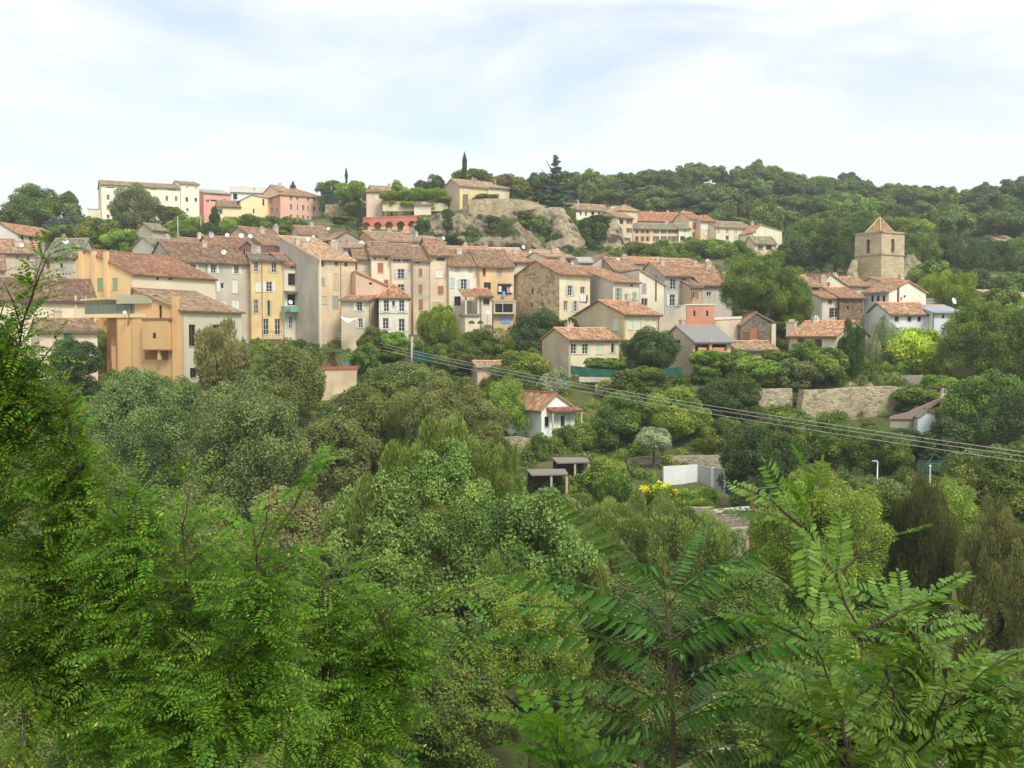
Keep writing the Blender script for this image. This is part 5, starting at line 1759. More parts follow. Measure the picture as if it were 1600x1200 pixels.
# green tarpaulin fences
def tarp(name, label, pts, Yv, hgt, c):
    m = MB()
    o = at(pts[0][0], pts[0][1], Yv[0])
    n = 24
    xs = np.linspace(pts[0][0], pts[-1][0], n)
    top_ = np.interp(xs, [q[0] for q in pts], [q[1] for q in pts])
    Ys = np.linspace(Yv[0], Yv[1], n)
    P = [at(x, y, Y) - o for x, y, Y in zip(xs, top_, Ys)]
    for i, (a, b) in enumerate(zip(P, P[1:])):
        k0, k1 = .06 * math.sin(i * 1.9), .06 * math.sin((i + 1) * 1.9)
        a2, b2 = a + Vector((0, k0, 0)), b + Vector((0, k1, 0))
        m.quad(a2, b2, b2 - Z * hgt + Vector((0, -k1, 0)), a2 - Z * hgt + Vector((0, -k0, 0)))
    ob = empty(name, o, 0, label, 'fence')
    m.obj('netting', plain(c, .6), ob)
    for i in range(0, n, 6):
        q = MB()
        q.tube([P[i] + Vector((0, .05, .1)), P[i] + Vector((0, .05, -hgt - .6))], .04, 5)
        q.obj('stake', plain((120, 110, 96)), ob)


tarp('tarpaulin_fence', 'long dark green tarpaulin fence below the small cream house', [(892, 571), (930, 576), (975, 579), (1020, 578), (1066, 573)], (124, 121), 1.0, (30, 98, 72))
tarp('tarpaulin_fence', 'dark green windbreak behind the concrete pole', [(645, 546), (700, 556)], (132, 131), 1.4, (26, 84, 74))
tarp('tarpaulin_fence', 'short teal net fence under the palm', [(520, 566), (556, 562)], (121, 122), .8, (90, 150, 136))
slab('terrace_edge', 'pale concrete terrace edge under the green tarpaulin', [(905, 597), (905, 589), (962, 590), (962, 597)], 122, .6, plaster((206, 192, 166), 1.0))
slab('terrace_pillar', 'crumbling pale pillar below the concrete terrace edge', [(930, 622), (930, 597), (946, 597), (944, 612), (937, 622)], 122.2, .5, plaster((206, 184, 150), 1.0))
H('old tiled roof almost buried in trees above the wires', (746, 127), (796, 128), 572, 590, 4, 'g', 565, (206, 176, 140), [], tile=(206, 158, 126))
# shed with white chimney by the bastion
F = H('light blue-grey shed with sloping roof at the foot of the bastion', (1434, 110), (1461, 110), 652, 680, 3, 'f', 641, (206, 214, 212), [(1444, 646, 1446, 649, 'd')], er=645, pf=.55, tile=(150, 134, 118), over=.12)
slab('shed_wall', 'low grey lean-to wall beside the blue-grey shed', [(1390, 672), (1392, 655), (1432, 655), (1432, 672)], 111, .4, plaster((168, 158, 140), 1.0))
slab('lean_to_roof', 'thin tiled lean-to roof running up to the white chimney', [(1390, 655), (1392, 651), (1420, 644), (1470, 622), (1472, 626), (1432, 652), (1432, 655)], 110.8, .35, plain((156, 136, 118)), 'roof')
ch = empty('white_chimney', at(1474, 650, 111), 0, 'slim white chimney with pink cap above the blue-grey shed', 'chimney')
m = MB()
hC = at(1474, 612, 111).z - at(1474, 650, 111).z
m.box((-.23, -.23, -2), (.23, .23, hC))
m.obj('shaft', plain((240, 232, 222)), ch)
m = MB()
m.box((-.3, -.3, hC + .002), (.3, .3, hC + .12))
m.box((-.2, -.2, hC + .12), (.2, .2, hC + .34))
m.obj('cap', plain((222, 180, 160)), ch)
# white pipe frame, gazebo, posts
gz_ = empty('pipe_arch', at(1371, 737, 95), 0, 'bent white pipe standing in the vegetable plot', 'pipe')
m = MB()
m.tube([(0, 0, -1), (0, 0, .85), (-.05, 0, .95), (-.5, 0, .95)], .055, 7)
m.obj('pipe', plain((240, 240, 238), .4), gz_, True)
wp = empty('white_pole', at(1453, 752, 88), 0, 'short white pole with round knob beside the green gazebo', 'post')
m = MB()
m.tube([(0, 0, -1), (0, 0, 1.15)], .06, 7)
m.tube([(0, 0, 1.15), (0, 0, 1.2), (0, 0, 1.3), (0, 0, 1.36)], [.06, .11, .11, .05], 8)
m.obj('shaft', plain((232, 232, 226), .5), wp)
pg = at(1448, 742, 92)
gbo = empty('garden_gazebo', pg, 0, 'green tube gazebo frame in the vegetable garden', 'gazebo')
gm = plain((52, 104, 88), .5)
sz, hg = 2.1, .95
cs = [Vector((0, 0, 0)), Vector((sz, 0, 0)), Vector((sz, sz, 0)), Vector((0, sz, 0))]
for c_ in cs:
    m = MB()
    m.tube([c_ - Z * 1, c_ + Z * hg], .035, 5)
    m.obj('post', gm, gbo)
ap = Vector((sz / 2, sz / 2, hg + .75))
for i in range(4):
    m = MB()
    m.tube([cs[i] + Z * hg, ap], .03, 5)
    m.tube([cs[i] + Z * hg, cs[(i + 1) % 4] + Z * hg], .03, 5)
    m.obj('rafter', gm, gbo)
m = MB()
m.quad(cs[2] + Z * (hg - .1), cs[3] + Z * (hg - .1), cs[3] + Z * .1, cs[2] + Z * .1)
m.obj('net', plain((48, 84, 66), .7), gbo)


# ------------------------------------------------------------------ utility poles and wires
def pole(px, ybot, ytop, Y, r, c, label, arm=True, square=True):
    p = at(px, ybot, Y)
    h = at(px, ytop, Y).z - p.z
    e = empty('utility_pole', p, 0, label, 'pole')
    m = MB()
    if square:
        m.obox(Vector((0, 0, 0)), Vector((1, 0, 0)), Vector((0, 1, 0)), -r, r, -2, h, -r, r, taper=r * .3)
    else:
        m.tube([(0, 0, -2), (0, 0, h)], [r, r * .75], 8)
    m.obj('shaft', plain(c, .9), e)
    if arm:
        m = MB()
        m.box((-.9, -.06, h - .5), (.9, .06, h - .38))
        m.obj('cross_arm', plain((130, 120, 108), .6), e)
        for u in (-.8, 0.0, .8):
            m = MB()
            m.tube([(u, 0, h - .38), (u, 0, h - .3), (u, 0, h - .12)], [.03, .07, .05], 6)
            m.obj('insulator', plain((190, 190, 180), .3), e)
    return p, h


pole(501, 520, 404, 147, .14, (238, 228, 202), 'tall pale pole standing in front of the beige house corner', arm=False, square=False)
pole(644, 566, 526, 133, .18, (206, 200, 184), 'stout concrete pole with a cross-arm above the green windbreak')
pole(314, 374, 336, 236, .2, (196, 176, 140), 'wooden street pole among the bushes above the roofs', arm=True, square=False)
pole(278, 360, 338, 240, .14, (206, 208, 202), 'thin grey lamp pole beside the stone hut', arm=False, square=False)
for i, (ya, yb, dz) in enumerate(((511, 706, 0), (515, 713, .2), (520, 722, .4))):
    a, b = at(478, ya - 3, 150), at(1760, yb + 22, 62)
    m = MB()
    pts = []
    for k in range(41):
        f = k / 40
        q = a.lerp(b, f)
        pts.append(q - Z * (1.1 * 4 * f * (1 - f)))
    w = m.tube([q - pts[0] for q in pts], .02, 5, cap=False).obj('overhead_wire', plain((206, 204, 194), .6), None, True)
    w.location = pts[0]
    tag(w, ['topmost pale overhead wire crossing the gardens', 'middle pale overhead wire crossing the gardens', 'lowest pale overhead wire crossing the gardens'][i], 'wire', 'overhead wires')

for x, y, Y, r, lab in [(103, 377, 150, .6, 'white dish on the stone house with three attic openings'), (34, 383, 159, .5, 'white dish on the salmon roof'), (355, 367, 172, .55, 'first of three dishes on the long brown roof ridge'), (377, 368, 172, .65, 'middle of three dishes on the long brown roof ridge'),
                        (391, 369, 172, .6, 'last of three dishes on the long brown roof ridge'), (350, 394, 152, .6, 'dish on the slope of the grey house roof'), (481, 373, 160, .55, 'dish beside the chimney of the mottled roof'), (490, 370, 175, .45, 'small dish behind the mottled roof'),
                        (513, 357, 186, .5, 'dish in front of the arcade garden'), (565, 379, 173, .6, 'dish at the white rooftop parapet'), (693, 372, 194, .55, 'dish at the foot of the cliff'), (743, 398, 160, .45, 'dish beside the twin chimneys of the white house'), (743, 405, 158, .4, 'lower dish beside the twin chimneys of the white house'),
                        (818, 386, 182, .55, 'dish at the end of the long white wall'), (1106, 408, 170, .6, 'round dish below the plane trees'), (454, 472, 153, .55, 'dish on the turquoise balcony'), (763, 488, 145, .5, 'dish on the porch house wall'), (1491, 470, 145, .75, 'big dish behind the low white house'),
                        (195, 488, 118, .35, 'small white dish on the glass terrace'), (1425, 455, 150, .5, 'dish on the cream gable of the blue-grey house'), (966, 405, 168, .4, 'tilted dish on the grey gable house')]:
    dish(x, y, Y, r, lab, .3 + .3 * math.sin(x))

# ------------------------------------------------------------------ trees of the town and the gardens
T = tree
# skyline and upper town
T('plane_tree', 50, 290, 372, 255, 100, 'mid', 'broad round plane tree at the far edge of the skyline')
T('plane_tree', 100, 303, 362, 262, 62, 'mid', 'second plane tree beside the broad skyline one')
T('plane_tree', -15, 318, 380, 250, 70, 'dark', 'dark tree cut by the frame edge below the skyline plane')
T('stone_pine', 109, 298, 335, 285, 26, 'pine2', 'small dark pine poking over the plane trees', 'pine')
T('blue_cedar', 112, 328, 362, 240, 44, 'blue', 'blue-grey cedar below the skyline plane trees', 'cedar', 'S')
T('blue_cedar', 84, 336, 362, 238, 40, 'blue', 'low blue-green conifer beside the blue cedar', 'cedar', 'S')
T('lime_tree', 211, 289, 366, 268, 78, 'sage', 'big globe-shaped tree in front of the yellow skyline building', lod='M')
T('bay_tree', 155, 340, 392, 205, 66, 'mid', 'bushy tree above the orange gabled house')
T('bay_tree', 187, 356, 394, 200, 56, 'fresh', 'light green tree above the orange gabled house ridge')
T('bay_tree', 96, 350, 385, 212, 50, 'mid', 'rounded bush beside the white villa')
T('bay_tree', 128, 372, 394, 190, 30, 'mid', 'small bush behind the stone house roof')
T('shrub_oak', 264, 320, 352, 272, 44, 'mid', 'rounded bush at the foot of the yellow skyline building', cat='bush')
T('shrub_oak', 290, 336, 366, 262, 50, 'fresh', 'leafy bush between stone hut and street pole', cat='bush')
T('cypress', 338, 328, 372, 246, 24, 'cypr', 'dark conical cypress below the yellow houses', 'column', 'S')
for i, (x, t_, b_, w, mt, lab) in enumerate([(360, 336, 376, 34, 'fresh', 'yellow-green bush below the low yellow house'), (392, 334, 376, 44, 'mid', 'wide green bush below the yellow gable'), (425, 338, 372, 46, 'mid', 'bush below the pink town house corner'), (452, 338, 364, 40, 'fresh', 'hedge-like bush on the orange retaining wall'),
                                             (470, 346, 362, 26, 'dark', 'small dark bush under the orange retaining wall'), (322, 350, 378, 34, 'dark', 'dark bush at the street pole foot'), (300, 356, 380, 40, 'mid', 'bush below the stone hut lane')]):
    T('shrub', x, t_, b_, 242 - i, w, mt, lab, cat='bush')
T('cypress', 541, 267, 292, 285, 6, 'cypr', 'thin cypress spire on the skyline above the terrace', 'column', 'F')
T('umbrella_pine', 518, 282, 310, 300, 46, 'mid', 'rounded tree behind the cedar-like dark conifer', 'round')
T('dark_fir', 514, 291, 318, 290, 32, 'cedar', 'dark fir above the stone terrace wall', 'cedar', 'S')
T('dark_fir', 458, 284, 302, 310, 18, 'cedar', 'small fir behind the pink town house roof', 'cedar', 'F')
T('walnut_tree', 553, 281, 322, 275, 56, 'fresh', 'bright green tree above the stone terrace wall')
T('cypress', 561, 316, 362, 247, 12, 'cypr', 'narrow cypress at the end of the arcade', 'column', 'F')
for x, t_, b_, w, mt, lab, kd in [(535, 337, 348, 40, 'mid', 'ivy bush on the stone terrace wall', 'round'), (575, 348, 362, 24, 'dark', 'dark bush before the first arcade arch', 'round'), (606, 350, 366, 36, 'fresh', 'bright bush before the arcade middle', 'round'), (540, 350, 366, 46, 'mid', 'bushes along the lane below the terrace wall', 'round'),
                                  (620, 282, 302, 18, 'fresh', 'slim young tree on the castle terrace', 'round'), (612, 300, 314, 40, 'fresh', 'bamboo-like bush on the castle terrace', 'upright'), (645, 296, 314, 56, 'fresh', 'wide light bush on the castle terrace', 'upright'), (677, 296, 314, 40, 'fresh', 'light shrubs beside the dark terrace tree', 'upright'),
                                  (660, 283, 304, 30, 'dark', 'dark tree behind the terrace shrubs', 'round'), (682, 276, 310, 30, 'dark', 'tall dark round tree on the castle terrace', 'round'), (700, 305, 322, 40, 'fresh', 'shrubs at the foot of the yellow rock house', 'round')]:
    T('terrace_shrub', x, t_, b_, 256 + (b_ < 312) * 12, w, mt, lab, kd, cat='bush')
T('oak_tree', 740, 262, 306, 272, 72, 'mid', 'large rounded tree behind the yellow house on the rock')
T('oak_tree', 760, 272, 300, 276, 36, 'rust', 'reddish tree crown behind the yellow house roof')
T('cypress', 726, 248, 300, 264, 10, 'cypr', 'tall pointed cypress on the castle rock', 'column', 'F')
T('bare_tree', 790, 272, 310, 262, 46, 'brown', 'brownish thin-leaved tree on the rock garden')
T('bare_tree', 812, 278, 312, 260, 36, 'rust', 'russet tree beside the brownish one on the rock')
T('evergreen_oak', 838, 268, 316, 262, 40, 'pine2', 'dark evergreen before the cedar on the rock')
T('shrub', 822, 296, 316, 256, 28, 'dark', 'dark shrub on the rampart edge', cat='bush')
T('shrub', 758, 303, 312, 252, 40, 'fresh', 'low green hedge along the rampart top', cat='bush')
T('cedar_tree', 868, 248, 340, 262, 78, 'cedar', 'tall grey-green cedar with tiered branches on the skyline', 'cedar', 'M')
# cliff vegetation
for x, t_, b_, w, mt, lab, kd in [(793, 346, 392, 52, 'sage', 'feathery pale green bush at the cliff foot', 'upright'), (738, 354, 388, 28, 'mid', 'round green bush at the cliff foot', 'round'), (690, 366, 388, 56, 'dark', 'ivy patch at the cliff foot above the roofs', 'round'), (700, 328, 345, 20, 'dark', 'dark shrub clinging to the cliff near the pillar', 'round'),
                                  (660, 342, 362, 24, 'dark', 'shrub on the cliff shoulder by the arcade', 'round'), (842, 338, 372, 34, 'sage', 'shrubs growing above the stone ramp', 'round'), (876, 362, 388, 24, 'dark', 'dark bush on the cliff below the cedar', 'round'),
                                  (893, 330, 388, 22, 'mid', 'ivy strip hanging down the cliff edge', 'upright'), (918, 342, 396, 56, 'dark', 'dense dark bush filling the cliff gully', 'round'), (900, 384, 406, 60, 'mid', 'green undergrowth at the gully foot', 'round'), (860, 388, 402, 40, 'mid', 'green bushes behind the blue-shuttered house', 'round'), (936, 336, 350, 40, 'dark', 'bushes under the long cliff-edge house', 'round'), (770, 338, 352, 34, 'sage', 'scrub growing in a ledge below the rampart', 'round'), (820, 330, 344, 30, 'mid', 'scrub hanging below the rampart end', 'round'), (716, 360, 392, 22, 'mid', 'bush in the fissure below the ruined pillar', 'upright'), (852, 350, 366, 22, 'dark', 'dark tuft beside the rock ramp', 'round'), (668, 360, 384, 30, 'mid', 'bush at the rock shoulder foot', 'round'), (760, 378, 398, 40, 'mid', 'low bushes behind the twin chimneys', 'round'), (835, 378, 398, 36, 'fresh', 'low bushes under the stone ramp', 'round'), (650, 372, 386, 40, 'dark', 'bushes behind the small grey roof', 'round')]:
    T('cliff_bush', x, t_, b_, (225 if x < 880 else 236), w, mt, lab, kd, cat='bush')
# plane row before the hotel
for i, (x, t_, b_, w) in enumerate([(1000, 377, 412, 62), (1042, 374, 412, 60), (1082, 371, 412, 60), (1120, 372, 414, 62), (1152, 376, 414, 52), (972, 384, 410, 40)]):
    T('plane_tree', x, t_, b_, 232, w, 'fresh' if i % 2 else 'mid', ['first', 'second', 'third', 'fourth', 'fifth', 'outermost small'][i] + ' plane tree of the row before the shuttered hotel-like front', group='plane trees in a row')
# big plane tree
T('plane_tree', 1190, 392, 512, 141, 132, 'mid', 'huge round plane tree in the middle of the house row', lod='B', trunk_r=.5, skirt=False)
T('plane_tree', 1235, 430, 520, 143, 66, 'mid', 'yellowing plane tree leaning on the huge one', lod='M')
T('plane_tree', 1225, 490, 528, 140, 76, 'rust', 'yellow-brown low plane branches behind the ruin', lod='M')
T('ivy_shrub', 1150, 498, 516, 142, 36, 'dark', 'dark shrubs at the foot of the huge plane tree', cat='bush')
# right hand slope behind the church
for i, (x, t_, b_, w, mt, lab) in enumerate([(1262, 340, 420, 76, 'mid', 'big leafy tree above the yellowing plane'), (1305, 346, 432, 70, 'dark', 'dark tree against the church tower side'), (1240, 372, 424, 50, 'dark', 'dark tree over the small bare rock'), (1340, 330, 380, 66, 'mid', 'round tree behind the tower roof'), (1290, 328, 372, 60, 'mid', 'tree on the slope above the dark tower-side tree'),
                                             (1438, 360, 428, 70, 'mid', 'light-topped tree right behind the church tower'), (1490, 366, 446, 84, 'dark', 'big dark tree on the slope beyond the tower'), (1545, 372, 450, 84, 'dark', 'dark spreading tree on the slope below the far villa'), (1600, 366, 450, 80, 'mid', 'tree cut by the frame edge below the far villa'),
                                             (1425, 340, 376, 60, 'fresh', 'bright rounded tree on the slope beyond the tower'), (1470, 346, 372, 54, 'mid', 'tree above the far bungalow roof'), (1530, 344, 378, 60, 'mid', 'tree between the two far roofs'), (1580, 336, 372, 60, 'dark', 'tree above the far white villa'), (1390, 338, 372, 44, 'mid', 'tree between tower roof and slope')]):
    T('slope_tree', x, t_, b_, [228, 215, 218, 250, 262, 222, 226, 232, 230, 268, 310, 312, 320, 280][i], w, mt, lab, lod='M' if w > 64 else None)
for x, t_, b_, w, mt, lab, Y in [(1455, 405, 455, 60, 'mid', 'tree filling the gap below the slope tree behind the tower', 205), (1520, 420, 474, 80, 'dark', 'low dark tree above the flat metal roof', 188), (1580, 425, 476, 70, 'mid', 'tree above the tile roof with skylight', 190), (1560, 448, 500, 70, 'mid', 'tree squeezed behind the huge edge tree', 150), (1630, 400, 470, 70, 'dark', 'dark tree beyond the frame edge roof', 200)]:
    T('slope_tree', x, t_, b_, Y, w, mt, lab)
for x, w, lab in ((1262, 9, 'first of three slim cypresses on the hillside'), (1272, 8, 'middle of three slim cypresses on the hillside'), (1287, 10, 'last of three slim cypresses on the hillside'), (1207, 7, 'small cypress beside the hillside shed')):
    T('cypress', x, 318 if x > 1250 else 320, 346 if x > 1250 else 336, 320, w, 'cypr', lab, 'column', 'F')
T('acacia_tree', 1487, 424, 486, 158, 96, 'fresh', 'spiky-topped light green tree behind the low white house', 'upright', 'M')
T('plane_tree', 1545, 462, 600, 124, 150, 'mid', 'huge tree at the edge below the flat metal roof', lod='B')
T('plane_tree', 1610, 470, 600, 126, 110, 'fresh', 'tree cut by the frame edge beside the huge one', lod='M')
# middle gardens
T('fig_tree', 1016, 512, 584, 125, 92, 'dark', 'dense dark green round bush in front of the tall orange-roofed house', lod='M')
T('laurel', 845, 484, 566, 142.5, 112, 'dark', 'wide dark tree below the stone gable house', lod='M', depth=.45, skirt=False)
T('laurel', 890, 496, 540, 141, 44, 'dark', 'dark bush under the house with laundry')
T('fruit_tree', 688, 482, 545, 138, 76, 'fresh', 'fresh green tree under the peach-beige house', 'upright', 'M')
T('fruit_tree', 755, 510, 585, 134, 92, 'mid', 'green tree below the porch house', lod='M')
T('fruit_tree', 712, 530, 590, 131, 80, 'mid', 'low tree behind the overhead wires', lod='M')
T('fruit_tree', 818, 545, 600, 127, 72, 'fresh', 'green bush left of the small cream house')
T('vine_bush', 586, 510, 560, 136, 100, 'rust', 'yellowing vine arbour below the hipped white house', cat='bush', depth=.5)
T('vine_bush', 612, 518, 552, 136, 60, 'fresh', 'yellow-green vines beside the concrete pole', cat='bush')
T('pine_bush', 572, 536, 582, 122, 46, 'mid', 'round clipped-looking bush beside the cream garden wall', cat='bush')
T('olive_shrub', 866, 574, 640, 124, 50, 'grey', 'silvery shrub behind the white cabin')
T('laurel', 470, 530, 580, 126, 60, 'dark', 'dark shrub beside the arched annex')
T('holm_oak', 452, 533, 668, 110, 116, 'rust', 'dark olive-brown rounded tree below the yellow-ochre house', lod='M')
T('tamarisk', 343, 518, 612, 112, 96, 'brown', 'brown twiggy tamarisk bush before the orange house', 'upright', 'S', skirt=False)
T('fig_tree', 112, 528, 600, 108, 90, 'dark', 'dark fig bush below the peach house', lod='M')
T('ivy_shrub', 1010, 572, 604, 119, 60, 'mid', 'green bush over the tarpaulin fence', cat='bush')
T('hedge_bush', 945, 558, 584, 126, 70, 'mid', 'climber bush on the small cream house front', cat='bush')
for x, t_, b_, w, mt, lab, kd, Y in [(1105, 545, 580, 60, 'fresh', 'climbing greenery on the barn', 'round', 124), (1150, 546, 590, 70, 'mid', 'green bushes below the low outbuilding', 'round', 124), (1180, 556, 600, 76, 'fresh', 'yellow-green bush above the parapet wall', 'round', 121), (1240, 560, 610, 80, 'sage', 'grey-green shrub above the parapet wall', 'round', 121), (1290, 540, 606, 70, 'mid', 'round tree before the cream villa', 'round', 122),
                                     (1332, 515, 590, 50, 'dark', 'dark pointed bush at the villa gable', 'upright', 124), (1380, 500, 596, 48, 'grey', 'slender grey-green tree right of the villa', 'upright', 132), (1432, 508, 596, 92, 'lime', 'bright lime-green tree below the low white house', 'round', 130), (1260, 530, 570, 46, 'mid', 'small tree at the villa wall', 'round', 123), (1212, 545, 572, 50, 'mid', 'bush behind the parapet shrubs', 'round', 126)]:
    T('garden_tree', x, t_, b_, Y, w, mt, lab, kd)
T('clipped_hedge', 1470, 584, 622, 122, 60, 'fresh', 'bright clipped hedge beside the grey garden wall', cat='hedge')
T('ivy_shrub', 1440, 600, 640, 117, 90, 'mid', 'ivy mass hanging over the bastion end', cat='bush')
T('lilac', 640, 566, 650, 94, 150, 'olive', 'pale olive tree crowning the thicket below the pole', lod='M')
T('elm_tree', 700, 580, 740, 86, 180, 'olive', 'large olive-green elm in the valley thicket', lod='B')
T('elm_tree', 575, 600, 760, 90, 130, 'rust', 'brownish green tree beside the large elm', lod='M')
T('walnut_tree', 790, 590, 692, 109, 84, 'fresh', 'yellow-green tree left of the white cabin', lod='M')
T('walnut_tree', 790, 570, 640, 116, 80, 'mid', 'tree with orange tips above the white cabin tree', lod='M')
for x, t_, b_, w, mt, lab, kd, Y in [(885, 664, 722, 52, 'mid', 'rounded bush before the white cabin', 'round', 105), (912, 660, 712, 56, 'fresh', 'light green bush right of the cabin bush', 'round', 106), (845, 676, 730, 40, 'mid', 'small tree on the pale dry-stone wall', 'round', 103), (970, 612, 706, 110, 'mid', 'spreading orchard tree right of the cabin', 'round', 107), (1050, 604, 694, 130, 'fresh', 'wide yellow-green orchard tree under the wires', 'round', 108),
                                     (1022, 666, 712, 58, 'grey', 'small silvery olive tree on the terrace', 'round', 100), (990, 576, 640, 90, 'mid', 'orchard tree below the tarpaulin', 'round', 120), (1140, 586, 668, 110, 'dark', 'dark walnut above the lower orchard', 'round', 114), (1130, 652, 700, 56, 'mid', 'bush at the orchard end', 'round', 104),
                                     (1188, 660, 786, 120, 'dark', 'dense dark tree beside the pool', 'round', 86), (1290, 640, 736, 96, 'mid', 'green tree below the bastion', 'round', 102), (1370, 668, 740, 100, 'mid', 'leafy mass at the bastion foot', 'round', 99), (1240, 640, 720, 80, 'mid', 'bush below the stair passage', 'round', 106), (1412, 668, 720, 70, 'dark', 'dark shrub before the lean-to wall', 'round', 103),
                                     (1540, 580, 700, 130, 'mid', 'tall garden tree right of the white chimney', 'round', 108), (1600, 600, 740, 110, 'dark', 'dark tree at the frame edge below the hedge', 'round', 100), (1560, 690, 830, 150, 'mid', 'broad fig-like tree right of the gazebo', 'round', 82), (1480, 650, 730, 80, 'dark', 'dark bush between chimney and gazebo', 'round', 100), (1480, 750, 850, 110, 'fresh', 'fresh green tree below the gazebo', 'round', 76),
                                     (945, 712, 770, 66, 'fresh', 'leafy bush right of the garden shelters', 'round', 94), (905, 770, 806, 50, 'mid', 'low bush in front of the shelter', 'round', 88), (890, 778, 806, 40, 'grey', 'pale cream-flowering shrub before the shelter bush', 'round', 84), (1085, 768, 806, 90, 'fresh', 'vegetable rows below the pool', 'upright', 88), (960, 740, 790, 70, 'mid', 'tall weeds beside the yellow flowers', 'upright', 90)]:
    T('orchard_tree' if b_ - t_ > 60 else 'garden_bush', x, t_, b_, Y, w, mt, lab, kd, cat='tree' if b_ - t_ > 60 else 'bush', skirt='silvery olive' not in lab)
YEL = leafmat((186, 184, 16), (232, 224, 44), None, .15, .1)
fb = T('flower_bush', 1030, 757, 784, 86, 54, 'fresh', 'yellow flowering bush below the pool', 'upright', 'S', cat='bush')
for fx, fy, fw in ((1014, 768, 30), (1033, 760, 28), (1046, 768, 30), (1026, 772, 32), (1006, 762, 16)):
    me_ = crown_mesh('round', .26, 170, 12, .4, fx)
    me_.materials.append(YEL)
    fo = link('blossom', me_, fb)
    fo.location = at(fx, fy, 85.5) - fb.location
    fo.scale = [fw / 2 / FPX * 86] * 2 + [fw / 3.2 / FPX * 86]
T('willow', 975, 782, 930, 66, 190, 'willow', 'silvery-yellow willow shrubs in the valley middle', 'upright', 'B')
T('willow', 1080, 800, 940, 63, 150, 'willow', 'willow shrub below the tiny garden hut', 'upright', 'M')
T('willow', 920, 790, 900, 68, 120, 'olive', 'olive-toned willow beside the garden shelter path', 'upright', 'M')
T('holm_oak', 230, 562, 800, 82, 200, 'sage', 'grey-green holm oak below the orange house', lod='B')
T('holm_oak', 385, 585, 850, 78, 240, 'sage', 'largest grey-green holm oak in the thicket', lod='B', var=1)
T('thorn_bush', 520, 650, 780, 84, 130, 'olive', 'grey-olive thorn bush beside the holm oak', lod='M')
T('thorn_bush', 470, 760, 960, 60, 200, 'brown', 'brown-olive bush under the holm oak', lod='M')
T('thorn_bush', 300, 760, 960, 62, 180, 'olive', 'olive bush behind the robinia leaves', lod='M')
T('thorn_bush', 560, 790, 930, 58, 130, 'dark', 'dark shaded bush beside the centre tree', lod='M')
r_ = T('wild_cherry', 715, 668, 920, 52, 250, 'muted', 'big spreading light green tree filling the valley centre', lod='B', trunk_r=.24, skirt=False, barkc=(110, 100, 90))
for q in ((615, 725, 960, 51, 180, 1), (830, 760, 990, 51, 190, 0), (725, 850, 1080, 50, 270, 1), (900, 850, 1000, 52, 120, 0), (560, 780, 900, 53, 120, 0)):
    add_crown(r_, *q[:5], 'muted', lod='M', var=q[5])
for q in ((700, 655, 760, 52, 90), (640, 695, 800, 51.5, 90), (775, 690, 800, 52, 100), (860, 770, 890, 51.5, 100), (590, 750, 870, 51, 90), (905, 850, 960, 51, 80), (680, 780, 900, 50, 110), (790, 860, 990, 49.5, 120)):
    add_crown(r_, *q, 'muted', 'upright', 'S' if q[4] < 95 else 'M')
T('wild_cherry', 830, 900, 1120, 47, 210, 'fresh', 'yellow-green lower tree with dark trunk at the valley floor', lod='B', trunk_r=.2, skirt=False, var=1)
T('wild_cherry', 620, 840, 1010, 50, 200, 'mid', 'green tree under the big spreading one', lod='M')
T('green_alder', 1275, 740, 960, 54, 230, 'fresh', 'rounded yellow-green tree behind the robinia fronds', lod='B')
T('green_alder', 1380, 760, 900, 58, 130, 'mid', 'leafy tree beside the rounded yellow-green one', lod='M')
T('tamarisk', 1440, 760, 970, 56, 150, 'tam', 'dark olive feathery tree on the valley bottom', 'upright', 'B')
T('tamarisk', 1560, 800, 1030, 50, 170, 'tam2', 'brown feathery tamarisk at the frame edge', 'upright', 'B', var=1)
T('laurel', 1160, 880, 1000, 50, 160, 'mid', 'low green bush on the valley floor', lod='M')
T('thorn_bush', 1000, 900, 1030, 52, 180, 'olive', 'olive-coloured thicket behind the sapling', lod='M')
T('thorn_bush', 180, 930, 1180, 40, 260, 'mid', 'shaded bush beneath the robinia', lod='M')
T('thorn_bush', 560, 960, 1140, 38, 200, 'dark', 'dark thicket above the dry brush', lod='M')
T('thorn_bush', 690, 1030, 1190, 43, 200, 'mid', 'leafy bush before the big spreading tree', lod='M')
T('thorn_bush', 1200, 1060, 1190, 40, 200, 'mid', 'low leafy bush on the sandy floor', lod='M')

# palm with dry skirt
pp = at(520, 545, 120)
gzp = tz(pp.x, pp.y)
pm = empty('palm_tree', (pp.x, pp.y, gzp), 0, 'stubby palm with green fronds and a skirt of dry ones', 'palm')
hh = pp.z - gzp
m = MB()
m.tube([(0, 0, -1), (0, 0, hh * .5), (0, 0, hh - .5)], [.4, .34, .3], 9)
m.obj('trunk', bark((130, 108, 84)), pm, True)


def palm_frond(a, el, L, droop, c, parent):
    m = MB()
    d = Vector((math.cos(a), math.sin(a), 0))
    s = Vector((-d.y, d.x, 0))
    pts = []
    for i in range(9):
        f = i / 8
        pts.append(Vector((0, 0, hh - .4)) + d * (L * f * math.cos(el)) + Z * (L * f * math.sin(el) - droop * f * f))
    m.tube(pts, [.035 * (1 - .8 * i / 8) for i in range(9)], 4)
    for i in range(1, 17):
        f = i / 17
        k = f * 8
        q = pts[int(k)].lerp(pts[min(8, int(k) + 1)], k - int(k))
        ln = .55 * math.sin(math.pi * (.15 + .8 * f))
        for sg in (-1, 1):
            tip = q + s * sg * ln + d * ln * .5 - Z * ln * .35
            m.poly([q - d * .03, q + d * .05, tip])
    m.obj('frond', plain(c, .7), parent)


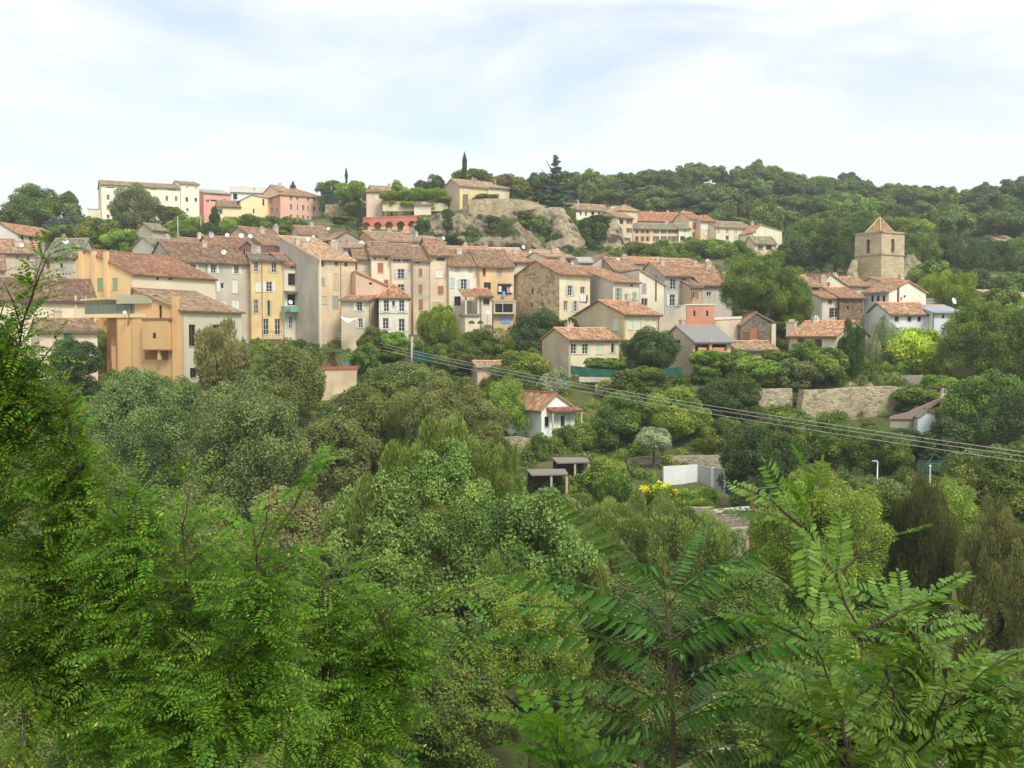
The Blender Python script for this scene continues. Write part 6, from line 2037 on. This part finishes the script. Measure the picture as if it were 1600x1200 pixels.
for k in range(16):
    palm_frond(k * 2.4, .2 + .9 * TR.random(), 2.1, 1.2, (84, 104, 50), pm)
for k in range(18):
    palm_frond(k * 2.4 + 1, -.5 - .5 * TR.random(), 1.8, .7, (186, 164, 128), pm)

# dead grey brush on the valley floor
p = at(705, 1120, 38)
db = empty('dead_brush', (p.x, p.y, tz(p.x, p.y)), 0, 'tangle of bare grey branches at the valley floor', 'brush')
h0 = p.z - tz(p.x, p.y)
m = MB()
R_ = random.Random(5)
for k in range(46):
    a = R_.uniform(0, 6.28)
    q = Vector((R_.uniform(-.3, .3), R_.uniform(-.3, .3), 0))
    pts, d = [q.copy()], Vector((math.cos(a) * .5, math.sin(a) * .5, R_.uniform(.5, 1.1))).normalized()
    for i in range(6):
        q = q + d * R_.uniform(.35, .7)
        d = (d + Vector((R_.uniform(-.35, .35), R_.uniform(-.35, .35), R_.uniform(-.4, .15)))).normalized()
        pts.append(q.copy())
        if R_.random() < .6:
            e2 = (d + Vector((R_.uniform(-.8, .8), R_.uniform(-.8, .8), R_.uniform(-.6, .4)))).normalized()
            m.tube([q, q + e2 * .5, q + e2 * .9 + Z * -.15], [.014, .01, .004], 4, cap=False)
    m.tube(pts, [.035 - .005 * i for i in range(len(pts))], 5, cap=False)
o = m.obj('branches', bark((196, 182, 160)), db)
o['kind'] = 'stuff'

# sandy river bed
m = MB()
Pts = []
for i in range(15):
    row = []
    for j in range(7):
        x, y = 6 + i * 3.0, 41 + j * 2.2 + 1.5 * math.sin(i * .6) + i * .25
        row.append((x, y, tz(x, y) + .06 + (.0 if 0 < j < 6 else -.25)))
    Pts.append(row)
for i in range(14):
    for j in range(6):
        m.quad(Pts[i][j], Pts[i + 1][j], Pts[i + 1][j + 1], Pts[i][j + 1])
tag(m.obj('sandy_path', plain((216, 200, 170), .95)), 'pale sandy track on the valley floor', 'path', kind='structure')

# ------------------------------------------------------------------ wooded hill
HR = random.Random(21)
pines = []
k = 0
LBL = ['light green pine', 'dark green pine', 'round leafy oak']
utr = trunk_mesh(1.0, .05, .35, 3, 4).mesh('trunk', bark(), True)
cand = []
while len(cand) < 285:
    px = HR.uniform(880, 1680)
    Y = HR.uniform(285, 452)
    if px < 1000 and Y < 330:
        continue
    x = (px - 800) / FPX * Y
    if any((x - a) ** 2 + (Y - b) ** 2 < 5.0 ** 2 for a, b, _ in cand):
        k += 1
        if k > 60000:
            break
        continue
    cand.append((x, Y, px))
zz = tzs([c[0] for c in cand], [c[1] for c in cand])
for (x, Y, px), z in zip(cand, zz):
    t = HR.choice((0, 0, 1, 1, 2))
    crest = Y > 415
    h = HR.uniform(5, 11.5) if not crest else HR.choice((6, 7.5, 9, 11)) * HR.uniform(.9, 1.1)
    r = HR.uniform(3.4, 5.4) * (.8 if crest and t < 2 else 1.0)
    e = empty(['hill_pine', 'hill_pine', 'hill_oak'][t], (x, Y, z), HR.uniform(0, 6.28), LBL[t] + (' in the rising wood beyond the church tower' if px > 1440 else ' on the skyline crest of the far hill' if crest else ' halfway up the far wooded hill' if Y > 350 else ' at the foot of the far wooded hill'), 'tree', 'wood on the far hill')
    c = crown_obj('pine' if t < 2 else 'round', 'F', HR.randrange(3), FOL[['pine', 'pine2', 'mid'][t]], e)
    rz = h * (.36 if t < 2 else .42)
    c.location = (0, 0, h - rz)
    c.scale = (r, r, rz * 1.1)
    tr_ = link('trunk', utr, e)
    tr_.scale = (h * .9, h * .9, h * .85)

# ------------------------------------------------------------------ undergrowth on the slopes: bushes and weeds too many to count
def clump(seed, mat, kind='round'):
    me = crown_mesh(kind, .17, 900, 16, .42, seed)
    me.materials.append(mat)
    return bpy.data.objects.new('clump', me)


def scatter(name, label, n, ylo, yhi, pxlo, pxhi, s0, s1, mat, seed, kind='round', keep=None):
    R = np.random.default_rng(seed)
    Y = np.sqrt(R.uniform(ylo ** 2, yhi ** 2, n))
    X = (R.uniform(pxlo, pxhi, n) - 800) / FPX * Y
    px = 800 + FPX * X / Y
    ok = ~((px > 1025) & (px < 1150) & (Y > 84) & (Y < 98)) & ~((px > 830) & (px < 900) & (Y > 98) & (Y < 111))
    X, Y = X[ok], Y[ok]
    me = bpy.data.meshes.new(name)
    me.from_pydata(np.stack([X, Y, tzs(X, Y) + .1], 1).tolist(), [], [])
    for nm, v in (('sc', R.uniform(s0, s1, len(X)) * R.uniform(.6, 1, len(X))), ('rz', R.uniform(0, 6.28, len(X)))):
        at_ = me.attributes.new(nm, 'FLOAT', 'POINT')
        at_.data.foreach_set('value', v.astype(np.float32))
    o = link(name, me)
    tag(o, label, 'undergrowth', kind='stuff')
    g = bpy.data.node_groups.new(name, 'GeometryNodeTree')
    g.interface.new_socket('Geometry', in_out='INPUT', socket_type='NodeSocketGeometry')
    g.interface.new_socket('Geometry', in_out='OUTPUT', socket_type='NodeSocketGeometry')
    gi, go = g.nodes.new('NodeGroupInput'), g.nodes.new('NodeGroupOutput')
    ip = g.nodes.new('GeometryNodeInstanceOnPoints')
    oi = g.nodes.new('GeometryNodeObjectInfo')
    oi.inputs['Object'].default_value = clump(seed + 500, mat, kind)
    oi.inputs['As Instance'].default_value = True
    a1, a2 = g.nodes.new('GeometryNodeInputNamedAttribute'), g.nodes.new('GeometryNodeInputNamedAttribute')
    a1.data_type = a2.data_type = 'FLOAT'
    a1.inputs['Name'].default_value, a2.inputs['Name'].default_value = 'sc', 'rz'
    cx = g.nodes.new('ShaderNodeCombineXYZ')
    er_ = g.nodes.new('FunctionNodeEulerToRotation')
    K = g.links.new
    K(gi.outputs[0], ip.inputs['Points'])
    K(oi.outputs['Geometry'], ip.inputs['Instance'])
    K(a2.outputs['Attribute'], cx.inputs[2])
    K(cx.outputs[0], er_.inputs[0])
    K(er_.outputs[0], ip.inputs['Rotation'])
    K(a1.outputs['Attribute'], ip.inputs['Scale'])
    K(ip.outputs[0], go.inputs[0])
    o.modifiers.new('bushes', 'NODES').node_group = g


scatter('undergrowth', 'low scrub covering the near valley slopes', 900, 26, 100, -150, 1750, .6, 1.7, FOL['mid'], 31)
scatter('undergrowth', 'olive-green brambles on the near valley slopes', 700, 30, 100, -150, 1750, .5, 1.5, FOL['olive'], 35)
scatter('undergrowth', 'fresh garden weeds between the terraces', 1300, 88, 150, -80, 1700, .4, 1.2, FOL['fresh'], 32)
scatter('undergrowth', 'dark garden bushes between the terraces', 1100, 88, 150, -80, 1700, .4, 1.4, FOL['mid'], 36)
scatter('undergrowth', 'tall dry grass between the terraces', 700, 88, 150, -80, 1700, .3, .8, FOL['willow'], 37, 'upright')
scatter('undergrowth', 'dark scrub between the upper houses', 900, 205, 300, -80, 1700, .7, 1.9, FOL['mid'], 33)
scatter('undergrowth', 'scrub and olive bushes under the hill wood', 1500, 270, 460, 860, 1750, 1.0, 2.8, FOL['sage'], 34)
scatter('undergrowth', 'dense dark thicket under the hill wood', 1200, 300, 460, 860, 1750, 1.2, 3.0, FOL['pine2'], 38)

# ------------------------------------------------------------------ foreground robinias and the sapling
ROB = leafmat((40, 74, 12), (86, 124, 24), (168, 164, 40), .44, .25, .62)
ROBL = leafmat((44, 74, 18), (98, 130, 42), (206, 176, 60), .36, .2, .5)
AIL = leafmat((28, 62, 18), (62, 102, 32), None, .32, .2, .45)


def frond_arrays(L, pairs, ll, lw, droop, fold, curl, seed, tip=True, hang=0.0, s1=.28, s2=.72, w2=.42):
    """compound leaf along +X: curved rachis, leaflet pairs and a terminal leaflet, as verts / quads / tint"""
    R = random.Random(seed)
    V, F, T = [], [], []

    def pt(f):
        return Vector((L * f, curl * L * f * f * .5, -droop * L * f * f))

    def tan(f):
        return Vector((1, curl * f, -2 * droop * f)).normalized()
    # rachis, three-sided
    n = 6
    base = 0
    for i in range(n + 1):
        f = i / n
        p = pt(f)
        r = .0022 * (1 - .6 * f) * (L / .22) ** .6
        for k in range(3):
            w = 2 * math.pi * k / 3
            V.append((p.x, p.y + r * math.cos(w), p.z + r * math.sin(w)))
            T.append(.3)
    for i in range(n):
        for k in range(3):
            F.append((i * 3 + k, i * 3 + (k + 1) % 3, i * 3 + 3 + (k + 1) % 3, i * 3 + 3 + k))
    items = []
    for i in range(pairs):
        f = .16 + .80 * i / (pairs - 1)
        for s in (-1, 1):
            items.append((f + R.uniform(-.012, .012), s))
    if tip:
        items.append((1.0, 0))
    for f, s in items:
        p, t = pt(f), tan(f)
        side = Vector((-t.y, t.x, 0)).normalized()
        if s:
            ang = math.radians(R.uniform(58, 78))
            d = (t * math.cos(ang) + side * s * math.sin(ang))
            d = (d + Vector((0, 0, -hang - R.uniform(-.1, .22)))).normalized()
        else:
            d = t
        ln = ll * R.uniform(.82, 1.1) * (.72 + .4 * math.sin(math.pi * min(1, f * .95)))
        w = lw * R.uniform(.85, 1.1) * ln / ll
        up = d.cross(side * (s or 1)).normalized() if s else Vector((0, 0, 1))
        b = d.cross(Vector((0, 0, 1)) if abs(d.z) < .9 else Vector((1, 0, 0))).normalized()
        up = b.cross(d).normalized()
        if up.z < 0:
            up = -up
        tw = R.uniform(-.35, .35)
        b2 = b * math.cos(tw) + up * math.sin(tw)
        up2 = up * math.cos(tw) - b * math.sin(tw)
        o = p + d * .003
        q = len(V)
        k = fold * w
        bend = -up2 * ln * R.uniform(.02, .16)
        V += [tuple(o), tuple(o + d * ln * s1 + b2 * w * .46 + up2 * k), tuple(o + d * ln * s2 + b2 * w * w2 + up2 * k + bend * .5), tuple(o + d * ln + bend),
              tuple(o + d * ln * s2 - b2 * w * w2 + up2 * k + bend * .5), tuple(o + d * ln * s1 - b2 * w * .46 + up2 * k)]
        F += [(q, q + 1, q + 2, q + 3), (q, q + 3, q + 4, q + 5)]
        tn = min(.93, max(0, R.gauss(.5, .18)))
        T += [tn] * 6
    return np.array(V), np.array(F), np.array(T)


FR = {'rob': [frond_arrays(.21 + .03 * i % .07, 8 + i % 3, .042, .019, .18 + .05 * i, .12, .25 * math.sin(i * 2.1), 40 + i) for i in range(6)],
      'robl': [frond_arrays(.26, 11 + i % 2, .056, .0195, .14 + .05 * i, .08, .3 * math.sin(i * 1.7), 60 + i) for i in range(4)],
      'ail': [frond_arrays(.58, 15 + i % 3, .105, .025, .44 + .10 * i, .10, .3 * math.sin(i * 1.3), 80 + i, True, .8, .25, .6, .34) for i in range(4)]}


def frond_mat(p, d, up):
    x = d.normalized()
    z = (up - x * up.dot(x))
    z = z.normalized() if z.length > 1e-4 else x.orthogonal().normalized()
    y = z.cross(x)
    return Matrix(((x.x, y.x, z.x, p.x), (x.y, y.y, z.y, p.y), (x.z, y.z, z.z, p.z), (0, 0, 0, 1)))


def leafy_tree(name, label, root_p, stems, ells, kind, mat, barkc, seed, spacing=.055, extra=(), r0=.03, fscale=1.0, big=300, cat='tree'):
    """stems: polylines of world points; ells: (centre, radii, n branches) volumes filled with side branches; leaves on every shoot"""
    R = random.Random(seed)
    root = empty(name, root_p, 0, label, cat)
    wood = MB()
    shoots = []
    nodes = []
    for st, r in stems:
        pts = [Vector(p) for p in st]
        fine = []
        for a, b in zip(pts, pts[1:]):
            for k in range(4):
                fine.append(a.lerp(b, k / 4) + Vector((R.gauss(0, .006), R.gauss(0, .006), R.gauss(0, .006))))
        fine.append(pts[-1])
        wood.tube([q - root_p for q in fine], [max(.0025, r * (1 - .85 * i / (len(fine) - 1))) for i in range(len(fine))], 6)
        nodes += fine[len(fine) // 4:]
        shoots.append((fine, .45))
    for c, rad, nb in ells:
        for _ in range(nb):
            while True:
                d = Vector((R.uniform(-1, 1), R.uniform(-1, 1), R.uniform(-1, 1)))
                if d.length <= 1:
                    break
            tgt = c + Vector((d.x * rad[0], d.y * rad[1], d.z * rad[2]))
            near = min(nodes, key=lambda q: (q - tgt).length + max(0, q.z - tgt.z + .12) * 1.5)
            ln = (tgt - near).length
            s0 = near
            if ln > .75:
                s0 = tgt - (tgt - near).normalized() * .75 - Z * .1
            mid = s0.lerp(tgt, .5) + Vector((R.gauss(0, .03), R.gauss(0, .03), .05))
            q = [s0, s0.lerp(mid, .5) + Z * .01, mid, mid.lerp(tgt, .5) + Z * .015, tgt]
            wood.tube([v - root_p for v in q], [.004, .0035, .003, .002, .001], 5)
            shoots.append((q, .1))
    for pts in extra:
        q = [Vector(p) for p in pts]
        wood.tube([v - root_p for v in q], [.006 - .004 * i / (len(q) - 1) for i in range(len(q))], 5)
        shoots.append((q, .05))
    wood.obj('trunk', bark(barkc), root, True)
    fr = []
    for pts, start in shoots:
        L = [0.0]
        for a, b in zip(pts, pts[1:]):
            L.append(L[-1] + (b - a).length)
        s = L[-1] * start
        side = R.choice((-1, 1))
        while s <= L[-1]:
            i = max(j for j in range(len(L) - 1) if L[j] <= s + 1e-9)
            f = (s - L[i]) / max(1e-6, L[i + 1] - L[i])
            p = pts[i].lerp(pts[i + 1], f)
            t = (pts[i + 1] - pts[i]).normalized()
            hs = t.cross(Z)
            hs = hs.normalized() if hs.length > .2 else Vector((math.cos(s * 90), math.sin(s * 90), 0))
            roll = R.gauss(0, .6)
            hs = (hs * math.cos(roll) + Z * math.sin(roll) * .8).normalized()
            endf = s / L[-1]
            d = (t * (.55 + .6 * endf * endf) + hs * side * (1.0 - .3 * endf) + Z * R.uniform(-.05, .35)).normalized()
            up = (Z + Vector((R.gauss(0, .3), -.35 + R.gauss(0, .3), 0))).normalized()
            fr.append((p, d, up, R.randrange(len(FR[kind])), fscale * R.uniform(.8, 1.15) * (.75 + .25 * (1 - abs(endf - .5)))))
            side = -side
            s += spacing * R.uniform(.75, 1.3)
    # the leaves that show largest become objects of their own, the rest one mass
    def key(it):
        q = proj(it[0])
        if q is None or not (-60 < q[0] < 1660 and 250 < q[1] < 1260):
            return 0
        return it[4] / it[0].length
    fr.sort(key=key, reverse=True)
    shared = []
    for V, F, T in FR[kind]:
        shared.append(np_mesh('leaf', V, F, mat, {'tint': T}))
    vis = [it for it in fr if key(it) > 0]
    for p, d, up, v, s in vis[:big]:
        o = link('leaf', shared[v], root)
        o.matrix_local = Matrix.Translation(-root_p) @ frond_mat(p, d, up) @ Matrix.Scale(s, 4)
    def cheap(V, F, T):
        q = V[21:].reshape(-1, 6, 3)        # past the rachis: one diamond a leaflet
        k = np.stack([q[:, 0], (q[:, 1] + q[:, 2]) / 2, q[:, 3], (q[:, 4] + q[:, 5]) / 2], 1).reshape(-1, 3)
        return k, np.arange(len(k)).reshape(-1, 4), np.repeat(T[21::6], 4)
    CH = [cheap(*x) for x in FR[kind]]
    Vs, Fs, Ts, n0 = [], [], [], 0
    RN = np.random.default_rng(seed)
    for p, d, up, v, s in vis[big:] + [it for it in fr if key(it) <= 0]:
        V, F, T = CH[v]
        M = np.array(frond_mat(p - root_p, d, up))
        Vs.append((V * s) @ M[:3, :3].T + M[:3, 3])
        Fs.append(F + n0)
        tt = np.clip(T + RN.normal(0, .12), 0, .94)
        yl = RN.random(len(tt) // 4) < .012
        tt[np.repeat(yl, 4)] = .99
        Ts.append(tt)
        n0 += len(V)
    if Vs:
        o = link('foliage', np_mesh('foliage', np.concatenate(Vs), np.concatenate(Fs), mat, {'tint': np.concatenate(Ts)}), root)
        o['kind'] = 'stuff'
    print(name, 'leaves', len(fr), 'visible', len(vis))
    return root


def G(px, Y, dy=0.0):
    """ground point below the photo column px at depth Y"""
    x = (px - 800) / FPX * Y
    return Vector((x, Y, tz(x, Y) + dy))


A3 = lambda *pts: [at(*p) for p in pts]
BK_ = (92, 76, 62)
g = G(-60, 6.6)
leafy_tree('robinia_tree', 'tall near robinia with feathery bright leaves rising along the frame edge', g,
           [([g, at(-60, 1000, 6.4), at(-20, 800, 6.2), at(10, 640, 6.0), at(40, 500, 5.7), at(72, 388, 5.5)], .013), ([g, at(60, 1050, 6.3), at(120, 850, 6.2), at(125, 740, 6.1), at(110, 660, 6.0)], .018),
            ([g, at(-100, 900, 6.2), at(-60, 700, 6.0), at(-30, 560, 5.8), at(8, 470, 5.6)], .018)],
           [(at(40, 850, 6.2), (.55, .7, .9), 190), (at(105, 770, 6.2), (.26, .4, .36), 60), (at(-20, 620, 6.0), (.28, .3, .42), 90), (at(40, 620, 6.0), (.20, .3, .20), 50), (at(0, 540, 5.8), (.13, .2, .18), 26), (at(150, 1050, 6.2), (.75, .6, .6), 130)],
           'rob', ROB, BK_, 3, .042, fscale=.82, extra=[A3((10, 640, 5.9), (45, 590, 5.8), (75, 550, 5.7), (90, 530, 5.7)), A3((35, 520, 5.7), (20, 470, 5.6), (5, 440, 5.5)), A3((30, 520, 5.7), (50, 460, 5.6), (66, 420, 5.5)), A3((30, 540, 5.7), (-5, 500, 5.6), (-20, 470, 5.6)), A3((45, 480, 5.6), (62, 430, 5.6), (78, 395, 5.5))])
g = G(300, 5.8)
leafy_tree('robinia_tree', 'robinia with yellow-flecked leaves in front of the holm oaks', g,
           [([g, at(300, 1180, 5.8), at(290, 1000, 5.8), at(285, 850, 5.7), at(300, 740, 5.6)], .013), ([g, at(380, 1150, 5.6), at(405, 1000, 5.5), at(400, 880, 5.5), at(420, 800, 5.4), at(490, 720, 5.4)], .011),
            ([g, at(200, 1150, 5.9), at(170, 980, 5.9), at(200, 850, 5.9), at(215, 740, 5.9)], .011)],
           [(at(270, 1000, 5.8), (.60, .5, .75), 170), (at(400, 960, 5.5), (.28, .35, .50), 70), (at(200, 850, 5.9), (.30, .35, .42), 60), (at(330, 1130, 5.4), (.6, .4, .35), 90)],
           'rob', ROB, BK_, 5, .045, fscale=.82, extra=[A3((420, 850, 5.4), (460, 790, 5.4), (500, 715, 5.4)), A3((400, 900, 5.5), (450, 880, 5.4), (490, 870, 5.4))])
g = G(600, 6.4)
leafy_tree('robinia_tree', 'low robinia spreading before the dead brush', g,
           [([g, at(590, 1180, 6.3), at(570, 1060, 6.2), at(600, 980, 6.2), at(680, 930, 6.1), at(800, 900, 6.0)], .011), ([g, at(520, 1150, 6.2), at(500, 1020, 6.2), at(510, 920, 6.2), at(560, 880, 6.2)], .01)],
           [(at(600, 1010, 6.3), (.36, .4, .30), 70), (at(520, 960, 6.3), (.25, .35, .38), 45), (at(540, 1140, 6.0), (.5, .4, .28), 80)],
           'rob', ROB, BK_, 8, .048, fscale=.85, extra=[A3((640, 960, 6.1), (700, 990, 6.1), (760, 1010, 6.0)), A3((620, 980, 6.1), (700, 930, 6.0), (790, 905, 6.0)), A3((560, 900, 6.2), (590, 880, 6.1), (620, 890, 6.1)), A3((600, 1060, 6.1), (660, 1050, 6.0), (720, 1080, 6.0))])
g = G(1420, 3.4)
leafy_tree('robinia_tree', 'near robinia with long pale fronds on dark arching stems', g,
           [([g, at(1414, 1220, 3.2), at(1405, 1120, 3.1), at(1385, 1050, 3.1), at(1302, 905, 3.1), at(1264, 835, 3.1), at(1246, 798, 3.1)], .008), ([g, at(1330, 1220, 3.4), at(1315, 1120, 3.4), at(1280, 1010, 3.4), at(1258, 940, 3.4), at(1245, 910, 3.4)], .006),
            ([g, at(1420, 1200, 3.2), at(1480, 1090, 3.0), at(1560, 1040, 3.0), at(1660, 980, 3.0)], .006), ([g, at(1500, 1190, 3.5), at(1470, 1080, 3.5), at(1430, 1010, 3.5), at(1415, 960, 3.5)], .006)],
           [(at(1290, 1110, 3.7), (.28, .3, .18), 30), (at(1480, 1140, 3.6), (.24, .3, .16), 16), (at(1580, 1110, 3.3), (.10, .2, .16), 12), (at(1400, 1000, 3.6), (.2, .2, .2), 14)],
           'robl', ROBL, (84, 68, 56), 12, .055, fscale=.74,
           extra=[A3((1302, 905, 3.1), (1340, 870, 3.1), (1380, 855, 3.1)), A3((1350, 985, 3.1), (1420, 950, 3.05), (1460, 935, 3.0)), A3((1280, 1010, 3.4), (1230, 985, 3.3), (1195, 970, 3.3)), A3((1262, 830, 3.1), (1225, 800, 3.0), (1205, 780, 3.0)), A3((1262, 830, 3.1), (1270, 795, 3.1), (1264, 765, 3.1)), A3((1258, 940, 3.4), (1225, 905, 3.3), (1190, 890, 3.3))])
# sapling with drooping compound leaves
g = G(1052, 3.9)
sp = empty('ailanthus_sapling', g, 0, 'upright sapling with long drooping compound leaves in the centre foreground', 'sapling')
m = MB()
st = [g, at(1052, 1230, 3.85), at(1051, 1120, 3.8), at(1046, 1000, 3.8), at(1040, 930, 3.8), at(1038, 880, 3.8)]
m.tube([q - g for q in st], [.011, .009, .008, .006, .004, .002], 7)
m.obj('trunk', bark((104, 84, 66)), sp, True)
sh = [np_mesh('leaf', V, F, AIL, {'tint': T}) for V, F, T in FR['ail']]
SPL = [((1040, 940), (920, 815), .1, 1.05), ((1042, 985), (880, 900), .0, 1.0), ((1045, 1040), (850, 985), -.1, 1.0), ((1050, 1110), (880, 1060), -.1, .95), ((1050, 1160), (900, 1120), -.15, .85), ((1040, 930), (1085, 850), .1, .62), ((1045, 960), (1215, 870), .2, 1.0), ((1046, 1000), (1260, 930), .15, 1.05),
       ((1050, 1080), (1280, 1010), .1, 1.1), ((1051, 1130), (1250, 1090), 0, .95), ((1046, 1010), (960, 880), .5, .9), ((1044, 990), (1130, 890), .6, .8), ((1050, 1090), (960, 1010), .45, .9), ((1050, 1120), (1150, 1050), .45, .85), ((1052, 1190), (960, 1170), .2, .8), ((1052, 1200), (1190, 1160), .2, .9), ((1040, 920), (990, 840), -.5, .8), ((1046, 1030), (1100, 960), -.5, .9), ((1050, 1100), (1000, 1060), -.6, .9)]
SPL += [((1046, 1010), (930, 940), -.3, .9), ((1046, 1020), (1180, 960), -.3, .95), ((1050, 1140), (1130, 1110), -.4, .8), ((1044, 970), (1010, 870), .3, .7), ((1042, 950), (1120, 860), -.2, .75)]
for i, (a, b, dy, s) in enumerate(SPL):
    p0, p1 = at(*a, 3.8), at(*b, 3.8 + dy)
    d = (p1 - p0).normalized() + Z * .42
    o = link('leaf', sh[i % 4], sp)
    o.matrix_local = Matrix.Translation(-g) @ frond_mat(p0, d, Z + Vector((.2 * math.sin(i * 2.3), -.55, 0))) @ Matrix.Scale(s * .9, 4)
# broad-leaved weeds along the lower frame edge
g = G(860, 4.6)
leafy_tree('robinia_shoot', 'young robinia shoot rising from the slope edge', g, [([g, at(870, 1230, 4.5), at(880, 1180, 4.5), at(850, 1120, 4.4)], .01)], [(at(880, 1190, 4.5), (.08, .1, .06), 5)], 'rob', ROB, BK_, 15, .05, fscale=1.5, cat='shrub')

n_t = sum(len(m.polygons) for m in bpy.data.meshes)
print('objects', len(bpy.data.objects), 'polygons', n_t)

# ------------------------------------------------------------------ the air
m = MB()
m.box((-2400, -190, -32), (2400, 2400, 104))
hz = m.obj('haze', None)
tag(hz, 'thin pale summer haze filling the valley', 'haze', kind='stuff')
vm = bpy.data.materials.new('air')
vm.use_nodes = True
vm.node_tree.nodes.clear()
vo_ = vm.node_tree.nodes.new('ShaderNodeOutputMaterial')
pv = vm.node_tree.nodes.new('ShaderNodeVolumePrincipled')
pv.inputs['Color'].default_value = (0.93, 0.96, 1.0, 1)
pv.inputs['Density'].default_value = 0.00032
pv.inputs['Anisotropy'].default_value = 0.2
vm.node_tree.links.new(pv.outputs['Volume'], vo_.inputs['Volume'])
hz.data.materials.append(vm)
